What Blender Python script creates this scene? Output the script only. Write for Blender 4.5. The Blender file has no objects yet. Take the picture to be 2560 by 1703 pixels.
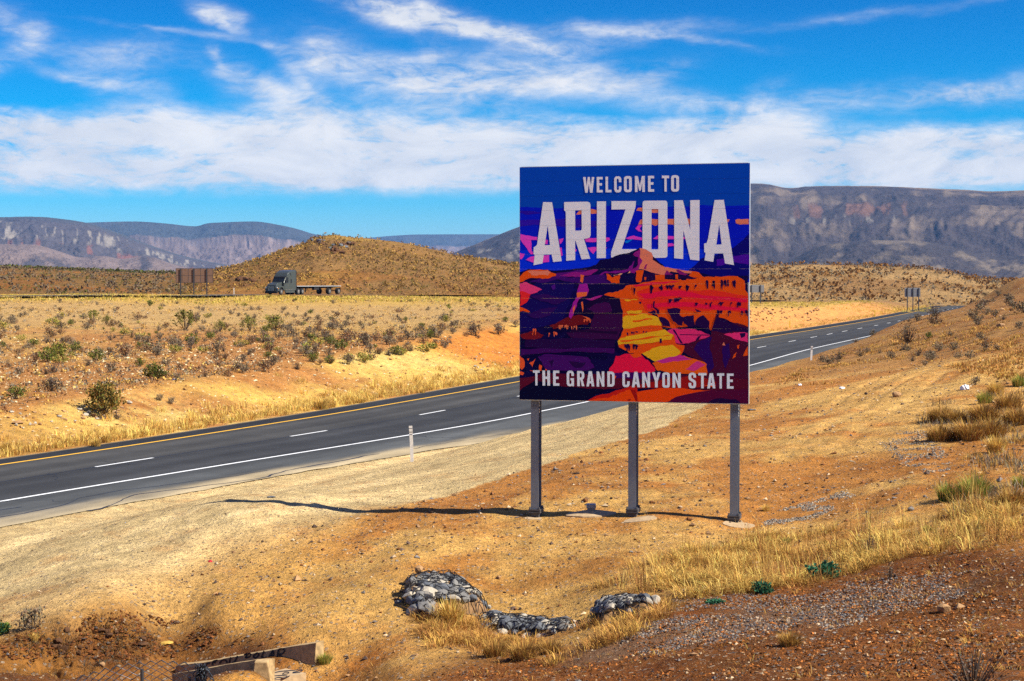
import bpy, bmesh, math, random
import numpy as np
from mathutils import Vector, Matrix
from mathutils.geometry import tessellate_polygon

random.seed(11)
rng = np.random.default_rng(11)
scene = bpy.context.scene
COL = scene.collection
PI = math.pi

# ------------------------------------------------------------------ camera, sky, sun, exposure
FPX, EYE = 4000.0, 6.3                       # focal length in photo pixels, eye height over the road
PITCH = math.atan(147.5 / FPX)
cam = bpy.data.cameras.new('camera'); cam_o = bpy.data.objects.new('camera', cam); COL.objects.link(cam_o)
cam.sensor_width = 36.0; cam.lens = FPX / 2560 * 36.0
cam.clip_start = 0.3; cam.clip_end = 60000
cam_o.location = (0, 0, EYE); cam_o.rotation_euler = (PI / 2 - PITCH, 0, 0)
scene.camera = cam_o

SIGN_DIR = Vector((3.49, -0.905, 0)).normalized()      # along the sign face, towards its nearer (right) end
SUN_EL = math.radians(43.5)
SUN_AZ = math.atan2(SIGN_DIR.x, SIGN_DIR.y) + math.radians(5.0)     # compass angle of the sun from +Y
sun_vec = Vector((math.sin(SUN_AZ) * math.cos(SUN_EL), math.cos(SUN_AZ) * math.cos(SUN_EL), math.sin(SUN_EL)))
sl = bpy.data.lights.new('sun', 'SUN'); sl.energy = 5.0; sl.angle = math.radians(0.53); sl.color = (1.0, 0.93, 0.80)
so = bpy.data.objects.new('sun', sl); COL.objects.link(so)
so.rotation_euler = sun_vec.to_track_quat('Z', 'Y').to_euler(); so.location = (60, -20, 80)

scene.view_settings.view_transform = 'Standard'
scene.view_settings.look = 'None'
scene.view_settings.gamma = 1.0
scene.view_settings.use_curve_mapping = False
scene.view_settings.exposure = 1.0
try:
    scene.cycles.max_bounces = 5; scene.cycles.diffuse_bounces = 3; scene.cycles.volume_bounces = 0
    scene.cycles.transparent_max_bounces = 6
    scene.cycles.use_denoising = False
except Exception:
    pass

def nd(nt, kind, **kw):
    n = nt.nodes.new(kind)
    for k, v in kw.items():
        if k == 'ins':
            for kk, vv in v.items():
                if isinstance(vv, bpy.types.NodeSocket): nt.links.new(vv, n.inputs[kk])
                else: n.inputs[kk].default_value = vv
        else: setattr(n, k, v)
    return n

def M(nt, op, a, b=None, c=None, clamp=False):
    n = nt.nodes.new('ShaderNodeMath'); n.operation = op; n.use_clamp = clamp
    for i, v in enumerate((a, b, c)):
        if v is None: continue
        if isinstance(v, bpy.types.NodeSocket): nt.links.new(v, n.inputs[i])
        else: n.inputs[i].default_value = v
    return n.outputs[0]

def MIX(nt, f, a, b, blend='MIX'):
    n = nt.nodes.new('ShaderNodeMix'); n.data_type = 'RGBA'; n.blend_type = blend
    for s, v in ((n.inputs[0], f), (n.inputs[6], a), (n.inputs[7], b)):
        if isinstance(v, bpy.types.NodeSocket): nt.links.new(v, s)
        elif isinstance(v, (int, float)): s.default_value = v
        else: s.default_value = (*v, 1)
    return n.outputs[2]

def SSTEP(nt, x, lo, hi):
    n = nt.nodes.new('ShaderNodeMapRange'); n.interpolation_type = 'SMOOTHSTEP'
    nt.links.new(x, n.inputs[0]); n.inputs[1].default_value = lo; n.inputs[2].default_value = hi
    return n.outputs[0]

def build_world():
    w = bpy.data.worlds.new('World'); scene.world = w; w.use_nodes = True
    nt = w.node_tree; nt.nodes.clear()
    out = nd(nt, 'ShaderNodeOutputWorld'); bg = nd(nt, 'ShaderNodeBackground')
    nt.links.new(bg.outputs[0], out.inputs[0])
    sky = nd(nt, 'ShaderNodeTexSky'); sky.sky_type = 'NISHITA'; sky.sun_disc = False
    sky.sun_elevation = SUN_EL; sky.sun_rotation = SUN_AZ
    sky.altitude = 600; sky.air_density = 1.0; sky.dust_density = 0.2; sky.ozone_density = 3.0
    tc = nd(nt, 'ShaderNodeTexCoord')
    sep = nd(nt, 'ShaderNodeSeparateXYZ', ins={0: tc.outputs['Generated']})
    x, y, z = sep.outputs
    # the clear sky: Nishita, deepened (polarised, saturated look of the photograph)
    hs = nd(nt, 'ShaderNodeHueSaturation', ins={'Hue': 0.5, 'Saturation': 1.42, 'Value': 1.0, 'Color': sky.outputs[0]})
    tint = MIX(nt, 1.0, hs.outputs[0], SKY_TINT, 'MULTIPLY')
    hor = M(nt, 'SQRT', M(nt, 'ADD', M(nt, 'MULTIPLY', x, x), M(nt, 'MULTIPLY', y, y)))
    el = M(nt, 'DIVIDE', z, M(nt, 'MAXIMUM', hor, 0.001))            # tangent of the elevation
    elc = M(nt, 'MAXIMUM', el, 0.0)
    # deeper with height, as a polarising filter shows it
    ramp = nd(nt, 'ShaderNodeValToRGB'); cr = ramp.color_ramp
    while len(cr.elements) < 5: cr.elements.new(0.5)
    for e, (p, c) in zip(cr.elements, SKY_RAMP): e.position = p; e.color = (*c, 1)
    nt.links.new(M(nt, 'MULTIPLY', elc, 2.0, clamp=True), ramp.inputs[0])
    clear = MIX(nt, 1.0, tint, ramp.outputs[0], 'MULTIPLY')
    # clouds: horizontal angle (u) and tangent of elevation (v), both in units of 1000 photo pixels
    u0 = M(nt, 'MULTIPLY', M(nt, 'ARCTAN2', x, y), 4.0)
    v0 = M(nt, 'MULTIPLY', elc, 4.0)
    comb = nd(nt, 'ShaderNodeCombineXYZ', ins={0: u0, 1: v0})
    def noise(scale, sx, sy, rot=0.0, det=6, rough=0.55, dist=0.0, off=(0, 0, 0)):
        mp = nd(nt, 'ShaderNodeMapping', ins={0: comb.outputs[0]})
        mp.inputs[1].default_value = off; mp.inputs[2].default_value = (0, 0, rot); mp.inputs[3].default_value = (sx, sy, 1)
        n = nd(nt, 'ShaderNodeTexNoise', ins={'Vector': mp.outputs[0], 'Scale': scale, 'Detail': det, 'Roughness': rough, 'Distortion': dist})
        return n
    wn = noise(2.2, 1, 2.0, det=5, rough=0.6)
    ws = nd(nt, 'ShaderNodeSeparateXYZ', ins={0: wn.outputs['Color']})
    u = M(nt, 'ADD', u0, M(nt, 'MULTIPLY', M(nt, 'SUBTRACT', ws.outputs[0], 0.5), 0.30))
    v = M(nt, 'ADD', v0, M(nt, 'MULTIPLY', M(nt, 'SUBTRACT', ws.outputs[1], 0.5), 0.13))
    def blob(cx, cy, rx, ry, rot, k):
        cx = (cx - 1280) / 1000.0; cy = (704 - cy) / 1000.0; rx /= 1000.0; ry /= 1000.0
        c, s = math.cos(rot), math.sin(rot)
        du = M(nt, 'SUBTRACT', u, cx); dv = M(nt, 'SUBTRACT', v, cy)
        a = M(nt, 'ADD', M(nt, 'MULTIPLY', du, c / rx), M(nt, 'MULTIPLY', dv, s / rx))
        b = M(nt, 'ADD', M(nt, 'MULTIPLY', du, -s / ry), M(nt, 'MULTIPLY', dv, c / ry))
        q = M(nt, 'ADD', M(nt, 'MULTIPLY', a, a), M(nt, 'MULTIPLY', b, b))
        return M(nt, 'MULTIPLY', M(nt, 'EXPONENT', M(nt, 'MULTIPLY', q, -1.0)), k)
    # the long cloud bank over the horizon, which goes on all the way round
    bank_hi = SSTEP(nt, v, 0.47, 0.33); bank_lo = SSTEP(nt, M(nt, 'ADD', v0, M(nt, 'MULTIPLY', M(nt, 'SUBTRACT', ws.outputs[2], 0.5), 0.06)), 0.185, 0.275)
    bank = M(nt, 'MULTIPLY', M(nt, 'MULTIPLY', bank_hi, bank_lo), 1.12)
    gaps = M(nt, 'ADD', blob(2330, 330, 520, 62, 0.0, 0.62), blob(1700, 250, 260, 60, -0.2, 0.35))
    gaps = M(nt, 'ADD', gaps, blob(440, 385, 200, 18, 0.12, 0.30))
    gaps = M(nt, 'ADD', gaps, blob(2420, 405, 110, 16, 0.0, 0.60))
    gaps = M(nt, 'ADD', gaps, blob(120, 270, 230, 34, 0.3, 0.30))
    gaps = M(nt, 'ADD', gaps, blob(1500, 275, 160, 26, 0.0, 0.35))
    bank = M(nt, 'SUBTRACT', bank, gaps)
    tot = M(nt, 'MAXIMUM', bank, 0.0)
    for b in CLOUDS: tot = M(nt, 'ADD', tot, blob(*b))
    high = M(nt, 'MULTIPLY', SSTEP(nt, v, 0.9, 1.4), 0.25)            # thin scattered cirrus above the frame
    tot = M(nt, 'ADD', tot, high)
    n1 = noise(3.2, 1.0, 2.4, rot=-0.25, det=9, rough=0.62, dist=0.6)
    n2 = noise(9.0, 0.5, 2.2, rot=0.35, det=7, rough=0.6, dist=0.8, off=(3, 1, 0))
    fb = M(nt, 'ADD', M(nt, 'MULTIPLY', n1.outputs[0], 0.62), M(nt, 'MULTIPLY', n2.outputs[0], 0.38))
    n3 = noise(22.0, 0.55, 1.6, rot=-0.5, det=6, rough=0.65, dist=1.2, off=(7, 2, 0))
    fb = M(nt, 'ADD', fb, M(nt, 'MULTIPLY', M(nt, 'SUBTRACT', n3.outputs[0], 0.5), 0.36))
    dens = M(nt, 'MULTIPLY', tot, M(nt, 'ADD', M(nt, 'MULTIPLY', M(nt, 'SUBTRACT', fb, 0.5), 4.2), 1.0))
    cov = SSTEP(nt, dens, 0.0, 1.05)
    shade = SSTEP(nt, n1.outputs[0], 0.30, 0.70)
    ccol = MIX(nt, shade, CLOUD_DK, CLOUD_LT)
    fin = MIX(nt, M(nt, 'MULTIPLY', cov, 0.97), clear, ccol)
    nt.links.new(fin, bg.inputs[0]); bg.inputs[1].default_value = 0.105

SKY_TINT = (0.22, 0.42, 0.75)
SKY_RAMP = ((0.0, (2.3, 1.42, 0.97)), (0.10, (0.55, 1.12, .95)), (0.19, (0.0, 1.08, 0.92)), (0.36, (0.0, 0.80, 0.75)), (1.0, (0.03, 0.58, 0.75)))
CLOUD_LT = (4.5, 4.5, 4.55); CLOUD_DK = (3.15, 3.4, 3.85)
CLOUDS = (
    (480, 90, 260, 10, -0.12, 0.30), (830, 130, 60, 60, -0.6, 0.30), (760, 170, 90, 26, -0.9, 0.30), (1080, 150, 60, 40, 0.9, 0.30), (560, 155, 22, 30, 0.5, 0.40), (230, 205, 90, 14, -0.2, 0.30), (1620, 200, 120, 26, 0.3, 0.30), (1900, 235, 90, 26, 0.5, 0.26),   # centre x, y, radii in photo pixels, tilt, strength
    (1000, 20, 230, 42, -0.26, 0.85), (1190, 72, 210, 26, -0.30, 0.60), (1520, 70, 330, 24, 0.02, 0.45), (1720, 98, 190, 13, -0.10, 0.45),
    (560, 38, 75, 30, -0.35, 0.65), (600, 75, 60, 13, -0.3, 0.35),
    (345, 140, 120, 44, 0.0, 0.42), (75, 80, 100, 36, -0.4, 0.36), (40, 175, 90, 38, 0.4, 0.34), (110, 120, 40, 60, 0.2, 0.25),
    (680, 225, 170, 48, -0.30, 0.60), (880, 140, 120, 50, -0.4, 0.22), (960, 195, 170, 46, -0.35, 0.34), (1300, 205, 320, 46, 0.08, 0.62),
    (1160, 215, 200, 60, -0.1, 0.30), (320, 215, 130, 45, -0.45, 0.36), (1420, 120, 220, 20, 0.1, 0.32),
    (2080, 245, 170, 30, 0.12, 0.38), (1750, 265, 270, 42, -0.12, 0.42), (2420, 258, 150, 34, 0.12, 0.52), (2300, 250, 120, 26, 0, 0.28),
    (2050, 385, 420, 38, -0.02, 0.55), (1850, 330, 220, 46, 0.1, 0.35), (2560, 400, 130, 34, 0.15, 0.55), (2100, 60, 160, 14, 0.05, 0.18), (2380, 40, 200, 16, 0.1, 0.18),
)
build_world()

# ------------------------------------------------------------------ helpers: points seen in the photograph
def ray(px, py):
    xc = (px - 1280) / FPX; yc = (851.5 - py) / FPX
    return np.array([xc, math.cos(PITCH) + yc * math.sin(PITCH), -math.sin(PITCH) + yc * math.cos(PITCH)])
def atY(px, py, Y):
    d = ray(px, py); t = Y / d[1]
    return np.array([d[0] * t, Y, EYE + d[2] * t])
def onz(px, py, z=0.0):
    d = ray(px, py); t = (z - EYE) / d[2]
    return np.array([d[0] * t, d[1] * t, z])

# numpy value noise
def _hash(ix, iy, seed):
    h = (ix.astype(np.int64) * 374761393 + iy.astype(np.int64) * 668265263 + seed * 1442695041) & 0xFFFFFFFF
    h = ((h ^ (h >> 13)) * 1274126177) & 0xFFFFFFFF
    h = h ^ (h >> 16)
    return (h & 0xFFFF) / 65535.0
def vnoise(x, y, seed=0):
    x = np.asarray(x, float); y = np.asarray(y, float)
    ix = np.floor(x); iy = np.floor(y); fx = x - ix; fy = y - iy
    fx = fx * fx * (3 - 2 * fx); fy = fy * fy * (3 - 2 * fy)
    a = _hash(ix, iy, seed); b = _hash(ix + 1, iy, seed); c = _hash(ix, iy + 1, seed); d = _hash(ix + 1, iy + 1, seed)
    return (a * (1 - fx) + b * fx) * (1 - fy) + (c * (1 - fx) + d * fx) * fy
def fbm(x, y, seed=0, oct=4, gain=0.5):
    s = 0; a = 1; t = 0
    for o in range(oct):
        s = s + a * (vnoise(x * 2 ** o + 17.3 * o, y * 2 ** o - 9.1 * o, seed + o) - 0.5); t += a; a *= gain
    return s / t * 2
def ridged(x, y, seed=0, oct=4):
    s = 0; a = 1; t = 0
    for o in range(oct):
        s = s + a * (1 - np.abs(2 * vnoise(x * 2 ** o + 5.7 * o, y * 2 ** o, seed + o) - 1)); t += a; a *= 0.62
    return s / t
def sm(x, a=0.0, b=1.0):
    t = np.clip((np.asarray(x, float) - a) / (b - a), 0, 1)
    return t * t * (3 - 2 * t)

# ------------------------------------------------------------------ the highway in plan
RO = np.array([-14.1, 54.3]); RD = np.array([0.35, 0.93675]); RN = np.array([RD[1], -RD[0]])
def road_sp(X, Y):
    dx = X - RO[0]; dy = Y - RO[1]
    return dx * RD[0] + dy * RD[1], dx * RN[0] + dy * RN[1]
def road_xy(s, p):
    s = np.asarray(s, float); p = np.asarray(p, float)
    return RO[0] + s * RD[0] + p * RN[0], RO[1] + s * RD[1] + p * RN[1]
def curve(knots):
    k = np.array(knots, float); xs = k[:, 0]; ys = k[:, 1]
    h = np.diff(xs); d = np.diff(ys) / h
    m = np.zeros(len(xs)); m[1:-1] = np.where(d[:-1] * d[1:] > 0, 2 * d[:-1] * d[1:] / (d[:-1] + d[1:] + 1e-12), 0.5 * (d[:-1] + d[1:]) * 0.5)
    m[0] = d[0]; m[-1] = d[-1]
    def f(s):
        s = np.clip(np.asarray(s, float), xs[0], xs[-1]); i = np.clip(np.searchsorted(xs, s) - 1, 0, len(h) - 1)
        t = (s - xs[i]) / h[i]
        return ys[i] * (1 + 2 * t) * (1 - t) ** 2 + m[i] * h[i] * t * (1 - t) ** 2 + ys[i + 1] * t * t * (3 - 2 * t) - m[i + 1] * h[i] * t * t * (1 - t)
    return f
p_mid = curve([(-90, -12), (-60, -7.2), (-30, -3.1), (0, 0), (24, 1.75), (55, 1.75), (105, .85), (150, .75), (200, .8), (260, -.2), (310, -1.7), (460, -4.1), (620, -10)])
o_yel = curve([(-90, -3.3), (0, -3.42), (20, -4.05), (60, -4.5), (127, -5.0), (160, -4.7), (620, -4.9)])
o_whi = curve([(-90, 3.2), (-8, 3.25), (0, 3.5), (13, 4.05), (24, 4.5), (72, 5.45), (104, 5.2), (153, 5.5), (620, 5.0)])
o_lft = curve([(-90, 1.3), (0, 1.35), (24, 1.65), (45, 1.95), (140, 2.7), (620, 2.6)])
o_rgt = curve([(-90, 3.3), (-14, 3.4), (0, 3.6), (20, 4.4), (40, 5.2), (80, 4.2), (150, 3.4), (620, 3.0)])
def p_left(s): return p_mid(s) + o_yel(s) - o_lft(s)
def p_right(s): return p_mid(s) + o_whi(s) + o_rgt(s)

# ------------------------------------------------------------------ terrain
class TPS:
    def __init__(self, pts, reg=1e-4):
        P = np.array(pts, float); self.c = self.feat(P[:, 0], P[:, 1]); v = P[:, 2]; n = len(v)
        K = self.k(np.sqrt(((self.c[:, None] - self.c[None]) ** 2).sum(-1))) + reg * np.eye(n)
        Q = np.c_[np.ones(n), self.c]; A = np.zeros((n + 3, n + 3)); A[:n, :n] = K; A[:n, n:] = Q; A[n:, :n] = Q.T
        self.w = np.linalg.solve(A, np.r_[v, 0, 0, 0]); self.lo = v.min() - .3; self.hi = v.max() + .3
    @staticmethod
    def feat(X, Y):
        az = np.clip(np.arctan2(X, Y), -0.5, 0.5); r = np.clip(np.hypot(X, Y), 6, 900)
        return np.stack([az * 3, np.log(r)], -1)
    @staticmethod
    def k(r): return np.where(r > 1e-9, r * r * np.log(np.maximum(r, 1e-9)), 0)
    def __call__(self, X, Y):
        sh = np.shape(X); F = self.feat(np.ravel(X), np.ravel(Y)); o = np.empty(len(F)); n = len(self.c)
        for i in range(0, len(F), 20000):
            f = F[i:i + 20000]
            d = np.sqrt(((f[:, None] - self.c[None]) ** 2).sum(-1))
            o[i:i + 20000] = self.k(d) @ self.w[:n] + self.w[n] + f @ self.w[n + 1:]
        return np.clip(o, self.lo, self.hi).reshape(sh)

RIGHT = [(1330, 1292, 25.1), (1575, 1291, 24.75), (1833, 1304, 24.4), (1130, 1238, 29), (1346, 1163, 33.2), (1566, 1097, 38), (1765, 1013, 46.5),
         (1880, 956, 55), (2030, 899, 69), (2211, 835, 96), (2300, 792, 125), (2400, 770, 145), (2479, 754, 170), (2350, 789, 108), (2440, 780, 96), (2440, 770, 128), (2420, 768, 170), (2510, 752, 130), (2480, 790, 80), (2400, 778, 195), (2400, 777, 245), (2450, 764, 215), (2450, 762, 300), (2480, 759, 240), (2480, 757, 340), (2505, 745, 225), (2505, 752, 350), (2525, 735, 235), (2525, 748, 350), (2560, 702, 230), (2560, 738, 330), (2542, 699, 180), (2620, 690, 186), (2720, 676, 190),
         (1900, 1230, 27.4), (2100, 1100, 33), (2300, 1000, 39), (2560, 1000, 36.5), (2560, 900, 47), (2560, 825, 60), (2560, 760, 94), (2300, 880, 63), (2100, 930, 56.5),
         (1900, 1330, 23.6), (1500, 1400, 21.9), (1110, 1450, 21.5), (1330, 1560, 19.5), (1560, 1515, 18.8), (2560, 1400, 17.2), (2100, 1500, 17.0), (2560, 1703, 9.4),
         (2100, 1703, 10.8), (1700, 1703, 12.6), (1700, 1600, 15.4), (1300, 1703, 14.9), (1000, 1650, 17.0), (800, 1600, 18.95), (770, 1682, 18.3), (730, 1690, 18.0), (690, 1700, 17.8), (850, 1690, 18.0), (600, 1667, 17.45), (560, 1673, 17.5), (500, 1685, 17.65), (640, 1668, 17.38), (600, 1672, 18.85), (680, 1676, 18.45), (540, 1681, 19.0), (540, 1656, 19.35), (440, 1664, 19.75), (680, 1622, 19.0),
         (0, 1370, 26.5), (0, 1360, 33), (0, 1450, 23.5), (0, 1530, 20.8), (0, 1600, 19.2), (0, 1695, 17.3), (300, 1330, 26), (300, 1315, 34), (300, 1400, 23.3), (300, 1510, 20.4), (543, 1262, 34), (800, 1216, 38), (543, 1340, 24.6), (554, 1273, 26.4), (543, 1420, 22.8), (543, 1500, 20.9),
         (800, 1300, 25.4), (800, 1250, 28.6), (800, 1450, 21.6), (300, 1625, 18.6), (1080, 1320, 24.2), (2300, 1250, 24), (2300, 1150, 28.5), (2560, 1200, 24.5)]
PR = [tuple(atY(*a)) for a in RIGHT]
for px, py in ((0, 1354), (300, 1302), (543, 1249), (800, 1195), (977, 1157), (1300, 1069), (1564, 1012)):
    PR.append(tuple(onz(px, py, 0.0)))
PR += [(-6, 14, 1.5), (-3.3, 15, 1.62), (-3, 13, 1.6), (-1.2, 14.2, 1.95), (0, 12, 2.7), (4, 6, 4.5), (-3, 6, 3.2), (-2.2, 10, 1.9), (-8, 10, 1.5), (0, 5, 4.6), (40, 60, 6.0), (60, 120, 7.2), (75, 200, 8.0), (20, 20, 4.2), (30, 40, 5.0), (-9.5, 27, 1.6), (-25, 25, .3)]
LEFT = [(0, 1053, 62), (543, 960, 75.5), (945, 918, 88), (1130, 870, 100), (1292, 842, 108), (1880, 764, 207), (2150, 771, 278), (2283, 752, 342),
        (0, 900, 98), (0, 800, 155), (0, 745, 236), (700, 743, 252), (732, 742, 267), (1280, 745, 318), (1280, 800, 152), (1280, 770, 205), (543, 900, 99), (543, 850, 126), (543, 800, 166), (543, 758, 226),
        (945, 850, 118), (945, 800, 163), (945, 760, 228), (1926, 755, 412), (2412, 751, 530), (0, 736, 330), (500, 737, 330), (1600, 752, 330), (1600, 775, 210), (2480, 748, 560), (840, 738, 360), (1280, 741, 400), (300, 742, 245), (1000, 744, 275)]
PL = [tuple(atY(*a)) for a in LEFT] + [(-300, 800, 4), (0, 800, 3.5), (300, 800, 1.0), (-150, 120, 2.5), (-60, 40, 0.6), (-150, 300, 4)]
TR, TL = TPS(PR), TPS(PL)
w_bank = curve([(-90, 5), (0, 6.0), (20, 7.0), (45, 10), (130, 15), (300, 12), (620, 10)])

def zbase(X, Y):
    s, p = road_sp(X, Y); pl = p_left(s); pr = p_right(s)
    z = np.full(np.shape(X), -0.035)
    L = p < pl; R = p > pr
    ql = np.clip(pl - p - 0.9, 0, None); qr = np.clip(p - pr, 0, None)
    fl = sm(ql / w_bank(s)); wr = np.where(s > 30, 7.0, np.where(s < 5, 3.0, 3.0 + 4 * (s - 5) / 25)); fr = sm(qr / wr)
    zl = TL(X, Y); zr = TR(X, Y)
    z = np.where(L, -0.015 + (zl + .015) * fl, z); z = np.where(R, -0.015 + (zr + .015) * fr, z)
    return z, s, p, ql, qr, L, R, fl, fr

TRACKS = []
def track_field(X, Y):
    """distance to the nearest tyre track"""
    d = np.full(np.shape(X), 9.0); m = (np.hypot(X, Y) < 75) & (np.hypot(X, Y) > 18)
    if not TRACKS or not m.any(): return d
    x, y = X[m], Y[m]; e = np.full(x.shape, 9.0)
    wx = x + .18 * fbm(x / 2.0, y / 2.0, 61, 2); wy = y
    for T in TRACKS:
        for (x1, y1), (x2, y2) in zip(T[:-1], T[1:]):
            t = np.clip(((wx - x1) * (x2 - x1) + (wy - y1) * (y2 - y1)) / ((x2 - x1) ** 2 + (y2 - y1) ** 2), 0, 1)
            e = np.minimum(e, np.hypot(wx - x1 - t * (x2 - x1), wy - y1 - t * (y2 - y1)))
    d[m] = e; return d
# the eroded gully at lower left
GUL = [(onz(*a, 1.9), r, d) for a, r, d in (((165, 1625), .45, .30), ((270, 1600), .40, .34), ((330, 1640), .35, .26), ((90, 1650), .45, .22), ((215, 1665), .4, .22), ((400, 1650), .35, .12))]
def zg(X, Y, rough=True):
    X = np.asarray(X, float); Y = np.asarray(Y, float)
    z, s, p, ql, qr, L, R, fl, fr = zbase(X, Y)
    if rough:
        r = np.hypot(X, Y)
        near = np.clip(1.2 - r / 70, 0.15, 1)
        off = np.maximum(fl, fr)
        n = 0.16 * fbm(X / 7, Y / 7, 3, 3) + near * (0.060 * fbm(X / 1.3, Y / 1.3, 9, 4)) + near * 0.022 * fbm(X / .22, Y / .22, 21, 3)
        rill = np.where(L, -0.55 * ridged(s / 1.7 + .3 * p, p / 7, 31, 4) * np.clip(fl * (1 - fl) * 4, 0, 1) * np.clip((s + 10) / 30, 0.2, 1), 0)
        z = z + np.where(L & (s > 95) & (s < 160), 1.1 * fbm(s / 2.6, p / 2.0, 35, 4) * np.clip(fl * (1 - fl) * 4, 0, 1), 0)
        rut = np.where(R & (r < 80), 0.07 * fbm((p + 0.6 * fbm(s / 20, p / 20, 41, 2)) / 0.9, s / 14, 43, 3), 0) * np.clip(qr / 3, 0, 1)
        z = z + n * off + rill + rut
        g = 0
        for c, rr, d in GUL:
            e = np.exp(-((X - c[0]) ** 2 / rr ** 2 + (Y - c[1]) ** 2 / (rr * 1.5) ** 2)); g = np.maximum(g, e)
            z = z - d * e * (0.55 + 0.9 * ridged(X / .35, Y / .35, 51, 3))
        z = z + 0.10 * g * fbm(X / .12, Y / .12, 57, 3)
        if TRACKS:
            td = track_field(X, Y); tw = np.clip(.4 + .9 * fbm(X / 2.5, Y / 4, 63, 3), 0, 1); z = z - tw * (.040 * np.exp(-(td / .13) ** 2) - .022 * np.exp(-((td - .27) / .10) ** 2))
    return z
def zat(x, y): return float(zg(np.array([x]), np.array([y]))[0])
_T = np.geomspace(6, 900, 1400)
def ong(px, py):
    """the point of the ground seen at a photo pixel"""
    d = ray(px, py); X = d[0] * _T; Y = d[1] * _T; Z = EYE + d[2] * _T
    h = Z - zg(X, Y)
    i = np.argmax(h < 0) if (h < 0).any() else len(_T) - 1
    i = max(i, 1); f = h[i - 1] / (h[i - 1] - h[i] + 1e-9); f = min(max(f, 0), 1)
    t = _T[i - 1] + (_T[i] - _T[i - 1]) * f
    return np.array([d[0] * t, d[1] * t, EYE + d[2] * t])

# ------------------------------------------------------------------ object helpers
def setp(o, label=None, cat=None, group=None, kind=None):
    if label: o['label'] = label
    if cat: o['category'] = cat
    if group: o['group'] = group
    if kind: o['kind'] = kind
    return o
def mesh_np(name, V, F, mat, col=None, smooth=False):
    """V (n,3); F a (m,3) or (m,4) array or list of such; col (n,3) per-vertex colour"""
    me = bpy.data.meshes.new(name); V = np.asarray(V, np.float32)
    Fs = F if isinstance(F, list) else [F]
    Fs = [np.asarray(f, np.int32) for f in Fs if len(f)]
    loops = np.concatenate([f.ravel() for f in Fs]); sizes = np.concatenate([np.full(len(f), f.shape[1], np.int32) for f in Fs])
    me.vertices.add(len(V)); me.vertices.foreach_set('co', V.ravel())
    me.loops.add(len(loops)); me.loops.foreach_set('vertex_index', loops)
    me.polygons.add(len(sizes)); me.polygons.foreach_set('loop_start', np.r_[0, np.cumsum(sizes)[:-1]].astype(np.int32))
    try: me.polygons.foreach_set('loop_total', sizes)
    except Exception: pass
    me.polygons.foreach_set('use_smooth', np.full(len(sizes), smooth))
    if col is not None:
        a = me.color_attributes.new('Col', 'FLOAT_COLOR', 'POINT')
        a.data.foreach_set('color', np.c_[np.asarray(col, np.float32), np.ones(len(V), np.float32)].ravel())
    if mat: me.materials.append(mat)
    me.update(calc_edges=True)
    return me
def link(name, data, parent=None, loc=(0, 0, 0), rotz=0.0, scale=None):
    o = bpy.data.objects.new(name, data); COL.objects.link(o)
    o.location = loc; o.rotation_euler = (0, 0, rotz)
    if scale is not None: o.scale = scale if hasattr(scale, '__len__') else (scale,) * 3
    if parent: o.parent = parent
    return o
def bm_obj(name, bm, mat, parent=None, loc=(0, 0, 0), smooth=False):
    me = bpy.data.meshes.new(name); bmesh.ops.recalc_face_normals(bm, faces=bm.faces[:]); bm.to_mesh(me); bm.free()
    if smooth: me.polygons.foreach_set('use_smooth', [True] * len(me.polygons))
    me.materials.append(mat)
    return link(name, me, parent, loc)
def box(bm, c, s, rot=None, bevel=0.0):
    m = Matrix.Translation(c) @ (rot or Matrix.Identity(4)) @ Matrix.Diagonal((*s, 1))
    r = bmesh.ops.create_cube(bm, size=1, matrix=m)
    if bevel: bmesh.ops.bevel(bm, geom=list({e for v in r['verts'] for e in v.link_edges}), offset=bevel, segments=2, affect='EDGES', profile=0.5)
def prism(bm, prof, y0, y1, axis='y'):
    a = []; b = []
    for x, z in prof:
        if axis == 'y': a.append(bm.verts.new((x, y0, z))); b.append(bm.verts.new((x, y1, z)))
        else: a.append(bm.verts.new((x, z, y0))); b.append(bm.verts.new((x, z, y1)))
    bm.faces.new(a); bm.faces.new(b[::-1]); n = len(prof)
    for i in range(n): bm.faces.new((a[i], b[i], b[(i + 1) % n], a[(i + 1) % n]))
def cyl(bm, p0, p1, r, seg=10, r2=None):
    p0 = Vector(p0); p1 = Vector(p1); d = p1 - p0
    m = Matrix.Translation((p0 + p1) / 2) @ d.to_track_quat('Z', 'Y').to_matrix().to_4x4()
    bmesh.ops.create_cone(bm, cap_ends=True, segments=seg, radius1=r, radius2=r if r2 is None else r2, depth=d.length, matrix=m)
def tube_np(paths, r, seg=3):
    """thin wires: every path (n,3) becomes a prism of seg sides"""
    V = []; F = []; base = 0
    for P in paths:
        P = np.asarray(P, float); n = len(P); t = np.gradient(P, axis=0); t /= np.linalg.norm(t, axis=1)[:, None] + 1e-9
        up = np.array([0.13, 0.31, 0.94]); a = np.cross(t, up); a /= np.linalg.norm(a, axis=1)[:, None] + 1e-9; b = np.cross(t, a)
        for k in range(seg):
            V.append(P + r * (math.cos(2 * PI * k / seg) * a + math.sin(2 * PI * k / seg) * b))
        idx = base + np.arange(seg * n).reshape(seg, n)
        for k in range(seg):
            i0 = idx[k]; i1 = idx[(k + 1) % seg]
            F.append(np.stack([i0[:-1], i0[1:], i1[1:], i1[:-1]], -1))
        base += seg * n
    return np.concatenate(V), np.concatenate(F)

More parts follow.
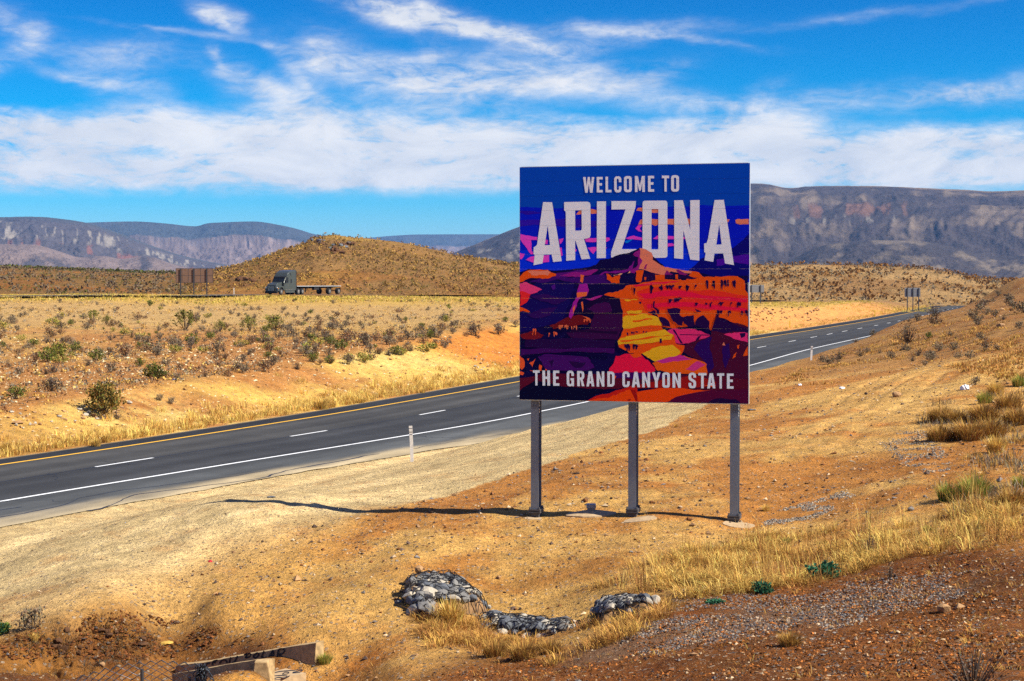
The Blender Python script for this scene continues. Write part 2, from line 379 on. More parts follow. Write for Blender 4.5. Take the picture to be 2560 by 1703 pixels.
# ------------------------------------------------------------------ materials
def new_mat(name):
    m = bpy.data.materials.new(name); m.use_nodes = True
    nt = m.node_tree; return m, nt, nt.nodes['Principled BSDF']
def mat(name, color, rough=0.6, metal=0.0, var=0.12, scale=8.0, bump=0.0, spec=0.3, coord='Object'):
    m, nt, b = new_mat(name)
    tc = nd(nt, 'ShaderNodeTexCoord')
    n = nd(nt, 'ShaderNodeTexNoise', ins={'Vector': tc.outputs[coord], 'Scale': scale, 'Detail': 6, 'Roughness': 0.6})
    k = M(nt, 'ADD', M(nt, 'MULTIPLY', M(nt, 'SUBTRACT', n.outputs[0], 0.5), 2 * var * 2), 1.0)
    cm = nd(nt, 'ShaderNodeVectorMath', operation='SCALE'); cm.inputs[0].default_value = color; nt.links.new(k, cm.inputs['Scale'])
    nt.links.new(cm.outputs[0], b.inputs['Base Color'])
    b.inputs['Roughness'].default_value = rough; b.inputs['Metallic'].default_value = metal; b.inputs['Specular IOR Level'].default_value = spec
    if bump:
        bp = nd(nt, 'ShaderNodeBump', ins={'Height': n.outputs[0], 'Strength': 0.6, 'Distance': bump}); nt.links.new(bp.outputs[0], b.inputs['Normal'])
    return m
def mat_col(name, rough=0.9, var=0.25, scale=30.0, transl=0.0, objrand=0.0):
    """colour from the mesh's own Col attribute, with grain"""
    m, nt, b = new_mat(name)
    at = nd(nt, 'ShaderNodeAttribute', attribute_name='Col')
    tc = nd(nt, 'ShaderNodeTexCoord')
    n = nd(nt, 'ShaderNodeTexNoise', ins={'Vector': tc.outputs['Object'], 'Scale': scale, 'Detail': 4})
    k = M(nt, 'ADD', M(nt, 'MULTIPLY', M(nt, 'SUBTRACT', n.outputs[0], 0.5), 4 * var), 1.0)
    if objrand:
        oi = nd(nt, 'ShaderNodeObjectInfo')
        k = M(nt, 'MULTIPLY', k, M(nt, 'ADD', M(nt, 'MULTIPLY', M(nt, 'SUBTRACT', oi.outputs['Random'], 0.5), objrand), 1.0))
    cm = nd(nt, 'ShaderNodeVectorMath', operation='SCALE', ins={0: at.outputs['Color']}); nt.links.new(k, cm.inputs['Scale'])
    nt.links.new(cm.outputs[0], b.inputs['Base Color'])
    b.inputs['Roughness'].default_value = rough; b.inputs['Specular IOR Level'].default_value = 0.1
    if transl:
        out = nt.nodes['Material Output']; tr = nd(nt, 'ShaderNodeBsdfTranslucent', ins={'Color': cm.outputs[0]})
        mx = nd(nt, 'ShaderNodeMixShader', ins={0: transl, 1: b.outputs[0], 2: tr.outputs[0]}); nt.links.new(mx.outputs[0], out.inputs[0])
    return m

def ground_mat():
    m, nt, b = new_mat('desert_soil')
    at = nd(nt, 'ShaderNodeAttribute', attribute_name='Col'); geo = nd(nt, 'ShaderNodeNewGeometry')
    P = geo.outputs['Position']
    def noi(s, det=6, ro=0.6): return nd(nt, 'ShaderNodeTexNoise', ins={'Vector': P, 'Scale': s, 'Detail': det, 'Roughness': ro}).outputs[0]
    big = noi(0.35, 5); mid = noi(2.2, 7, 0.68); fine = noi(16.0, 6, 0.75); grit = noi(70.0, 3, 0.7)
    k = M(nt, 'ADD', M(nt, 'MULTIPLY', M(nt, 'SUBTRACT', big, 0.5), 0.8), 1.0)
    k = M(nt, 'MULTIPLY', k, M(nt, 'ADD', M(nt, 'MULTIPLY', M(nt, 'SUBTRACT', mid, 0.5), 1.5), 1.0))
    k = M(nt, 'MULTIPLY', k, M(nt, 'ADD', M(nt, 'MULTIPLY', M(nt, 'SUBTRACT', fine, 0.5), 1.6), 1.0))
    k = M(nt, 'MULTIPLY', k, M(nt, 'ADD', M(nt, 'MULTIPLY', M(nt, 'SUBTRACT', grit, 0.5), 1.0), 1.0))
    sc = nd(nt, 'ShaderNodeVectorMath', operation='SCALE', ins={0: at.outputs['Color']}); nt.links.new(k, sc.inputs['Scale'])
    # reddish earth showing through in patches, pale dust elsewhere
    patch = SSTEP(nt, noi(0.9, 8, 0.7), 0.50, 0.68)
    c1 = MIX(nt, M(nt, 'MULTIPLY', patch, 0.60), sc.outputs[0], MIX(nt, 1.0, sc.outputs[0], (0.74, 0.54, 0.42), 'MULTIPLY'))
    crust = SSTEP(nt, noi(0.55, 9, 0.72), 0.54, 0.70)
    c1 = MIX(nt, M(nt, 'MULTIPLY', crust, 0.35), c1, MIX(nt, 1.0, c1, (1.30, 1.38, 1.55), 'MULTIPLY'))
    # small stones lying in the soil: dark ones and pale ones
    vo = nd(nt, 'ShaderNodeTexVoronoi', ins={'Vector': P, 'Scale': 15.0, 'Randomness': 1.0})
    vs = nd(nt, 'ShaderNodeSeparateColor', ins={0: vo.outputs['Color']})
    stone = M(nt, 'MULTIPLY', SSTEP(nt, vo.outputs['Distance'], 0.42, 0.28), SSTEP(nt, vs.outputs[0], 0.72, 0.75))
    scol = MIX(nt, vs.outputs[1], (0.10, 0.075, 0.065), (0.46, 0.36, 0.25))
    c2 = MIX(nt, M(nt, 'MULTIPLY', stone, 0.75), c1, scol)
    vo2 = nd(nt, 'ShaderNodeTexVoronoi', ins={'Vector': P, 'Scale': 42.0, 'Randomness': 1.0}); vs2 = nd(nt, 'ShaderNodeSeparateColor', ins={0: vo2.outputs['Color']})
    st2 = M(nt, 'MULTIPLY', SSTEP(nt, vo2.outputs['Distance'], 0.45, 0.30), SSTEP(nt, vs2.outputs[0], 0.66, 0.69))
    sand = nd(nt, 'ShaderNodeSeparateColor', ins={0: at.outputs['Color']}).outputs[2]; few = M(nt, 'SUBTRACT', 1.0, M(nt, 'MULTIPLY', SSTEP(nt, sand, 0.12, 0.19), 0.8))
    c2 = MIX(nt, M(nt, 'MULTIPLY', M(nt, 'MULTIPLY', st2, few), 0.7), c2, MIX(nt, vs2.outputs[1], (0.07, 0.045, 0.03), (0.42, 0.30, 0.17)))
    nt.links.new(c2, b.inputs['Base Color'])
    b.inputs['Roughness'].default_value = 0.95; b.inputs['Specular IOR Level'].default_value = 0.08
    hgt = M(nt, 'ADD', M(nt, 'MULTIPLY', mid, 0.16), M(nt, 'ADD', M(nt, 'MULTIPLY', fine, 0.055), M(nt, 'ADD', M(nt, 'MULTIPLY', grit, 0.012), M(nt, 'MULTIPLY', M(nt, 'MAXIMUM', stone, st2), 0.02))))
    bp = nd(nt, 'ShaderNodeBump', ins={'Height': hgt, 'Strength': 1.0, 'Distance': 1.0}); nt.links.new(bp.outputs[0], b.inputs['Normal'])
    return m
MAT_SOIL = ground_mat()

# ------------------------------------------------------------------ the ground sheet
C_RED = np.array([.39, .165, .036]); C_PALE = np.array([.60, .440, .205]); C_MOUND = np.array([.160, .056, .013]); C_ORANGE = np.array([.37, .165, .044])
C_TAN = np.array([.54, .320, .092]); C_YEL = np.array([.60, .375, .085]); C_BRIGHT = np.array([.62, .44, .13]); C_GREY = np.array([.30, .24, .175]); C_DARK = np.array([.14, .05, .016])
C_FAR = np.array([.24, .13, .046])
def az_line(pts):
    P = [ong(*a) for a in pts]; az = [math.atan2(p[0], p[1]) for p in P]; r = [math.hypot(p[0], p[1]) for p in P]
    o = np.argsort(az); az = np.array(az)[o]; r = np.array(r)[o]
    return lambda A: np.interp(A, az, r)
L_PALE = az_line([(-200, 1600), (0, 1545), (100, 1520), (300, 1465), (600, 1365), (850, 1296), (1130, 1236), (1346, 1165), (1566, 1099), (1765, 1015), (1850, 976)])
L_MOUND = az_line([(850, 1720), (1000, 1690), (1300, 1640), (1500, 1600), (1750, 1480), (2000, 1400), (2300, 1372), (2560, 1372)])
L_GRS = az_line([(-100, 1640), (60, 1565), (200, 1535), (330, 1515), (520, 1535), (680, 1590), (790, 1640)])
TRACKS = [[tuple(ong(*a)[:2]) for a in T] for T in (
    [(1990, 1110), (2100, 1050), (2250, 960), (2330, 922)], [(2080, 1120), (2180, 1055), (2310, 972), (2365, 932)], [(1900, 1105), (2040, 1040), (2150, 970), (2290, 908)],
    [(0, 1440), (300, 1375), (700, 1265), (1000, 1190), (1300, 1110)], [(0, 1405), (300, 1345), (650, 1240), (1000, 1165), (1400, 1060)])]
def lerp(a, b, t): return a + (b - a) * np.asarray(t)[..., None]
def ground_col(X, Y):
    z, s, p, ql, qr, L, R, fl, fr = zbase(X, Y)
    A = np.arctan2(X, Y); r = np.hypot(X, Y); Ac = np.clip(A, -.45, .45)
    n1 = fbm(X / 3.1, Y / 3.1, 71, 4); n2 = fbm(X / .8, Y / .8, 73, 4); n3 = fbm(X / 14, Y / 14, 75, 3)
    # right of the road
    C = np.broadcast_to(C_RED, X.shape + (3,)).copy()
    C = lerp(C, C_TAN, sm(n1 + .45 * n2, -0.10, .40) * .85)
    rb = L_PALE(Ac) * (1 + .02 * n2)
    left_soft = sm(-Ac, .03, .2)
    wz = rb * (.004 + .22 * left_soft)
    pale = sm((r - rb) / wz, -0.5, 0.5) * (1 - sm(Ac, .138, .150))
    soft_tan = sm((r - rb * (1 - .33 * left_soft - .02)) / (rb * .2), 0, 1) * (Ac < .05)
    C = lerp(C, C_TAN * np.array([1.0, .93, .85]), soft_tan * .85)
    track = sm(fbm((p + .5 * fbm(s / 15, p / 9, 5, 2)) / 1.1, s / 25, 77, 3), -.15, .35)
    C = lerp(C, lerp(np.broadcast_to(C_PALE * .86, C.shape), C_PALE * 1.12, track), pale)
    # dusty wheel tracks on the shelf right of the sign
    tr2 = sm(fbm((X * .80 - Y * .6) / 1.3, (X * .6 + Y * .8) / 22, 81, 3), .05, .35) * sm(r, 26, 32) * (1 - sm(r, 52, 62)) * sm(Ac, .14, .18)
    C = lerp(C, C_TAN * 1.08, tr2 * .8)
    td = track_field(X, Y); C = lerp(C, C * np.array([1.22, 1.26, 1.35]), np.exp(-(td / .16) ** 2) * .45)
    # hillside: drier and browner higher up
    hill = sm(r, 48, 66) * sm(Ac, .15, .2) * R
    C = lerp(C, lerp(np.broadcast_to(np.array([.30, .160, .050]), C.shape), np.array([.235, .092, .024]), sm(n1 + n2 * .6, -.3, .4)), hill * .9)
    mound = 1 - sm(r / (L_MOUND(Ac) * (1 + .05 * n1)), .93, 1.07)
    mound = mound * sm(Ac, -.13, -.03)
    C = lerp(C, lerp(np.broadcast_to(C_MOUND * .85, C.shape), C_MOUND * 1.45, sm(n1 * .7 + n2 * .6, -.5, .6)), mound)
    gd = (X - 2.6) ** 2 / 5.0 + (Y - 16.3) ** 2 / 3.0
    grv = sm(fbm(X / .9, Y / .9, 83, 4) + .9 - gd, .0, .9)
    C = lerp(C, np.array([.19, .12, .072]), grv * .6)
    grs = (1 - sm(r / L_GRS(Ac), .97, 1.02)) * sm(-Ac, .125, .16) * (r > 16.6)
    C = lerp(C, lerp(np.broadcast_to(C_DARK * .85, C.shape), C_RED * .62, sm(n2 + .3 * n1, -.4, .7)), grs * .96)
    flat = (1 - sm(r, 17.0, 17.6)) * sm(-Ac, .10, .14)
    C = lerp(C, C_TAN * np.array([1, .82, .62]), flat * .9)
    CR = C
    # left of the road
    C = np.broadcast_to(C_ORANGE, X.shape + (3,)).copy()
    C = lerp(C, C_TAN * .80, sm(n3 + .5 * n1, -.3, .5))
    C = lerp(C, np.array([.43, .275, .10]), sm(r, 128, 165) * (1 - sm(A, -.03, .04)) * .9)
    C = lerp(C, C_YEL * .75, sm(r, 205, 235))
    bank = 1 - sm(fl, .86, 1.0)
    bc = lerp(np.broadcast_to(C_ORANGE * 1.05, C.shape), C_YEL, sm(fbm(s / 9, p / 4, 85, 4) + .12, -.25, .4))
    def band(a, b, w): return sm(s, a - w, a + w) * (1 - sm(s, b - w, b + w))
    bc = lerp(bc, C_BRIGHT, np.maximum(band(11, 19, 3) * .9, band(44, 56, 4)) * sm(n2 + fbm(s / 3, p / 3, 87, 3), -.5, .4))
    bc = lerp(bc, np.array([.50, .17, .025]), band(60, 85, 4) * .9)
    bc = lerp(bc, lerp(np.broadcast_to(np.array([.70, .56, .25]), C.shape), np.array([.40, .27, .12]), sm(n2, -.1, .5)), band(98, 152, 8) * .9)
    bc = lerp(bc, np.array([.60, .27, .075]), sm(s, 150, 165) * .9)
    rocky = band(-40, 8, 5)
    bc = lerp(bc, C_ORANGE * .9, rocky * .7)
    C = lerp(C, bc, bank)
    C = np.where(L[..., None], C, CR)
    C = np.where((~L & ~R)[..., None], C_PALE * .8, C)
    C = lerp(C, C_FAR, sm(r, 330, 420))
    return np.clip(C, 0.005, .8)

zg_exact = zg
def zfast(X, Y, rough=True):
    """height of the finished ground mesh"""
    if not rough: return zg_exact(X, Y, False)
    X = np.asarray(X, float); Y = np.asarray(Y, float)
    a = np.arctan2(X, Y); l = np.log(np.maximum(np.hypot(X, Y), .61))
    j = np.clip(np.searchsorted(GAZ, a) - 1, 0, len(GAZ) - 2); i = np.clip(np.searchsorted(GRR, l) - 1, 0, len(GRR) - 2)
    fa = np.clip((a - GAZ[j]) / (GAZ[j + 1] - GAZ[j]), 0, 1); fr = np.clip((l - GRR[i]) / (GRR[i + 1] - GRR[i]), 0, 1)
    return (GZ[i, j] * (1 - fa) + GZ[i, j + 1] * fa) * (1 - fr) + (GZ[i + 1, j] * (1 - fa) + GZ[i + 1, j + 1] * fa) * fr
def build_ground():
    az = np.r_[np.linspace(-180, -60, 26)[:-1], np.linspace(-60, -19.6, 44)[:-1], np.linspace(-19.6, 19.6, 720), np.linspace(19.6, 60, 44)[1:], np.linspace(60, 180, 26)[1:]] * PI / 180
    r = np.r_[np.geomspace(0.6, 8.5, 40)[:-1], np.geomspace(8.5, 60, 320)[:-1], np.geomspace(60, 160, 210)[:-1], np.geomspace(160, 700, 120)[:-1], np.geomspace(700, 20500, 40)]
    A, Rr = np.meshgrid(az, r); X = Rr * np.sin(A); Y = Rr * np.cos(A)
    Z = zg(X, Y)
    Z = Z * (1 - sm(Rr, 700, 1500)) + -2.0 * sm(Rr, 700, 1500)
    global GAZ, GRR, GZ
    GAZ, GRR, GZ = az, np.log(r), Z
    C = ground_col(X, Y)
    n, m = X.shape; idx = np.arange(n * m).reshape(n, m)
    F = np.stack([idx[:-1, :-1], idx[:-1, 1:], idx[1:, 1:], idx[1:, :-1]], -1).reshape(-1, 4)
    me = mesh_np('ground', np.stack([X, Y, Z], -1).reshape(-1, 3), F[:, ::-1], MAT_SOIL, C.reshape(-1, 3), smooth=True)
    o = link('ground', me); setp(o, kind='structure'); return o
build_ground()
zg = zfast

# ------------------------------------------------------------------ the highway
def mat_asphalt():
    m, nt, b = new_mat('asphalt')
    at = nd(nt, 'ShaderNodeAttribute', attribute_name='Col'); geo = nd(nt, 'ShaderNodeNewGeometry'); P = geo.outputs['Position']
    f = nd(nt, 'ShaderNodeTexNoise', ins={'Vector': P, 'Scale': 22.0, 'Detail': 5, 'Roughness': 0.8}).outputs[0]
    g = nd(nt, 'ShaderNodeTexNoise', ins={'Vector': P, 'Scale': 0.8, 'Detail': 6, 'Roughness': 0.65}).outputs[0]
    k = M(nt, 'MULTIPLY', M(nt, 'ADD', M(nt, 'MULTIPLY', M(nt, 'SUBTRACT', f, 0.5), 1.8), 1.0), M(nt, 'ADD', M(nt, 'MULTIPLY', M(nt, 'SUBTRACT', g, 0.5), 0.7), 1.0))
    sc = nd(nt, 'ShaderNodeVectorMath', operation='SCALE', ins={0: at.outputs['Color']}); nt.links.new(k, sc.inputs['Scale'])
    nt.links.new(sc.outputs[0], b.inputs['Base Color'])
    b.inputs['Roughness'].default_value = 0.85; b.inputs['Specular IOR Level'].default_value = 0.2
    bp = nd(nt, 'ShaderNodeBump', ins={'Height': f, 'Strength': 0.5, 'Distance': 0.006}); nt.links.new(bp.outputs[0], b.inputs['Normal'])
    return m
MAT_ASPH = mat_asphalt()
C_LANE = np.array([.040, .0395, .037]); C_LANE2 = np.array([.029, .030, .031]); C_SHL = np.array([.018, .0195, .022]); C_SHR = np.array([.068, .072, .072]); C_DUST = np.array([.46, .365, .21])
def build_highway():
    s = np.r_[np.arange(-300, -20, 6.0), np.arange(-20, 110, .5), np.arange(110, 680, 2.0)]
    u = np.linspace(0, 1, 41)
    S, U = np.meshgrid(s, u, indexing='ij')
    pl = p_left(S); pr = p_right(S) + 0.35 * fbm(S / 2.2, S * 0 + 3.3, 91, 5)
    # columns: far shoulder, two lanes, near shoulder
    a = p_mid(S) + o_yel(S); c = p_mid(S) + o_whi(S)
    Pq = np.where(U < .15, pl + (a - pl) * U / .15, np.where(U < .6, a + (c - a) * (U - .15) / .45, c + (pr - c) * (U - .6) / .4))
    X, Y = road_xy(S, Pq)
    mid = p_mid(S); t = Pq - c
    C = lerp(np.broadcast_to(C_SHL, X.shape + (3,)).copy(), C_LANE, sm(Pq, a - .1, a + .1))
    C = lerp(C, C_LANE2, sm(Pq, mid - .2, mid + .2))
    C = lerp(C, C_SHR * .72, sm(t, -.05, .25))
    C = lerp(C, C_SHR * (1 + .25 * np.clip(fbm(S / 6, Pq / .35, 93, 3), -1, 1))[..., None], sm(t, .4, 1.2))
    w = (pr - c); dn = fbm(S / 9, Pq / 1.5, 95, 4)
    dust = sm(t / w + .26 * dn, .58, .92) * (1 - .55 * sm(S, 28, 60))
    C = lerp(C, C_DUST * (1 + .2 * fbm(S / 2, Pq / .6, 97, 3))[..., None], dust * .9)
    wear = np.maximum(np.exp(-((Pq - a - 1.0) / .35) ** 2) + np.exp(-((Pq - a - 2.8) / .35) ** 2), np.exp(-((Pq - mid - 1.0) / .35) ** 2) + np.exp(-((Pq - mid - 2.9) / .4) ** 2)) * (1 - sm(t, -.2, .1))
    C = C * (1 + .42 * wear + .38 * fbm(S / 18, Pq / .7, 94, 4) + .25 * fbm(S / 3, Pq / 2.2, 96, 3))[..., None]
    C = lerp(C, C_DUST * .75, (1 - sm(Pq - pl, .02, .22)) * .6)
    n, m = X.shape; idx = np.arange(n * m).reshape(n, m)
    F = np.stack([idx[:-1, :-1], idx[:-1, 1:], idx[1:, 1:], idx[1:, :-1]], -1).reshape(-1, 4)
    o = link('highway', mesh_np('highway', np.stack([X, Y, X * 0], -1).reshape(-1, 3), F[:, ::-1], MAT_ASPH, C.reshape(-1, 3), True)); setp(o, kind='structure')
    return o
HWY = build_highway()
MAT_YEL = mat('yellow_road_paint', (.72, .40, .03), .7, var=.16, scale=9)
MAT_WHT = mat('white_road_paint', (.74, .76, .76), .7, var=.22, scale=7)
MAT_TAR = mat('tar', (.018, .019, .024), .5, var=.2, scale=3)
def strip(name, s0, s1, off, w, mt, parent, z=.005, step=.5, wob=0.0):
    s = np.linspace(s0, s1, max(2, int((s1 - s0) / step) + 1)); c = off(s)
    ww = w * (np.ones_like(s) if not wob else 1 + wob * fbm(s / 1.3, s * 0, 99, 3))
    V = []
    for sg in (-.5, .5):
        X, Y = road_xy(s, c + sg * ww); V.append(np.stack([X, Y, X * 0 + z], -1))
    n = len(s); i = np.arange(n - 1)
    F = np.stack([i, i + n, i + n + 1, i + 1], -1)
    return link(name, mesh_np(name, np.concatenate(V), F[:, ::-1], mt), parent)
strip('yellow_line', -300, 660, lambda s: p_mid(s) + o_yel(s), .17, MAT_YEL, HWY, step=1)
def white_line_gaps():
    o = strip('white_line', -300, 660, lambda s: p_mid(s) + o_whi(s), .15, MAT_WHT, HWY, step=1)
white_line_gaps()
strip('tar_seam', -300, 660, lambda s: p_mid(s) + .02 + .05 * fbm(s / 5, s * 0, 12, 3), .06, MAT_TAR, HWY, z=.004, wob=.8)
DASHES = [(0, 3.05), (11.5, 14.6), (22.8, 25.9)] + [(22.8 + 11.9 * k, 25.8 + 11.9 * k) for k in (1, 2, 3, 4, 5)]
def road_s(px, py):
    q = onz(px, py, 0); return float(road_sp(q[0], q[1])[0])
DASHES = [(road_s(242.7, 1167.9), road_s(390.3, 1145.5)), (road_s(731, 1091.5), road_s(828, 1077.3)), (road_s(1057.1, 1037.8), road_s(1128.4, 1026.4))]
_l = DASHES[-1][0]
DASHES += [(_l + 13 * k, _l + 13 * k + 3.3) for k in range(1, 6)]
for px, py in ((1896.5, 869.8), (1963.5, 854.7), (2020.4, 844.3), (2071, 836.7), (2115.4, 829.6), (2156.1, 822.5), (2192.1, 814.8), (2221.5, 808.7)):
    a = road_s(px, py); DASHES.append((a, a + 4.2))
DASHES += [(DASHES[-1][0] + 14 * k, DASHES[-1][0] + 14 * k + 4) for k in range(1, 12)] + [(DASHES[0][0] - 12 * k, DASHES[0][0] - 12 * k + 3.1) for k in range(1, 8)]
for a, b in DASHES: strip('lane_dash', a, b, lambda s: p_mid(s), .13, MAT_WHT, HWY, z=.0085, step=1)
# sealed cracks wandering over the near shoulder
for k, (s0, s1, f, wd) in enumerate([(-13, 1, .60, .05), (-9, 7, .86, .08), (9, 19, .72, .04), (-17, -9, .30, .05)]):
    strip('tar_crack', s0, s1, lambda s, f=f, k=k: p_mid(s) + o_whi(s) + o_rgt(s) * (f + .30 * fbm(s / 5, s * 0 + k * 7, 15 + k, 5)), wd, MAT_TAR, HWY, z=.004, step=.2, wob=.9)

_rc = np.random.default_rng(19)
for k in range(26):                                        # cracks running across the lanes and the shoulder
    s0 = _rc.uniform(-20, 60); pa = _rc.uniform(-3.4, 5.5); n = 14; ln = _rc.uniform(1.2, 4.0); u = np.linspace(0, 1, n)
    cs = s0 + np.cumsum(_rc.normal(0, .16, n)) + _rc.uniform(-.5, .5) * u * ln; cp = p_mid(s0) + pa + u * ln * _rc.choice([-1, 1]); w = _rc.uniform(.012, .028) * (1 - .6 * u)
    ok = cp < p_right(cs) - .3; cs, cp, w = cs[ok], cp[ok], w[ok]
    if len(cs) < 3: continue
    X1, Y1 = road_xy(cs - w, cp); X2, Y2 = road_xy(cs + w, cp); m_ = len(cs); i = np.arange(m_ - 1)
    link('crack', mesh_np('crack', np.concatenate([np.c_[X1, Y1, X1 * 0 + .0065], np.c_[X2, Y2, X1 * 0 + .0065]]), np.stack([i, i + m_, i + m_ + 1, i + 1], -1), MAT_TAR), HWY)
# the opposite carriageway, beyond the median, where the truck drives
FARP = np.array([(-300, 275), (-200, 238), (-140, 228), (-100, 228), (-72, 236), (-54, 248), (-42, 266), (-33, 288), (-22, 312), (0, 348), (36, 396), (76, 440), (118, 486), (165, 545), (220, 620), (300, 720)], float)
def smooth_path(P, n):
    t = np.r_[0, np.cumsum(np.hypot(*np.diff(P, axis=0).T))]; fx = curve(np.c_[t, P[:, 0]]); fy = curve(np.c_[t, P[:, 1]])
    q = np.linspace(0, t[-1], n); return np.stack([np.interp(q, t, P[:, 0]) * .5 + fx(q) * .5, np.interp(q, t, P[:, 1]) * .5 + fy(q) * .5], -1)
FP = smooth_path(FARP, 260)
FT = np.gradient(FP, axis=0); FT /= np.linalg.norm(FT, axis=1)[:, None]; FN = np.stack([FT[:, 1], -FT[:, 0]], -1)
FZ = zg(FP[:, 0], FP[:, 1], False) + 0.30
def far_strip(name, a, b, mt, parent, dz):
    V = np.concatenate([np.c_[FP + FN * a, FZ + dz], np.c_[FP + FN * b, FZ + dz]]); n = len(FP); i = np.arange(n - 1)
    F = np.stack([i, i + n, i + n + 1, i + 1], -1)
    return link(name, mesh_np(name, V, F[:, ::-1], mt, np.tile(C_LANE * 1.15, (len(V), 1))), parent)
FH = far_strip('far_highway', -5.6, 5.6, MAT_ASPH, None, 0); setp(FH, kind='structure')
far_strip('yellow_line', 3.9, 4.05, MAT_YEL, FH, .01); far_strip('white_line', -3.9, -3.75, MAT_WHT, FH, .01)

# ------------------------------------------------------------------ hills and mountains
def mat_hill(name, scale, amount, dark, coord_z=1.0, relief=0.0):
    m, nt, b = new_mat(name)
    at = nd(nt, 'ShaderNodeAttribute', attribute_name='Col'); geo = nd(nt, 'ShaderNodeNewGeometry')
    mp = nd(nt, 'ShaderNodeMapping', ins={0: geo.outputs['Position']}); mp.inputs[3].default_value = (1, 1, coord_z)
    n = nd(nt, 'ShaderNodeTexNoise', ins={'Vector': mp.outputs[0], 'Scale': scale, 'Detail': 9, 'Roughness': 0.68}).outputs[0]
    n2 = nd(nt, 'ShaderNodeTexNoise', ins={'Vector': mp.outputs[0], 'Scale': scale * 14, 'Detail': 4, 'Roughness': 0.7}).outputs[0]
    k = M(nt, 'ADD', M(nt, 'MULTIPLY', M(nt, 'SUBTRACT', n, 0.5), amount), 1.0)
    k = M(nt, 'MULTIPLY', k, M(nt, 'ADD', M(nt, 'MULTIPLY', M(nt, 'SUBTRACT', n2, 0.5), amount), 1.0))
    sc = nd(nt, 'ShaderNodeVectorMath', operation='SCALE', ins={0: at.outputs['Color']}); nt.links.new(k, sc.inputs['Scale'])
    c = MIX(nt, M(nt, 'MULTIPLY', SSTEP(nt, n2, .52, .62), dark), sc.outputs[0], (.055, .05, .03))
    nt.links.new(c, b.inputs['Base Color']); b.inputs['Roughness'].default_value = 1; b.inputs['Specular IOR Level'].default_value = 0
    if relief:
        hh = M(nt, 'ADD', M(nt, 'MULTIPLY', n, 1.0), M(nt, 'MULTIPLY', n2, 0.22)); bp = nd(nt, 'ShaderNodeBump', ins={'Height': hh, 'Strength': 1.0, 'Distance': relief}); nt.links.new(bp.outputs[0], b.inputs['Normal'])
    return m
def ridge(name, prof, rc, r0, r1, mt, colf, zbase_, gully=0.0, gw=1.0, shape=1.0, na=400, nr=70, seed=0, rough=0.0, back=0.3, groundfit=False, cliff=None):
    """a ridge whose crest shows along prof (photo pixels) at range rc, rising from range r0 and falling away to r1"""
    P = np.array(prof, float); px = np.linspace(P[0, 0], P[-1, 0], na); py = curve(P)(px)
    kk = np.hanning(max(5, na // 28) | 1); kk /= kk.sum(); py = np.convolve(np.pad(py, len(kk) // 2, mode='edge'), kk, 'valid')
    d = np.array([ray(a, b) for a, b in zip(px, py)]); A = np.arctan2(d[:, 0], d[:, 1]); tz = d[:, 2] / np.hypot(d[:, 0], d[:, 1])
    rc_ = rc(px) if callable(rc) else np.full(na, rc); H = EYE + tz * rc_
    nf = int(nr * .75); v = np.r_[np.linspace(0, 1, nf), 1 + np.linspace(0, 1, nr - nf + 1)[1:]]
    Vv, Aa = np.meshgrid(v, A, indexing='ij'); Hh = np.broadcast_to(H, Vv.shape); RC = np.broadcast_to(rc_, Vv.shape)
    Rr = np.where(Vv <= 1, r0 + (RC - r0) * Vv, RC + (r1 - RC) * (Vv - 1))
    X = Rr * np.sin(Aa); Y = Rr * np.cos(Aa)
    base = zg(X, Y, False) if groundfit else np.full(X.shape, zbase_)
    t = np.where(Vv <= 1, Vv, 1 - (Vv - 1) * (1 - back))
    if cliff is None: f = np.sin(t * PI / 2) ** shape
    else: f = np.interp(t, [c[0] for c in cliff], [c[1] for c in cliff])
    Z = base - (.6 if groundfit else 5) + (Hh - base + (.6 if groundfit else 5)) * f
    if gully:
        wob = fbm(X / (gw * 3), Y / (gw * 3), seed + 5, 3)
        g = ridged((Aa * RC) / gw + 1.2 * wob, Vv * 1.3 * RC[0, 0] * .12 / gw + wob, seed, 5)
        g = .68 * g + .32 * ridged((Aa * RC) / gw * 3.7 + 1.5 * wob, Vv * RC[0, 0] * .12 / gw * 2.2 + wob, seed + 50, 4)
        env = np.clip(f * (1 - f) * 4, 0, 1) ** .7
        Z = Z - gully * (1 - g) * env * np.clip(Hh - base, 0, None) * 1.0
    if rough: Z = Z + rough * fbm(X / (rough * 14), Y / (rough * 14), seed + 9, 4) * np.clip(f * 1.5, 0, 1)
    C = colf(Vv, f, Aa, X, Y, Z, seed)
    n, m = X.shape; idx = np.arange(n * m).reshape(n, m)
    F = np.stack([idx[:-1, :-1], idx[:-1, 1:], idx[1:, 1:], idx[1:, :-1]], -1).reshape(-1, 4)
    o = link(name, mesh_np(name, np.stack([X, Y, Z], -1).reshape(-1, 3), F[:, ::-1], mt, np.clip(C, .01, .7).reshape(-1, 3), True)); setp(o, kind='structure')
    grid = (A, rc_, r0, X, Y, Z)
    return o, grid
MAT_HILL = mat_hill('hill_soil', .05, 1.1, .30, 1.0, 4.0); MAT_MTN = mat_hill('mountain_rock', .0045, 1.0, .22, 1.3, 40.0)
C_HB = np.array([.225, .125, .046]); C_HO = np.array([.245, .105, .032])
def col_hill(V, f, A, X, Y, Z, sd):
    n = fbm(X / 22, Y / 22, 201, 4)
    C = lerp(np.broadcast_to(C_HB, X.shape + (3,)), C_HO, sm(n, -.2, .4) * sm(1 - f, .05, .5))
    return lerp(C, C_YEL * .55, sm(n, .1, .6) * .5)
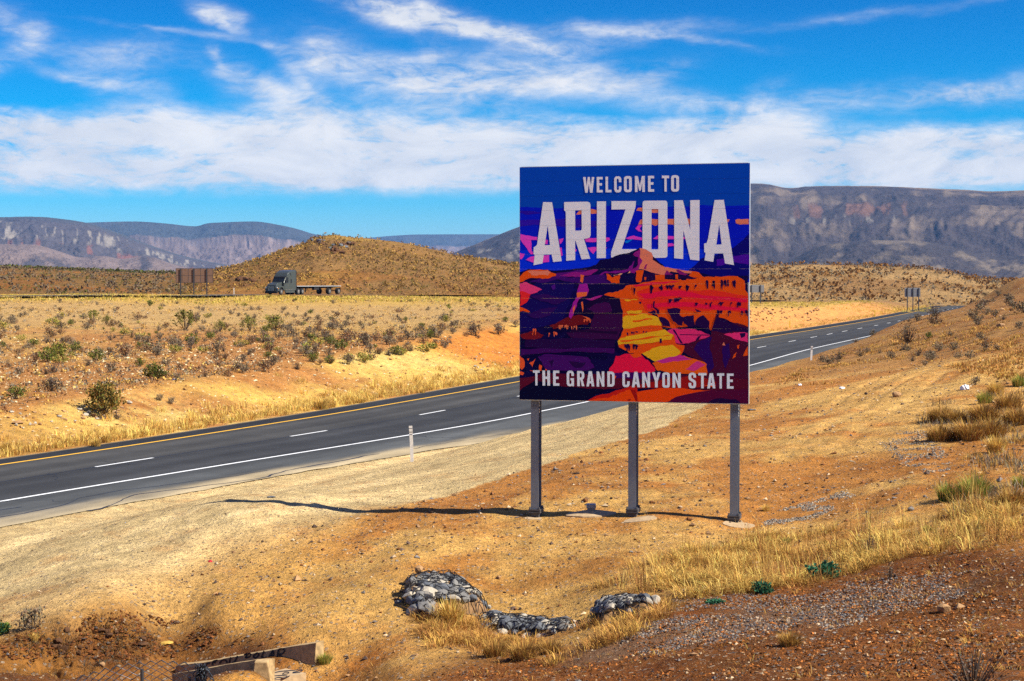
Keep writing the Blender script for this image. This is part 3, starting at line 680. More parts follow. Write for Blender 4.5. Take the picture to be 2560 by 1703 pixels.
HILL, G_HILL = ridge('hill', [(380, 742), (460, 712), (531, 678), (580, 669), (644, 650), (697, 632), (760, 612), (782, 600), (835, 593.5), (877, 599), (910, 601), (1032, 614), (1140, 641), (1292, 666), (1420, 700), (1520, 752)],
                     480, 318, 640, MAT_HILL, col_hill, 3, shape=1.15, rough=.9, seed=21, groundfit=True, nr=80)
def col_low(V, f, A, X, Y, Z, sd):
    n = fbm(X / 25, Y / 25, 203, 4)
    C = lerp(np.broadcast_to(C_HB * .85, X.shape + (3,)), C_HO * .95, sm(n, -.2, .4)); return C
RDG, G_RDG = ridge('low_ridge', [(-500, 640), (-200, 660), (0, 671), (150, 677), (300, 683), (420, 687), (560, 690), (700, 700), (900, 712)], 700, 330, 950, MAT_HILL, col_low, 3, shape=1.0, rough=.8, seed=23, groundfit=True)
def col_rise(V, f, A, X, Y, Z, sd):
    n = fbm(X / 25, Y / 25, 205, 4)
    return lerp(np.broadcast_to(np.array([.33, .205, .088]), X.shape + (3,)), np.array([.25, .14, .058]), sm(n, -.2, .4))
RISE, G_RISE = ridge('rise', [(1290, 700), (1500, 676), (1700, 667), (1880, 665), (2100, 665), (2280, 672), (2370, 682), (2440, 695), (2560, 704), (2900, 715)], 640, 425, 900, MAT_HILL, col_rise, 2, shape=1.0, rough=.8, seed=25, groundfit=True)

C_PUR = np.array([.085, .072, .074]); C_PNK = np.array([.225, .165, .140]); C_CRM = np.array([.29, .25, .20]); C_GRN = np.array([.058, .066, .070]); C_RST = np.array([.21, .09, .065])
def col_left(V, f, A, X, Y, Z, sd):
    n = fbm(A * 90, f * 4, 211, 4); n2 = fbm(A * 260, f * 9, 213, 4)
    C = np.broadcast_to(C_PUR, X.shape + (3,)).copy()
    C = lerp(C, C_CRM, sm(fbm(A * 420, f * 5, 215, 4) + .3 * n, .08, .3) * sm(f + .05 * n2, .58, .70) * (1 - sm(f + .06 * n2, .82, .92)) * .9)
    C = lerp(C, C_RST, sm(n2 + .4 * n, .05, .3) * sm(f, .46, .52) * (1 - sm(f, .58, .64)) * .8)
    C = lerp(C, C_PNK, (1 - sm(f + .12 * n, .16, .34)) * .9)
    return lerp(C, C_GRN * 1.2, sm(f, .9, .97) * .7)
MTL, _ = ridge('mountain', [(-700, 520), (-300, 545), (0, 545), (98, 544), (166, 551), (208, 557), (300, 585), (386, 618), (475, 645), (600, 668), (760, 690)], 8200, 5600, 9500, MAT_MTN, col_left, 0, gully=.22, gw=130, seed=31, na=480, nr=110)
def col_mesa(V, f, A, X, Y, Z, sd):
    n = fbm(A * 160, f * 3, 221, 4)
    C = np.broadcast_to(C_PNK * .72, X.shape + (3,)).copy()
    C = lerp(C, C_PNK * 1.05, sm(n, -.05, .3) * sm(f, .15, .3))
    C = lerp(C, C_PUR * 1.05, sm(f, .66, .70) * sm(fbm(A * 420, f * 2, 223, 3), -.2, .2) * .7)
    return lerp(C, C_GRN, sm(f, .76, .79) * .95)
MES, _ = ridge('mesa', [(120, 560), (208, 557), (342, 554), (416, 559), (488, 566), (500, 565), (512, 559), (560, 556), (639, 554), (700, 563), (755, 576), (782, 585), (869, 596), (950, 608), (1100, 640), (1250, 690)], 10500, 7600, 13000, MAT_MTN, col_mesa, 0,
               gully=.17, gw=110, seed=33, na=500, nr=110, cliff=[(0, 0), (.55, .42), (.72, .60), (.76, .76), (.9, .86), (1, 1)])
def col_bad(V, f, A, X, Y, Z, sd):
    n = fbm(A * 120, f * 3, 225, 4)
    return lerp(np.broadcast_to(C_PNK * .85, X.shape + (3,)), C_PUR, sm(n, -.1, .35)) 
BAD, _ = ridge('badlands', [(-300, 598), (-100, 606), (0, 611), (80, 612), (140, 626), (200, 644), (260, 640), (300, 648), (370, 640), (430, 660), (480, 672), (560, 684), (650, 690), (760, 695)], 6200, 4600, 7200, MAT_MTN, col_bad, 0, gully=.30, gw=90, seed=35, na=560, nr=110)
FMS, _ = ridge('far_mesa', [(820, 640), (880, 604), (907, 597), (977, 590), (1043, 586.5), (1150, 586), (1249, 586), (1330, 588), (1450, 600), (1600, 640)], 15000, 11500, 18000, MAT_MTN, col_mesa, 0, gully=.16, gw=300, seed=37, na=300, nr=70,
               cliff=[(0, 0), (.6, .40), (.75, .58), (.8, .74), (.92, .88), (1, 1)])
def col_right(V, f, A, X, Y, Z, sd):
    n = fbm(A * 60, f * 4, 231, 4); n2 = fbm(A * 200, f * 8, 233, 4)
    C = lerp(np.broadcast_to(np.array([.062, .050, .050]), X.shape + (3,)), np.array([.165, .125, .092]), sm(fbm(X / 420, Y / 420 + f * 3, 241, 4) + .5 * n + .5 * n2, -.02, .6))
    w = sm(A, .165, .18) * (1 - sm(A, .235, .25))
    C = lerp(C, np.array([.155, .085, .060]), sm(fbm(A * 300, f * 7, 239, 3), .02, .25) * sm(f, .62, .66) * (1 - sm(f, .74, .78)) * w * .9)
    C = lerp(C, C_CRM * .8, sm(fbm(A * 380, f * 4, 237, 3), .10, .3) * sm(f, .54, .6) * (1 - sm(f, .62, .66)) * w * .8)
    w2 = (1 - sm(A, .0, .03))
    C = lerp(C, C_CRM * .8, sm(n2, .0, .25) * sm(f, .35, .5) * (1 - sm(f, .7, .8)) * w2)
    return lerp(C, np.array([.22, .15, .09]), sm(f, .955, .99) * .9)
MTR, _ = ridge('mountain', [(1000, 690), (1135, 633), (1220, 600), (1292, 572), (1420, 530), (1600, 490), (1760, 468), (1875, 464), (1928, 466), (1970, 477), (2026, 471), (2110, 470), (2201, 471), (2305, 474), (2400, 478), (2484, 482), (2560, 480), (2900, 470), (3300, 520)],
               7000, 4300, 9500, MAT_MTN, col_right, 0, gully=.20, gw=300, seed=41, na=600, nr=130)
def col_foot(V, f, A, X, Y, Z, sd):
    n = fbm(A * 80, f * 5, 235, 4)
    return lerp(np.broadcast_to(np.array([.060, .050, .050]), X.shape + (3,)), np.array([.155, .122, .090]), sm(n, -.1, .4))
FTH, _ = ridge('foothill', [(1500, 690), (1700, 668), (1900, 662), (1985, 644), (2040, 620), (2083, 609), (2187, 602), (2300, 604), (2400, 622), (2480, 640), (2600, 632), (2800, 610), (3200, 640)], 5000, 3600, 5900, MAT_MTN, col_foot, 0, gully=.24, gw=110, seed=43, na=560, nr=110)

# ------------------------------------------------------------------ air
def build_haze():
    bm = bmesh.new(); box(bm, (0, 0, 0), (44000, 44000, 520))
    m = bpy.data.materials.new('haze'); m.use_nodes = True; nt = m.node_tree; nt.nodes.clear()
    out = nd(nt, 'ShaderNodeOutputMaterial'); v = nd(nt, 'ShaderNodeVolumePrincipled')
    v.inputs['Color'].default_value = HAZE_COL; v.inputs['Density'].default_value = HAZE; v.inputs['Anisotropy'].default_value = 0.0
    nt.links.new(v.outputs[0], out.inputs['Volume'])
    o = bm_obj('haze', bm, m, loc=(0, 0, 238)); setp(o, kind="stuff")
HAZE = 3.2e-5; HAZE_COL = (.17, .46, 1.0, 1)
build_haze()

# ------------------------------------------------------------------ the welcome sign
STEEL = mat('galvanised_steel', (.20, .235, .275), .45, .55, var=.10, scale=14)
STEEL_L = mat('bright_aluminium', (.62, .66, .68), .35, .6, var=.06, scale=10)
CONC = mat('concrete', (.36, .245, .115), .95, var=.42, scale=16, bump=.01)
CONC_P = mat('pale_concrete', (.37, .26, .145), .95, var=.25, scale=18, bump=.01)
def thing(name, label, cat, loc=(0, 0, 0), rotz=0.0, group=None):
    return setp(link(name, None, None, loc, rotz), label, cat, group)
S_W, S_H = 3.605, 3.66
S_ORG = Vector((0.118, 25.24, 4.435))                 # lower left corner of the face
SIGN_ROT = math.atan2(SIGN_DIR.y, SIGN_DIR.x)
SIGN_NRM = Vector((SIGN_DIR.y, -SIGN_DIR.x, 0))       # towards the road user
if SIGN_NRM.y > 0: SIGN_NRM = -SIGN_NRM
sign = thing('welcome_sign', 'tall square welcome sign with red canyon picture, standing on three grey steel posts', 'road sign', S_ORG, SIGN_ROT)
# local axes: x along the face, -y towards the viewer, z up
N_PLK = 16; PH = S_H / N_PLK; SEAMS = [k * PH for k in range(1, N_PLK)]
PLANK = mat('sign_plank', (.02, .025, .06), .45, var=.05, scale=3)
bm = bmesh.new(); box(bm, (0, 0, 0), (S_W - .05, .045, PH - .0015), bevel=.0006)
pm = bpy.data.meshes.new('plank'); bm.to_mesh(pm); bm.free(); pm.materials.append(PLANK)
for k in range(N_PLK): link('plank', pm, sign, (S_W / 2, .0225, PH * (k + .5)))
bm = bmesh.new()
box(bm, (.0125, .046, S_H / 2), (.025, .085, S_H + .004)); box(bm, (S_W - .0125, .046, S_H / 2), (.025, .085, S_H + .004))
box(bm, (S_W / 2, .046, -.004), (S_W - .05, .08, .009)); box(bm, (S_W / 2, .046, S_H + .004), (S_W - .05, .08, .009))
bm_obj('frame', bm, STEEL_L, sign)
bm = bmesh.new()
for z in (.35, 1.3, 2.35, 3.3): box(bm, (S_W / 2, .075, z), (S_W - .1, .05, .07))
bm_obj('stringer', bm, STEEL_L, sign)

# homography from photo pixels to the face
def homog(src, dst):
    A = []
    for (x, y), (u, v) in zip(src, dst):
        A.append([x, y, 1, 0, 0, 0, -u * x, -u * y, -u]); A.append([0, 0, 0, x, y, 1, -v * x, -v * y, -v])
    return np.linalg.svd(np.array(A))[2][-1].reshape(3, 3)
HG = homog([(1300.5, 419.6), (1874.0, 408.6), (1870.0, 1010.8), (1294.5, 999.3)], [(0, S_H), (S_W, S_H), (S_W, 0), (0, 0)])
def face_uv(pts, src):
    P = np.array(pts, float)
    if src == 'A': P = np.array([1280, 390]) + P * (620 / 2357)
    else: P = np.array([1280, 600]) + P * (620 / 2315)
    q = np.c_[P, np.ones(len(P))] @ HG.T
    q = q[:, :2] / q[:, 2:]
    return np.c_[np.clip(q[:, 0], .002, S_W - .002), np.clip(q[:, 1], .003, S_H - .003)]
_pm = {}
def print_mat(c):
    key = tuple(c)
    if key not in _pm:
        lin = [min(.90, 1.22 * (((v / 255 + .055) / 1.055) ** 2.4 if v > 10 else v / 3294)) for v in c]
        _pm[key] = mat('sign_print', tuple(lin), .55, var=.02, scale=3, spec=.06)
    return _pm[key]
def rough_edge(P, amt, r):
    """hand-cut outline: every long edge gets uneven midpoints"""
    if amt <= 0: return P
    for _ in range(2):
        out = []
        n = len(P)
        for i in range(n):
            a = P[i]; b = P[(i + 1) % n]; out.append(a); L = np.hypot(*(b - a))
            if L > .07:
                t = r.uniform(.35, .65); d = (b - a) / L; out.append(a + (b - a) * t + np.array([-d[1], d[0]]) * r.uniform(-1, 1) * min(amt, L * .16))
        P = np.array(out)
    return P
_layer = [0]; _art = []
def art(c, pts, src='B', amt=.014, holes=(), lay=True, name='print'):
    """one printed shape on the face; shapes of one call order lie .25 mm above the earlier ones"""
    r = np.random.default_rng(len(pts) * 31 + _layer[0])
    if lay: _layer[0] += 1
    o = face_uv(pts, src); o = rough_edge(o, amt, r); loops = [o] + [face_uv(h, src) for h in holes]
    o[:, 0] = np.clip(o[:, 0], .002, S_W - .002); o[:, 1] = np.clip(o[:, 1], .003, S_H - .003)
    tri = tessellate_polygon([[Vector((p[0], p[1], 0)) for p in l] for l in loops])
    V = np.concatenate(loops); y = -(.0005 + .00009 * _layer[0])
    _art.append((name, tuple(c), [(V, tri, y)]))
def flush_art():
    for name, c, shapes in _art:
        bm = bmesh.new()
        for V, tri, y in shapes:
            vs = [bm.verts.new((p[0], y, p[1])) for p in V]
            for t in tri:
                if len(set(t)) == 3:
                    try: bm.faces.new([vs[i] for i in t])
                    except ValueError: pass
        for z in SEAMS:                                            # the print is cut along the plank joints
            for dz in (-.0010, .0010):
                bmesh.ops.bisect_plane(bm, geom=bm.verts[:] + bm.edges[:] + bm.faces[:], plane_co=(0, 0, z + dz), plane_no=(0, 0, 1))
            kill = [f for f in bm.faces if abs(f.calc_center_median().z - z) < .0009]
            bmesh.ops.delete(bm, geom=kill, context='FACES')
        for f in bm.faces:
            if f.normal.y > 0: f.normal_flip()
        me = bpy.data.meshes.new(name); bm.to_mesh(me); bm.free(); me.materials.append(print_mat(c)); link(name, me, sign)
    _art.clear()

NAVY = (13, 4, 62); ORG = (255, 78, 14); RED = (255, 36, 40); CRIM = (250, 18, 62); YLW = (255, 168, 26); PUR = (58, 8, 100); MAG = (140, 22, 120); MAR = (98, 14, 34); DPU = (34, 4, 62); SLM = (255, 122, 92)
art((0, 66, 172), [(78, 113), (2258, 72), (2250, 520), (78, 520)], 'A', 0)
art((2, 22, 186), [(78, 487), (250, 492), (480, 497), (760, 486), (1150, 468), (1250, 478), (1560, 482), (1820, 466), (2000, 478), (2252, 470), (2250, 1200), (70, 1160)], 'A', .006)
art((0, 44, 214), [(70, 900), (500, 880), (1500, 870), (2250, 900), (2250, 1160), (68, 1160)], 'A', .01)
art((44, 14, 160), [(76, 612), (420, 600), (830, 618), (820, 668), (500, 676), (240, 655), (76, 672)], 'A')
art((38, 10, 150), [(76, 520), (300, 532), (360, 545), (200, 552), (76, 545)], 'A')
for P in ([(608, 558), (640, 520), (740, 515), (750, 505), (806, 515), (806, 548), (760, 552), (740, 545)], [(1178, 520), (1195, 495), (1240, 490), (1300, 505), (1390, 505), (1388, 540), (1330, 540), (1240, 530)],
          [(1195, 655), (1215, 610), (1240, 598), (1330, 598), (1400, 600), (1475, 598), (1690, 598), (1690, 650), (1540, 655), (1475, 650), (1390, 650), (1360, 665), (1325, 650), (1240, 650)],
          [(2020, 600), (2065, 602), (2050, 632)], [(2118, 610), (2140, 598), (2246, 598), (2246, 648), (2160, 652), (2125, 640)]): art(SLM, P, 'A', .006)
for P in ([(78, 742), (130, 755), (240, 770), (240, 800), (180, 800), (185, 900), (210, 930), (180, 935), (120, 850), (78, 790)], [(445, 790), (490, 780), (465, 830), (450, 835)], [(690, 790), (740, 780), (920, 775), (930, 795), (900, 815), (700, 815)],
          [(715, 870), (800, 865), (900, 870), (890, 880), (790, 900), (770, 930), (740, 900)], [(1075, 780), (1150, 755), (1235, 775), (1235, 800), (1180, 795), (1100, 790)], [(1170, 690), (1200, 655), (1235, 660), (1210, 690), (1235, 720), (1200, 715)],
          [(1335, 785), (1380, 755), (1640, 770), (1640, 790), (1480, 792), (1400, 790)], [(1475, 830), (1540, 835), (1540, 855), (1475, 860)], [(74, 920), (120, 930), (90, 980), (74, 980)], [(130, 985), (180, 955), (350, 940), (350, 1005), (200, 1010)],
          [(300, 775), (340, 800), (335, 840), (300, 830)], [(440, 870), (470, 870), (480, 945), (455, 950)], [(598, 880), (612, 890), (604, 910), (598, 905)]): art((236, 62, 186), P, 'A', .006)
art((0, 118, 214), [(1065, 810), (1155, 785), (1100, 825), (1080, 828)], 'A', .004)
art((8, 4, 108), [(2250, 735), (2190, 800), (2100, 870), (2000, 905), (1920, 945), (1800, 970), (1740, 1030), (1670, 1085), (1800, 1170), (2250, 1170)], 'A', .008)
art((72, 8, 150), [(1938, 985), (2040, 962), (2246, 935), (2246, 1030), (2100, 1010), (1940, 1042)], 'A', .01)
# lettering
_layer[0] += 1
PINK = (242, 224, 230)
LET = [([(298, 440), (383, 442), (470, 998), (388, 1006), (374, 934), (300, 938), (287, 1020), (202, 1037), (214, 938), (203, 932), (205, 868), (222, 858), (236, 845)], [[(340, 660), (360, 846), (310, 848)]]),
       ([(497, 440), (715, 436), (738, 444), (746, 462), (746, 752), (738, 772), (716, 782), (682, 788), (740, 975), (658, 982), (603, 806), (598, 806), (598, 988), (512, 995), (512, 540), (508, 526), (497, 520)], [[(600, 518), (662, 518), (662, 700), (654, 708), (600, 710)]]),
       ([(808, 434), (893, 433), (888, 968), (802, 971)], []),
       ([(945, 430), (1178, 430), (1172, 490), (1040, 884), (1195, 884), (1190, 960), (938, 962), (938, 915), (1078, 508), (945, 510)], []),
       ([(1262, 427), (1452, 425), (1468, 431), (1475, 446), (1473, 945), (1466, 960), (1450, 966), (1256, 968), (1240, 960), (1236, 945), (1240, 448), (1246, 433)], [[(1325, 505), (1389, 505), (1387, 886), (1321, 886)]]),
       ([(1540, 423), (1621, 422), (1690, 700), (1692, 422), (1780, 420), (1776, 992), (1690, 983), (1625, 705), (1622, 978), (1537, 970)], []),
       ([(1922, 420), (2010, 418), (2105, 1035), (2020, 1020), (2003, 925), (1920, 925), (1908, 1005), (1825, 990), (1836, 918), (1822, 912), (1822, 832), (1845, 826), (1858, 792)], [[(1965, 648), (1988, 840), (1938, 842)]])]
for o, h in LET: art(PINK, o, 'A', 0, h, lay=False, name='letter')
_layer[0] += 1
def rr(x0, y0, x1, y1, c, n=3, cy=None):
    """rounded box outline, counter-clockwise"""
    cy = c if cy is None else cy; P = []
    for ox, oy, a0 in ((x1 - c, y0 + cy, -90), (x1 - c, y1 - cy, 0), (x0 + c, y1 - cy, 90), (x0 + c, y0 + cy, 180)):
        for k in range(n + 1):
            a = math.radians(a0 + 90 * k / n); P.append((ox + c * math.cos(a), oy + cy * math.sin(a)))
    return P
GLY = {'T': ([(0, 1), (1, 1), (1, .84), (.66, .84), (.66, 0), (.34, 0), (.34, .84), (0, .84)], []),
       'H': ([(0, 1), (.36, 1), (.36, .6), (.64, .6), (.64, 1), (1, 1), (1, 0), (.64, 0), (.64, .44), (.36, .44), (.36, 0), (0, 0)], []),
       'E': ([(0, 1), (1, 1), (1, .84), (.42, .84), (.42, .6), (.88, .6), (.88, .44), (.42, .44), (.42, .16), (1, .16), (1, 0), (0, 0)], []),
       'L': ([(0, 1), (.42, 1), (.42, .16), (1, .16), (1, 0), (0, 0)], []),
       'W': ([(0, 1), (.23, 1), (.31, .42), (.42, 1), (.60, 1), (.70, .42), (.78, 1), (1, 1), (.83, 0), (.61, 0), (.51, .55), (.40, 0), (.18, 0)], []),
       'M': ([(0, 0), (0, 1), (.30, 1), (.5, .42), (.70, 1), (1, 1), (1, 0), (.74, 0), (.74, .58), (.58, .08), (.42, .08), (.26, .58), (.26, 0)], []),
       'N': ([(0, 0), (0, 1), (.30, 1), (.67, .42), (.67, 1), (1, 1), (1, 0), (.70, 0), (.33, .58), (.33, 0)], []),
       'A': ([(0, 0), (.30, 1), (.70, 1), (1, 0), (.68, 0), (.62, .2), (.38, .2), (.32, 0)], [[(.43, .35), (.57, .35), (.5, .74)]]),
       'Y': ([(0, 1), (.34, 1), (.5, .62), (.66, 1), (1, 1), (.66, .40), (.66, 0), (.34, 0), (.34, .40)], []),
       'O': (rr(0, 0, 1, 1, .34, 4, .17), [rr(.35, .15, .65, .85, .12, 3, .06)]),
       'D': ([(0, 0), (0, 1), (.62, 1), (.85, .95), (1, .84), (1, .16), (.85, .05), (.62, 0)], [[(.36, .16), (.58, .17), (.65, .24), (.65, .76), (.58, .83), (.36, .84)]]),
       'R': ([(0, 0), (0, 1), (.62, 1), (.86, .95), (.98, .84), (.98, .62), (.88, .50), (.74, .45), (1, 0), (.64, 0), (.44, .42), (.36, .42), (.36, 0)], [[(.36, .57), (.56, .58), (.63, .64), (.63, .79), (.56, .85), (.36, .86)]]),
       'C': ([(1, .64), (1, .83), (.86, .96), (.66, 1), (.34, 1), (.14, .96), (0, .83), (0, .17), (.14, .04), (.34, 0), (.66, 0), (.86, .04), (1, .17), (1, .38), (.65, .38), (.65, .21), (.58, .15), (.42, .15), (.35, .21), (.35, .79), (.42, .85), (.58, .85), (.65, .79), (.65, .64)], []),
       'G': ([(1, .66), (1, .83), (.86, .96), (.66, 1), (.34, 1), (.14, .96), (0, .83), (0, .17), (.14, .04), (.34, 0), (.60, 0), (.72, .06), (.76, 0), (1, 0), (1, .52), (.52, .52), (.52, .38), (.65, .38), (.65, .21), (.58, .15), (.42, .15), (.35, .21), (.35, .79), (.42, .85), (.58, .85), (.65, .79), (.65, .66)], []),
       'S': ([(1, .68), (1, .84), (.86, .96), (.66, 1), (.34, 1), (.14, .96), (0, .84), (0, .62), (.12, .52), (.55, .39), (.64, .33), (.64, .21), (.58, .15), (.42, .15), (.36, .21), (.36, .35), (0, .35), (0, .16), (.14, .04), (.34, 0), (.66, 0), (.86, .04), (1, .16), (1, .40), (.88, .50), (.46, .63), (.36, .69), (.36, .79), (.42, .85), (.58, .85), (.64, .79), (.64, .68)], [])}
def word(boxes, c, src):
    _layer[0] += 1
    for ch, x0, y0, x1, y1 in boxes:
        o, hs = GLY[ch]; f = lambda P: [(x0 + (x1 - x0) * a, y1 + (y0 - y1) * b) for a, b in P]
        art(c, f(o), src, 0, [f(h) for h in hs], lay=False, name='letter')
word([('W', 678, 204, 784, 351), ('E', 807, 203, 863, 349), ('L', 890, 201, 946, 348), ('C', 972, 197, 1040, 349), ('O', 1065, 195, 1139, 346), ('M', 1168, 194, 1262, 344), ('E', 1292, 192, 1350, 342), ('T', 1424, 190, 1492, 340), ('O', 1511, 186, 1586, 341)], (240, 222, 230), 'A')
# the canyon picture
art(NAVY, [(57, 300), (150, 268), (360, 282), (560, 272), (680, 255), (780, 230), (815, 185), (930, 165), (1000, 135), (1060, 125), (1150, 92), (1185, 72), (1240, 85), (1310, 150), (1400, 225), (1440, 262), (1700, 290), (1850, 330), (2000, 335), (2196, 330), (2206, 1533), (57, 1492)], 'B', .008)
art((18, 6, 84), [(70, 480), (220, 395), (420, 380), (600, 410), (610, 500), (560, 600), (500, 740), (300, 800), (66, 860)], 'B', .02)
art(PUR, [(160, 385), (300, 350), (600, 345), (860, 320), (1000, 395), (860, 402), (700, 405), (560, 398), (430, 365), (250, 398)])
art((80, 12, 110), [(370, 322), (560, 290), (700, 270), (640, 330), (520, 345), (420, 352)])
art(MAG, [(440, 335), (560, 300), (700, 285), (803, 275), (735, 325), (640, 348), (560, 338)])
art((120, 16, 124), [(805, 330), (870, 290), (1080, 270), (1140, 190), (1130, 275), (1040, 305), (900, 305)])
art(MAG, [(1125, 135), (1195, 85), (1200, 160), (1225, 185), (1180, 275), (1140, 310), (1095, 300), (1172, 230), (1178, 160)])
art(SLM, [(1187, 74), (1250, 88), (1300, 118), (1313, 152), (1308, 182), (1356, 215), (1425, 252), (1530, 268), (1670, 288), (1720, 318), (1580, 308), (1475, 290), (1455, 318), (1396, 328), (1306, 304), (1230, 278), (1178, 272), (1213, 190), (1188, 158), (1194, 104)], 'B', .008)
art((150, 30, 100), [(1225, 270), (1240, 230), (1260, 220), (1245, 275)], 'B', .004)
art((128, 20, 100), [(1440, 280), (1500, 318), (1440, 330), (1420, 322)]); art((128, 20, 100), [(1525, 275), (1640, 318), (1560, 320)])
art(ORG, [(66, 345), (100, 305), (160, 278), (330, 276), (410, 315), (405, 335), (300, 358), (180, 352), (120, 372), (66, 395)])
art(SLM, [(140, 290), (330, 282), (358, 300), (330, 332), (250, 322), (180, 328)])
art((226, 58, 116), [(66, 405), (130, 390), (276, 462), (168, 505), (66, 480)]); art(RED, [(66, 478), (168, 503), (150, 552), (98, 600), (66, 620)]); art(ORG, [(66, 620), (98, 632), (162, 665), (150, 675), (66, 668)])
art((44, 8, 84), [(140, 520), (330, 505), (520, 545), (420, 600), (260, 570)]); art((44, 8, 84), [(130, 700), (260, 640), (420, 620), (350, 700), (240, 730)]); art((70, 14, 120), [(360, 430), (395, 410), (400, 455), (375, 465)])
# the great red wall
art(ORG, [(850, 510), (960, 480), (1030, 460), (1060, 425), (1200, 400), (1300, 380), (1480, 368), (1620, 372), (1680, 290), (1740, 300), (1790, 345), (1900, 337), (2100, 337), (2165, 378), (2170, 462), (2198, 495), (2198, 810), (2060, 770), (1930, 722), (1900, 690), (1862, 842), (1840, 840), (1830, 760), (1780, 700), (1720, 740), (1700, 800), (1600, 810), (1500, 830), (1400, 810), (1350, 700), (1200, 660), (1040, 660), (1030, 600), (1000, 540), (870, 515)])
art((255, 44, 30), [(1160, 480), (1400, 430), (1700, 470), (1900, 470), (2196, 520), (2196, 700), (2000, 640), (1780, 660), (1500, 640), (1240, 660), (1180, 560)])
art(CRIM, [(1180, 500), (1500, 470), (1850, 520), (2190, 540), (2190, 580), (1850, 560), (1500, 520), (1230, 545)]); art(CRIM, [(1250, 600), (1500, 570), (1780, 600), (2190, 640), (2190, 668), (1800, 640), (1500, 620), (1260, 640)])
art(CRIM, [(1120, 425), (1300, 392), (1560, 385), (1440, 405), (1200, 430)])
art(DPU, [(1420, 330), (1520, 325), (1640, 330), (1730, 350), (1700, 362), (1560, 360), (1430, 355)])
art(DPU, [(1235, 310), (1330, 310), (1330, 375), (1200, 395), (1210, 350)])
for P in ([(1150, 285), (1225, 280), (1215, 330), (1195, 395), (1155, 390)], [(875, 310), (905, 320), (930, 350), (985, 330), (1005, 312), (1000, 400), (925, 400), (880, 365)], [(1330, 322), (1420, 325), (1420, 370), (1335, 370)], [(1520, 320), (1545, 320), (1545, 365), (1520, 360)], [(1230, 345), (1250, 345), (1245, 375), (1232, 370)]): art(ORG, P, 'B', .01)
art((255, 160, 120), [(905, 310), (960, 325), (1030, 310), (1010, 325), (950, 332)]); art((255, 160, 120), [(1075, 310), (1098, 285), (1100, 305)], 'B', .004)
rs = np.random.default_rng(5)
def slots(x0, x1, yf, n, wmin, wmax, hmin, hmax, c=DPU):
    _layer[0] += 1
    for x in np.sort(rs.uniform(x0, x1, n)):
        w = rs.uniform(wmin, wmax); h = rs.uniform(hmin, hmax); y = yf(x) + rs.uniform(-8, 8); k = rs.uniform(-.5, .5) * w
        art(c, [(x, y), (x + w * .5, y - h * .1), (x + w, y + h * .1), (x + w * .75 + k, y + h * .55), (x + w * .6 + k, y + h), (x + w * .25 + k, y + h * .9), (x + w * .1, y + h * .5)], 'B', .005, lay=False)
    _layer[0] += 1
slots(1260, 1700, lambda x: 430 - (x - 1260) * .03, 13, 14, 40, 25, 70); slots(1740, 2070, lambda x: 385 - (x - 1740) * .02, 12, 12, 30, 30, 90); slots(1070, 1150, lambda x: 450, 4, 10, 25, 20, 60)
slots(1680, 2180, lambda x: 585 + (x - 1680) * .0, 15, 10, 34, 12, 42); slots(1440, 1560, lambda x: 545, 4, 30, 60, 20, 60); slots(1900, 2190, lambda x: 660, 9, 10, 30, 25, 60); slots(1070, 1190, lambda x: 580, 7, 10, 28, 15, 50); slots(1040, 1060, lambda x: 640, 3, 12, 20, 40, 90)
art(DPU, [(1440, 640), (1500, 632), (1570, 650), (1560, 700), (1600, 720), (1580, 800), (1540, 790), (1500, 760), (1470, 700)]); art(DPU, [(1590, 720), (1690, 700), (1700, 800), (1640, 810), (1600, 780)]); art(DPU, [(1700, 640), (1765, 668), (1720, 672)])
art(DPU, [(1315, 570), (1330, 572), (1322, 625), (1365, 650), (1370, 695), (1350, 690), (1340, 655), (1310, 630)], 'B', .006); art(DPU, [(1255, 668), (1330, 655), (1340, 690), (1270, 680)])
art(DPU, [(1360, 720), (1420, 725), (1460, 760), (1470, 810), (1400, 800)]); art(DPU, [(1720, 735), (1780, 700), (1838, 760), (1845, 845), (1760, 820), (1700, 800)])
art((216, 42, 104), [(1440, 850), (1490, 825), (1700, 830), (1840, 880), (1845, 900), (1790, 980), (1720, 960), (1590, 970), (1520, 960)])
art(DPU, [(1490, 830), (1515, 840), (1560, 920), (1590, 965), (1570, 965), (1530, 890)], 'B', .006); art(DPU, [(1560, 880), (1850, 882), (1848, 890), (1560, 886)], 'B', .003); art(DPU, [(1730, 900), (1760, 890), (1730, 945), (1700, 950)], 'B', .005)
art((70, 8, 44), [(1600, 985), (1850, 890), (1905, 690), (1960, 780), (2060, 775), (2197, 812), (2200, 1310), (1812, 1262), (1812, 1160), (1660, 1085), (1588, 1045)])
art(DPU, [(1860, 850), (1910, 720), (2060, 780), (2196, 820), (2190, 870), (2060, 850), (1940, 860)]); art((40, 4, 84), [(1690, 1020), (1720, 960), (1860, 900), (1840, 1020), (1880, 1180), (1830, 1240), (1780, 1120)]); art((40, 4, 84), [(1960, 1000), (2020, 960), (2030, 1100), (1990, 1200), (1960, 1120)])
art((222, 44, 110), [(1970, 880), (2070, 862), (2197, 870), (2197, 955), (2100, 930)]); art(DPU, [(2120, 870), (2175, 866), (2170, 900), (2135, 915)], 'B', .006); art(SLM, [(1955, 980), (1972, 952), (1985, 985)], 'B', .003)
for P in ([(2095, 985), (2118, 975), (2110, 1015), (2098, 1010)], [(2050, 1110), (2065, 1070), (2092, 1045), (2080, 1090)], [(2150, 1085), (2195, 990), (2196, 1075)]): art(ORG, P, 'B', .006)
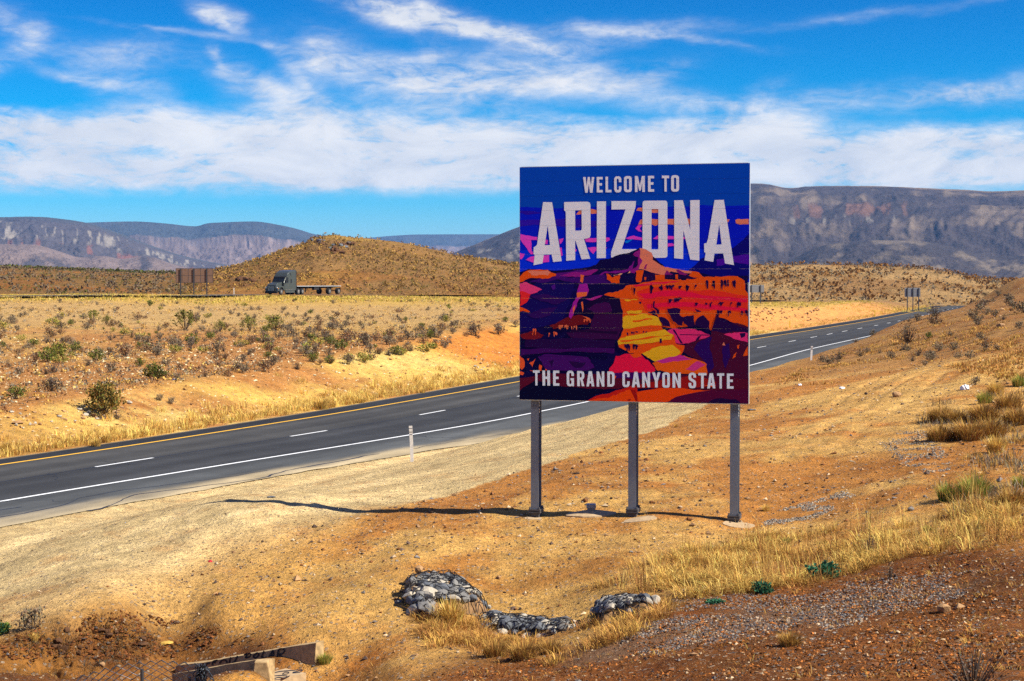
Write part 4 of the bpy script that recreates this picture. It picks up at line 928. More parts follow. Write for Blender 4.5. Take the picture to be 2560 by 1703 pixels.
# the lit tower
art(ORG, [(1000, 540), (1160, 555), (1220, 650), (1340, 710), (1400, 830), (1510, 890), (1520, 960), (1605, 985), (1590, 1040), (1560, 1080), (1450, 1110), (1330, 1130), (1210, 1060), (1090, 1058), (990, 1000), (985, 930), (1030, 840), (1030, 660)])
art(YLW, [(1040, 552), (1165, 552), (1160, 562), (1060, 570)]); art(YLW, [(1060, 665), (1210, 655), (1200, 680), (1080, 695)])
art(YLW, [(1025, 722), (1080, 702), (1250, 688), (1340, 710), (1370, 750), (1392, 800), (1300, 812), (1050, 838), (1022, 800)])
art(ORG, [(1120, 750), (1300, 730), (1300, 742), (1120, 765)]); art(ORG, [(1040, 825), (1250, 800), (1390, 800), (1250, 818), (1060, 845)])
slots(1040, 1380, lambda x: 855, 8, 10, 26, 12, 36)
art(YLW, [(978, 942), (1010, 912), (1100, 892), (1420, 832), (1500, 892), (1480, 930), (1300, 960), (1120, 966), (985, 978)]); art(ORG, [(1000, 935), (1250, 905), (1490, 890), (1250, 925), (1010, 950)])
slots(1000, 1160, lambda x: 980, 7, 14, 34, 30, 70); art(DPU, [(1372, 920), (1390, 918), (1392, 960), (1370, 958)], 'B', .004)
art(YLW, [(1205, 1052), (1300, 1010), (1490, 976), (1570, 1050), (1500, 1092), (1330, 1136), (1260, 1100)])
art(CRIM, [(960, 1082), (1080, 1060), (1200, 1070), (1280, 1140), (1330, 1220), (1260, 1245), (950, 1260), (880, 1240), (940, 1150)]); art(ORG, [(1095, 1065), (1195, 1060), (1200, 1090), (1130, 1100)])
art((255, 88, 18), [(1300, 1150), (1450, 1110), (1600, 1078), (1700, 1110), (1812, 1160), (1816, 1256), (1500, 1245), (1350, 1220)]); art((190, 40, 132), [(1330, 1132), (1560, 1072), (1680, 1110), (1540, 1132), (1400, 1150)]); art((200, 50, 120), [(1610, 1205), (1720, 1130), (1800, 1160), (1690, 1225)])
# the shaded left
art((22, 4, 50), [(640, 640), (730, 560), (860, 520), (990, 550), (1010, 600), (1030, 685), (760, 690), (660, 680)]); art((62, 8, 72), [(690, 640), (760, 600), (900, 585), (930, 660), (800, 685)])
art((52, 6, 62), [(760, 692), (1025, 692), (1020, 825), (980, 930), (560, 912), (500, 862), (720, 832), (740, 740)]); art((30, 3, 48), [(560, 830), (980, 850), (975, 880), (520, 862)])
art((104, 16, 26), [(450, 750), (540, 712), (650, 700), (722, 732), (700, 790), (560, 800), (380, 830), (340, 800)]); art((110, 16, 30), [(66, 882), (190, 842), (290, 882), (262, 912), (100, 922)])
slots(395, 600, lambda x: 800 - (x - 395) * .02, 11, 9, 24, 14, 42, (255, 110, 70)); slots(330, 420, lambda x: 860, 4, 14, 30, 25, 50, (255, 96, 60)); slots(140, 290, lambda x: 930, 6, 14, 30, 10, 30, (255, 96, 60)); slots(660, 720, lambda x: 740, 4, 14, 34, 15, 40, (255, 96, 60)); slots(185, 215, lambda x: 830, 2, 16, 26, 40, 80, (255, 90, 50))
art((152, 24, 142), [(625, 410), (700, 405), (715, 470), (690, 522), (620, 552), (600, 592), (570, 690), (545, 735), (525, 715), (560, 600), (608, 520), (612, 450)]); art((168, 34, 130), [(680, 545), (845, 513), (800, 540), (720, 560)])
for P in ([(635, 320), (672, 328), (655, 400), (632, 385)], [(600, 490), (700, 480), (690, 520), (605, 540)], [(560, 640), (585, 600), (575, 660), (560, 690)], [(640, 580), (655, 570), (662, 640), (652, 672), (645, 620)], [(650, 705), (722, 730), (715, 748)]): art((255, 100, 50), P, 'B', .008)
art(DPU, [(120, 930), (560, 915), (960, 935), (955, 1000), (400, 1010), (110, 1000)]); art((58, 6, 84), [(70, 1015), (400, 1012), (950, 1010), (940, 1060), (500, 1040), (300, 1050), (70, 1080)])
art((62, 8, 92), [(230, 1085), (330, 1062), (700, 1092), (760, 1190), (700, 1216), (300, 1212), (270, 1140)]); art(DPU, [(330, 1130), (380, 1110), (360, 1190)]); art(DPU, [(520, 1130), (680, 1140), (640, 1190), (560, 1180)])
for P in ([(60, 1072), (100, 1110), (108, 1180), (80, 1210), (60, 1190)], [(150, 1150), (210, 1105), (180, 1185)], [(245, 1160), (272, 1175), (262, 1225), (240, 1210)], [(60, 1225), (105, 1240), (90, 1262), (60, 1255)], [(130, 1108), (152, 1105), (142, 1128)], [(300, 1200), (316, 1205), (306, 1225)], [(150, 1215), (230, 1222), (200, 1240)]): art((255, 84, 40), P, 'B', .012)
art((84, 10, 38), [(58, 1290), (300, 1242), (880, 1242), (1810, 1262), (2200, 1300), (2203, 1395), (1800, 1400), (1200, 1375), (850, 1395), (500, 1372), (200, 1312), (58, 1410)])
art((4, 4, 40), [(57, 1425), (200, 1314), (500, 1374), (850, 1398), (780, 1432), (668, 1502), (57, 1491)]); art((60, 6, 90), [(880, 1245), (1300, 1240), (1600, 1262), (1300, 1300), (950, 1290)])
art((150, 20, 22), [(1120, 1372), (1400, 1300), (1700, 1262), (1900, 1330), (1890, 1370), (1500, 1385), (1150, 1385)]); art((188, 28, 20), [(665, 1503), (760, 1462), (900, 1432), (1100, 1362), (1160, 1385), (1180, 1430), (1000, 1480), (800, 1505)])
art((255, 66, 8), [(700, 1503), (830, 1480), (900, 1470), (1000, 1425), (1090, 1395), (1150, 1500), (1400, 1385), (1600, 1385), (1850, 1402), (1640, 1442), (1520, 1466), (1420, 1517), (1150, 1511)]); art((255, 66, 8), [(1155, 1420), (1420, 1383), (1600, 1400), (1420, 1500), (1160, 1505)])
art((150, 14, 16), [(1098, 1395), (1140, 1400), (1165, 1510), (1148, 1510)], 'B', .004); art((140, 14, 20), [(1065, 1495), (1085, 1485), (1105, 1492), (1080, 1505)], 'B', .004)
art((78, 4, 48), [(1420, 1517), (1520, 1466), (1850, 1402), (2203, 1392), (2206, 1534)]); art((28, 3, 52), [(1800, 1526), (1900, 1482), (2080, 1487), (2130, 1532)])
art((255, 90, 40), [(945, 1265), (965, 1270), (950, 1300), (938, 1290)], 'B', .004); art((255, 90, 40), [(1780, 1362), (1900, 1355), (1880, 1372)], 'B', .004)
word([('T', 185, 1215, 248, 1359), ('H', 273, 1217, 344, 1360), ('E', 373, 1218, 431, 1361), ('G', 500, 1219, 568, 1366), ('R', 598, 1222, 666, 1366), ('A', 684, 1224, 758, 1368), ('N', 780, 1226, 852, 1370), ('D', 880, 1227, 948, 1370),
      ('C', 1021, 1227, 1089, 1375), ('A', 1109, 1230, 1186, 1376), ('N', 1206, 1232, 1280, 1377), ('Y', 1299, 1234, 1379, 1378), ('O', 1395, 1235, 1465, 1381), ('N', 1490, 1238, 1568, 1381), ('S', 1641, 1238, 1711, 1386), ('T', 1732, 1241, 1809, 1387), ('A', 1815, 1243, 1893, 1388), ('T', 1908, 1244, 1975, 1389), ('E', 2000, 1246, 2063, 1390)], (214, 232, 248), 'B')
flush_art()

# three W-beam posts on slip bases
RUST = mat('dark_bolt_steel', (.09, .085, .085), .6, .4, var=.2, scale=20)
def world_to_sign(p): return sign.matrix_basis.inverted() @ Vector(p)
bpy.context.view_layer.update()
for px, py, Y in ((1330.5, 1289, 25.12), (1576, 1288, 24.75), (1833, 1303, 24.42)):
    b = world_to_sign(atY(px, py, Y)); b.y = .20; zb = b.z - .02
    gz = zat(*(sign.matrix_basis @ Vector((b.x, b.y, 0))).xy) - S_ORG.z
    zb = min(zb, gz + .05); top = 3.45
    post = link('post', None, sign, (b.x, b.y, 0))
    bm = bmesh.new(); h = top - zb - .10; zc = zb + .10 + h / 2
    box(bm, (0, -.098, zc), (.125, .012, h)); box(bm, (0, .098, zc), (.125, .012, h)); box(bm, (0, 0, zc), (.009, .184, h))
    bm_obj('beam', bm, STEEL, post)
    bm = bmesh.new()
    box(bm, (0, 0, zb + .085), (.19, .27, .025)); box(bm, (0, 0, zb + .050), (.19, .27, .025)); box(bm, (0, 0, zb - .10), (.13, .2, .27))
    for sx in (-.075, .075):
        for sy in (-.11, .11): cyl(bm, (sx, sy, zb + .02), (sx, sy, zb + .13), .014, 6)
    bm_obj('slip_base', bm, RUST, post)
    bm = bmesh.new(); box(bm, (0, -.107, -.085), (.115, .006, .13))
    for i, (dx, dz) in enumerate(((-.028, -.06), (.028, -.06), (-.028, -.10), (.028, -.10))): cyl(bm, (dx, -.109, dz), (dx, -.122, dz), .014, 8)
    bm_obj('hinge_plate', bm, mat('hinge_plate_steel', (.15, .165, .19), .5, .5, var=.2, scale=30) if 'HP' not in globals() else HP, post)
    bm = bmesh.new()
    for dz in (-.05, -.10, -.16, -.20): cyl(bm, (.0645, -.05, dz), (.0045, -.05, dz), .017, 8)
    bm_obj('bolt', bm, STEEL_L, post)
def slab(name, label, cat, px, py, rx, ry, h, seed, m=CONC_P, rot=0.0, dome=0.0):
    c = ong(px, py); n = 26; r = np.random.default_rng(seed); bm = bmesh.new(); top = []; bot = []
    rad = 1 + .13 * np.cumsum(r.uniform(-1, 1, n)) / 2; rad = rad - np.linspace(0, rad[-1] - rad[0], n)
    for k in range(n):
        a = 2 * PI * k / n; x = rx * rad[k] * math.cos(a); y = ry * rad[k] * math.sin(a)
        x, y = x * math.cos(rot) - y * math.sin(rot), x * math.sin(rot) + y * math.cos(rot)
        g = zat(c[0] + x, c[1] + y) - c[2]
        top.append(bm.verts.new((x * .95, y * .95, g + h))); bot.append(bm.verts.new((x, y, g - .1)))
    ce = bm.verts.new((0, 0, h + dome))
    for k in range(n):
        bm.faces.new((top[k], top[(k + 1) % n], ce)); bm.faces.new((bot[k], bot[(k + 1) % n], top[(k + 1) % n], top[k]))
    return setp(bm_obj(name, bm, m, None, tuple(c)), label, cat)
slab('footing', 'small cracked concrete footing at the base of the left sign post', 'footing', 1332, 1296, .16, .12, .006, 3)
slab('footing', 'broad pale concrete footing under the middle sign post', 'footing', 1600, 1297, .26, .20, .010, 4)
slab('footing', 'pale round concrete footing under the right sign post', 'footing', 1845, 1313, .26, .26, .008, 5)
mound = slab('footing', 'humped concrete footing with an old stub left of the middle sign post', 'footing', 1478, 1287, .42, .25, .02, 6, dome=.07)
bm = bmesh.new(); box(bm, (0, .03, .135), (.15, .12, .07), bevel=.008); box(bm, (0, .03, .08), (.12, .09, .08)); bm_obj('stub', bm, STEEL, mound)

# ------------------------------------------------------------------ delineators and other signs
WHITE_PL = mat('weathered_white_plastic', (.62, .58, .52), .6, var=.25, scale=14)
YEL_PL = mat('yellow_plastic', (.62, .42, .02), .55, var=.15, scale=10)
DARKB = mat('dark_band', (.05, .05, .05), .6)
def delineator(label, base, h, w, m, lean=0.0, band=False, group=None):
    t = thing('delineator_post', label, 'marker post', tuple(base), 0, group)
    bm = bmesh.new(); n = 7; prev = None
    for k in range(n):
        z = h * k / (n - 1); x = lean * (k / (n - 1)) ** 1.5; hw = w / 2 * (1.0 if k < 5 else 1.06); zz = z if k else -.15
        ring = [bm.verts.new((x + sx * hw, sy * .012, zz)) for sx, sy in ((-1, -1), (1, -1), (1, 1), (-1, 1))]
        if prev:
            for i in range(4): bm.faces.new((prev[i], prev[(i + 1) % 4], ring[(i + 1) % 4], ring[i]))
        prev = ring
    bm.faces.new(prev); bm_obj('post', bm, m, t)
    if band:
        bm = bmesh.new()
        for z, hh in ((h * .93, .015), (h * .83, .02), (h * .76, .012)): box(bm, (lean * (z / h) ** 1.5, -.014, z), (w * 1.02, .004, hh))
        bm_obj('reflector_band', bm, DARKB, t)
    return t
b = ong(1030, 1155); delineator('scuffed white marker post leaning on the near road shoulder, left of the big sign', b, 1.18 * (b[1] / 52), .105, WHITE_PL, -.045, True)
b = ong(2028, 901); delineator('thin white marker post on the bank edge just right of the big sign', b, .62, .085, WHITE_PL, .03, True)
for (px, py, h), lab in zip(((1974.5, 817, 17), (2187, 791, 17), (2320, 762, 12), (2376, 753, 15), (2439, 745, 14)),
                            ('yellow marker post in the median grass, first one right of the big sign', 'yellow marker post on the orange cut, second one along the median', 'yellow marker post in the grass just right of the small three-post sign', 'yellow marker post beside the far bend, second last before the hillside', 'yellow marker post beside the far bend, last before the hillside')):
    q = onz(px, py, .15); q = ong(px, py) if q[1] > 600 else q; q[2] = zat(q[0], q[1]); delineator(lab, q, h / FPX * q[1], .13, YEL_PL, group='yellow marker posts along the median')
q = atY(585, 739, 285); q[2] = zat(q[0], q[1]); delineator('small white marker post between the billboard and the truck', q, 1.4, .16, WHITE_PL)

BB_BACK = mat('billboard_backing', (.15, .085, .055), .7, var=.15, scale=2); BB_FR = mat('dark_frame_steel', (.05, .05, .055), .5, .4); ALU_BK = mat('grey_sign_back', (.20, .20, .205), .5, .3, var=.08, scale=6)
def back_sign(name, label, cat, px0, px1, py0, py1, posts, pyb, Y, mt, cols, rows, rotz=0.0, ribs=0):
    c = atY((px0 + px1) / 2, pyb, Y); zb = zat(c[0], c[1]); k = Y / FPX; W = (px1 - px0) * k; z0 = (pyb - py1) * k; z1 = (pyb - py0) * k
    t = thing(name, label, cat, (c[0], c[1], c[2]), rotz); dz = zb - c[2]
    for i in range(cols):
        for j in range(rows):
            bm = bmesh.new(); w = W / cols; h = (z1 - z0) / rows; box(bm, (-W / 2 + w * (i + .5), -.05, z0 + h * (j + .5)), (w - .06, .05, h - .06)); bm_obj('panel', bm, mt, t)
    bm = bmesh.new(); fw = .07
    for i in range(cols + 1): box(bm, (-W / 2 + W * i / cols, 0, (z0 + z1) / 2), (fw, .16, z1 - z0 + fw))
    for j in range(rows + 1): box(bm, (0, .003, z0 + (z1 - z0) * j / rows), (W, .13, fw * .9))
    bm_obj('frame', bm, BB_FR if cols > 1 else ALU_BK, t)
    if ribs:
        bm = bmesh.new()
        for j in range(1, ribs): box(bm, (0, -.085, z0 + (z1 - z0) * j / ribs), (W, .03, .05))
        bm_obj('rib', bm, ALU_BK, t)
    for p in posts:
        x = (p - (px0 + px1) / 2) * k; bm = bmesh.new(); lo = min(dz, 0) - .4
        box(bm, (x, -.22, (z1 + lo) / 2), (.22, .03, z1 - lo)); box(bm, (x, -.10, (z1 + lo) / 2), (.04, .21, z1 - lo)); bm_obj('post', bm, BB_FR, t)
    return t
back_sign('billboard', 'brown back of a wide billboard on three posts, left of the truck', 'billboard', 441, 532, 671.5, 707, (452.6, 484.8, 517), 739, 288, BB_BACK, 6, 2, .12)
back_sign('road_sign', 'grey back of a road sign half hidden behind the big sign, on two posts', 'road sign', 1862, 1911, 713, 731, (1877, 1901), 757, 330, ALU_BK, 1, 1, .25, 5)
back_sign('road_sign', 'grey back of a small road sign on three dark posts beyond the road cut', 'road sign', 2261, 2301, 720, 742, (2266.6, 2281.3, 2296.3), 752, 345, ALU_BK, 1, 1, .15, 6)

# ------------------------------------------------------------------ the truck
TK = mat('grey_green_truck_paint', (.050, .060, .056), .28, .25, var=.03, scale=2, spec=.6); TKD = mat('black_chassis', (.012, .012, .014), .6); GLS = mat('dark_glass', (.008, .010, .013), .3, 0, var=0, spec=.35)
CHR = mat('chrome', (.62, .62, .62), .18, .95, var=.03); RUB = mat('rubber', (.016, .016, .017), .85); DECK = mat('trailer_deck', (.08, .062, .052), .8, var=.2, scale=4); LMP = mat('headlight_lens', (.65, .65, .62), .15, 0, var=0, spec=.8); AMB = mat('amber_lens', (.6, .2, .02), .3)
def build_truck():
    hd = math.atan2(-.912, -.410)
    t = thing('flatbed_truck', 'dark grey semi truck with tall sleeper cab pulling an empty flatbed trailer', 'truck', (-39.4, 262.0, 0), hd)
    # local: x forward, y left
    gx = lambda x, y: zat(t.location.x + x * math.cos(hd) - y * math.sin(hd), t.location.y + x * math.sin(hd) + y * math.cos(hd))
    t.location.z = float(np.interp(0, [0], [zat(-39.4, 262.0)])) + .30
    def part(name, fn, m, parent=t, smooth=False):
        bm = bmesh.new(); fn(bm); return bm_obj(name, bm, m, parent, smooth=smooth)
    def cab(bm): prism(bm, [(-1.95, .75), (-1.95, 2.0), (-2.75, 3.02), (-2.95, 3.25), (-3.35, 3.62), (-3.85, 3.88), (-4.45, 4.02), (-5.6, 4.08), (-5.6, .75)], -1.22, 1.22); bmesh.ops.bevel(bm, geom=[e for e in bm.edges if abs(e.verts[0].co.y - e.verts[1].co.y) < .01 and e.calc_length() < 2], offset=.16, segments=3, affect='EDGES', profile=.6)
    C = part('cab', cab, TK)
    [part('cab_extender', lambda bm, s=s: box(bm, (-5.72, s * 1.16, 2.5), (.34, .06, 3.0)), TKD) for s in (-1, 1)]
    def hood(bm): prism(bm, [(0.0, .55), (.02, 1.2), (-.10, 1.62), (-.55, 1.86), (-2.0, 2.12), (-2.0, .9), (-1.9, .72)], -.88, .88); bmesh.ops.bevel(bm, geom=bm.edges[:], offset=.10, segments=3, affect='EDGES', profile=.6)
    part('hood', hood, TK)
    for s in (-1, 1):
        def fender(bm, s=s):
            prism(bm, [(-.05, .6), (-.1, 1.25), (-.45, 1.42), (-1.25, 1.46), (-2.0, 1.35), (-2.05, .75), (-1.88, .75), (-1.80, 1.02), (-1.55, 1.2), (-1.25, 1.25), (-.95, 1.2), (-.72, 1.02), (-.66, .6)], s * .84, s * 1.20)
        part('fender', fender, TK)
        part('headlight', lambda bm, s=s: box(bm, (-.12, s * 1.02, 1.18), (.12, .30, .20), Matrix.Rotation(s * -.3, 4, 'Z'), .03), LMP)
        part('mirror', lambda bm, s=s: (box(bm, (-1.95, s * 1.52, 2.15), (.12, .22, .55), bevel=.03), box(bm, (-1.95, s * 1.36, 2.35), (.05, .25, .05))), TKD)
        part('side_window', lambda bm, s=s: prism(bm, [(-2.32, 2.05), (-2.74, 2.86), (-3.25, 2.86), (-3.25, 1.95)], s * 1.215, s * 1.236), GLS)
        d = part('door', lambda bm, s=s: prism(bm, [(-2.05, .98), (-2.05, 1.98), (-3.32, 1.90), (-3.32, .98)], s * 1.212, s * 1.230), TK)
        part('handle', lambda bm, s=s: box(bm, (-3.15, s * 1.245, 1.62), (.2, .03, .04)), CHR, d)
        part('sleeper_window', lambda bm, s=s: box(bm, (-4.15, s * 1.222, 2.25), (.34, .03, .62), bevel=.01), GLS)
        part('fairing_vent', lambda bm, s=s: prism(bm, [(-3.70, 3.55), (-3.98, 3.60), (-4.22, 2.98)], s * 1.215, s * 1.235), GLS)
        part('fuel_tank', lambda bm, s=s: box(bm, (-3.85, s * 1.10, .62), (2.9, .20, .50), bevel=.06), TK)
        part('step', lambda bm, s=s: [box(bm, (-3.85, s * 1.17, z), (2.95, .14, .05)) for z in (.40, .88)], CHR)
        part('marker_light', lambda bm, s=s: box(bm, (-.30, s * 1.19, 1.02), (.16, .03, .10)), AMB)
    def grille(bm):
        box(bm, (.06, 0, 1.02), (.05, 1.35, .85), bevel=.02)
    G = part('grille', grille, TKD)
    part('slat', lambda bm: [box(bm, (.095, 0, .68 + .10 * k), (.02, 1.25, .025)) for k in range(8)], CHR, G)
    part('bumper', lambda bm: box(bm, (-.02, 0, .42), (.36, 2.36, .36), bevel=.08), TKD)
    part('windshield', lambda bm: prism(bm, [(-1.98, 2.06), (-2.60, 2.86), (-2.62, 2.84), (-2.02, 2.03)], -1.10, 1.10), GLS).location = (.075, 0, .03)
    part('visor', lambda bm: prism(bm, [(-2.40, 2.86), (-2.72, 3.05), (-2.80, 3.0), (-2.6, 2.9)], -1.16, 1.16), TKD)
    part('exhaust', lambda bm: cyl(bm, (-5.75, -.9, 1.0), (-5.75, -.9, 3.7), .09), CHR)
    part('chassis', lambda bm: [box(bm, (-4.6, s * .42, .82), (7.6, .09, .26)) for s in (-1, 1)], TKD)
    def wheel(x, y, r, w, s):
        W = link('wheel', None, t, (x, y, r)); 
        bm = bmesh.new(); cyl(bm, (0, -w / 2, 0), (0, w / 2, 0), r, 22); bmesh.ops.bevel(bm, geom=[e for e in bm.edges if abs(e.verts[0].co.y - e.verts[1].co.y) < .01], offset=.05, segments=2, affect='EDGES'); bm_obj('tyre', bm, RUB, W)
        bm = bmesh.new(); cyl(bm, (0, s * (w / 2 - .02), 0), (0, s * (w / 2 + .02), 0), r * .58, 18); cyl(bm, (0, s * (w / 2), 0), (0, s * (w / 2 + .07), 0), r * .22, 12); bm_obj('rim', bm, CHR, W)
    for x, w, yy in ((-1.25, .30, 1.02), (-6.45, .58, .93), (-7.75, .58, .93), (-16.6, .58, .93), (-19.7, .58, .93)):
        for s in (-1, 1): wheel(x, s * yy, .52, w, s)
    part('fifth_wheel', lambda bm: box(bm, (-7.1, 0, 1.10), (1.0, .9, .16), bevel=.03), TKD)
    TB = part('trailer', lambda bm: ([prism(bm, [(-5.95, 1.38), (-20.3, 1.34), (-20.3, 1.22), (-17, 1.06), (-9.5, .98), (-8.4, 1.2), (-5.95, 1.24)], y, y + .1) for y in (-.62, .52)], [box(bm, (x, 0, 1.30), (.08, 2.5, .12)) for x in np.arange(-20, -6, 1.2)]), TKD)
    part('deck', lambda bm: box(bm, (-13.1, 0, 1.42), (14.5, 2.40, .06)), DECK)
    part('rub_rail', lambda bm: ([box(bm, (-13.1, s * 1.27, 1.40), (14.5, .03, .10)) for s in (-1, 1)], [box(bm, (x, s * 1.235, 1.40), (.06, .05, .13)) for s in (-1, 1) for x in np.arange(-20, -6, .6)]), STEEL_L)
    part('headboard', lambda bm: box(bm, (-5.95, 0, 1.55), (.08, 2.3, .30)), DECK)
    [part('landing_gear', lambda bm, s=s: box(bm, (-9.2, s * .85, .78), (.14, .14, .80)), TKD) for s in (-1, 1)]
    part('toolbox', lambda bm: box(bm, (-12.2, 1.0, .95), (1.6, .45, .42), bevel=.02), TKD)
    [part('mud_flap', lambda bm, s=s: box(bm, (-20.25, s * .93, .72), (.03, .6, .75)), TKD) for s in (-1, 1)]
    part('tail_bar', lambda bm: box(bm, (-20.3, 0, .62), (.08, 2.1, .12)), TKD)
    return t
TRUCK = build_truck()

# ------------------------------------------------------------------ gabion mattresses (stones under wire)
ST_D = mat('slate_stone', (.092, .100, .112), .75, var=.35, scale=9, bump=.01); ST_L = mat('pale_stone', (.36, .32, .25), .8, var=.25, scale=9, bump=.01); ST_M = mat('grey_stone', (.16, .155, .145), .8, var=.35, scale=9, bump=.01); ST_B = mat('brown_stone', (.33, .19, .085), .85, var=.35, scale=7, bump=.012)
def stone_mesh(seed, m, sub=2):
    r = np.random.default_rng(seed); bm = bmesh.new(); bmesh.ops.create_icosphere(bm, subdivisions=sub, radius=1)
    o = r.uniform(0, 50, 3)
    for v in bm.verts:
        n = v.co.normalized(); k = 1 + .34 * float(fbm(np.array([n.x * 1.4 + o[0] + n.z * .7]), np.array([n.y * 1.4 + o[1] - n.z * .5]), seed, 3)[0]); v.co = n * k
    for _ in range(6):                                     # a few flat broken faces
        d = Vector(r.normal(size=3)).normalized(); h = r.uniform(.50, .80)
        for v in bm.verts:
            e = v.co.dot(d) - h
            if e > 0: v.co -= d * e
    me = bpy.data.meshes.new('stone'); bm.to_mesh(me); bm.free(); me.materials.append(m); return me
ST_C = mat('earth_clod', (.10, .045, .018), .95, var=.5, scale=12, bump=.03)
STONES = {k: [stone_mesh(100 + i * 7 + j, m) for i in range(4)] for j, (k, m) in enumerate((('d', ST_D), ('l', ST_L), ('m', ST_M), ('b', ST_B), ('c', ST_C)))}
MAT_CORE = mat('packed_earth', (.22, .125, .055), .95, var=.5, scale=9, bump=.02)
WIRE = mat('rusty_black_wire', (.03, .028, .028), .7, .3, var=.3, scale=20)
def inside(poly, x, y):
    c = np.zeros(np.shape(x), bool); n = len(poly); d = np.full(np.shape(x), 9.)
    for i in range(n):
        (x1, y1), (x2, y2) = poly[i], poly[(i + 1) % n]
        c ^= ((y1 > y) != (y2 > y)) & (x < (x2 - x1) * (y - y1) / (y2 - y1 + 1e-12) + x1)
        t = np.clip(((x - x1) * (x2 - x1) + (y - y1) * (y2 - y1)) / ((x2 - x1) ** 2 + (y2 - y1) ** 2), 0, 1)
        d = np.minimum(d, np.hypot(x - x1 - t * (x2 - x1), y - y1 - t * (y2 - y1)))
    return c, d
def gabion(label, pix, lift, size, seed, light=.22, wire=True):
    W = np.array([onz(px, py, ong(px, py)[2] + lift * .6)[:2] for px, py in pix]); r = np.random.default_rng(seed)
    c0 = W.mean(0); g0 = zat(*c0)
    t = thing('gabion', label, 'gabion', (c0[0], c0[1], g0))
    lo, hi = W.min(0), W.max(0)
    def top(x, y):
        x = np.asarray(x, float); y = np.asarray(y, float); ins, d = inside(W, x, y)
        return zg(x, y) + np.where(ins, lift * np.clip(d / .12, 0, 1) ** .4 * (1 + .25 * fbm(x / .35, y / .35, seed, 2)), -.02)
    n = 0
    for gx in np.arange(lo[0], hi[0] + size, size * .92):
        for gy in np.arange(lo[1], hi[1] + size, size * .95):
            x = gx + r.uniform(-.3, .3) * size; y = gy + r.uniform(-.3, .3) * size
            ins, d = inside(W, np.array(x), np.array(y))
            if not ins and (d > .10 or r.uniform() < .6): continue
            if d < .10 and r.uniform() < .25: continue
            q = r.uniform(); k = 'l' if q < light else ('m' if q < light + .30 else 'd')
            s = size * r.uniform(.34, .92); z = float(top(x, y)) - s * .35
            o = link('stone', STONES[k][r.integers(4)], t, (x - c0[0], y - c0[1], z - g0), 0, (s * r.uniform(.9, 1.35), s * r.uniform(.8, 1.1), s * r.uniform(.6, .85)))
            o.rotation_euler = (r.uniform(-.4, .4), r.uniform(-.4, .4), r.uniform(0, 6.28)); n += 1
    # dark fill between and under the stones
    U = np.linspace(lo[0] - .05, hi[0] + .05, 40); Vv = np.linspace(lo[1] - .05, hi[1] + .05, 40); GX, GY = np.meshgrid(U, Vv); ins, d = inside(W, GX, GY)
    Z = np.where(ins, top(GX, GY) - size * .45, zg(GX, GY) - .15); idx = np.arange(1600).reshape(40, 40)
    F = np.stack([idx[:-1, :-1], idx[:-1, 1:], idx[1:, 1:], idx[1:, :-1]], -1).reshape(-1, 4)
    link('core', mesh_np('core', np.stack([GX - c0[0], GY - c0[1], Z - g0], -1).reshape(-1, 3), F, MAT_CORE, None, True), t)
    if wire:
        paths = []
        ang = r.uniform(.5, .8)
        for a in (ang, ang + 1.35):
            dx, dy = math.cos(a), math.sin(a)
            for off in np.arange(-2, 2, .10):
                u = np.arange(-2, 2, .04); zz = .022 * np.sin(u * 28 + off * 9)
                x = c0[0] + dx * u - dy * (off + zz); y = c0[1] + dy * u + dx * (off + zz)
                ins, d = inside(W, x, y); ok = ins | (d < .04)
                if ok.sum() < 3: continue
                ii = np.where(ok)[0]
                for seg in np.split(ii, np.where(np.diff(ii) > 1)[0] + 1):
                    if len(seg) > 2: paths.append(np.stack([x[seg] - c0[0], y[seg] - c0[1], top(x[seg], y[seg]) - g0 + size * .22 + .02 * fbm(x[seg] / .1, y[seg] / .1, 5, 2)], -1))
        V, F = tube_np(paths, .006); setp(link('wire_mesh', mesh_np('wire_mesh', V, F, WIRE), t), kind='stuff')
    return t
gabion('large grey stone mattress under wire mesh, lying in front of the sign', [(1003, 1440), (1036, 1428), (1078, 1424), (1140, 1424), (1182, 1452), (1222, 1496), (1150, 1500), (1062, 1512), (1040, 1500), (1012, 1472)], .22, .15, 1, .22)
gabion('low broken strip of wired stones behind the brown dead grass', [(1190, 1540), (1240, 1532), (1330, 1534), (1440, 1548), (1430, 1568), (1290, 1574), (1225, 1570)], .10, .13, 2, .28)
gabion('right hand stone mattress under wire, half hidden in dry grass', [(1480, 1515), (1510, 1500), (1560, 1496), (1645, 1500), (1620, 1520), (1540, 1532), (1500, 1548)], .19, .105, 8, .36)

def rock(label, px, py, w, h, key, seed, cat='rock', name='rock', flat=.7, group=None, depth=1.0):
    q = ong(px, py); k = q[1] / FPX; r = np.random.default_rng(seed)
    o = link(name, STONES[key][seed % 4], None, (q[0], q[1], zat(q[0], q[1]) + h * k * .30), r.uniform(0, 6.28), (w * k * .5, w * k * .45 * depth, h * k * .55)); return setp(o, label, cat, group)
b = rock('round brown boulder sitting on the back edge of the large stone mattress', 1049, 1430, 26, 20, 'b', 2); q = onz(1049, 1424, zat(*onz(1049, 1436, 2.45)[:2]) + .24); b.location = tuple(q)
rock('yellowish rock casting a shadow on the red gravel at lower right', 2358, 1530, 40, 26, 'b', 1)
rock('flat yellowish rock right of the taller one on the red gravel', 2400, 1520, 34, 14, 'b', 3)
rock('dark flat rock standing up on the right hillside', 2502, 818, 26, 12, 'b', 5)
rock('dark clod of earth on the dusty tracks right of the sign', 2240, 992, 26, 16, 'b', 6)
rock('bluish grey stone on the slope right of the right post', 2277, 1277, 22, 12, 'm', 7)
rock('round cream stone below the dark tufts at the right edge', 2436, 1148, 9, 8, 'l', 8)
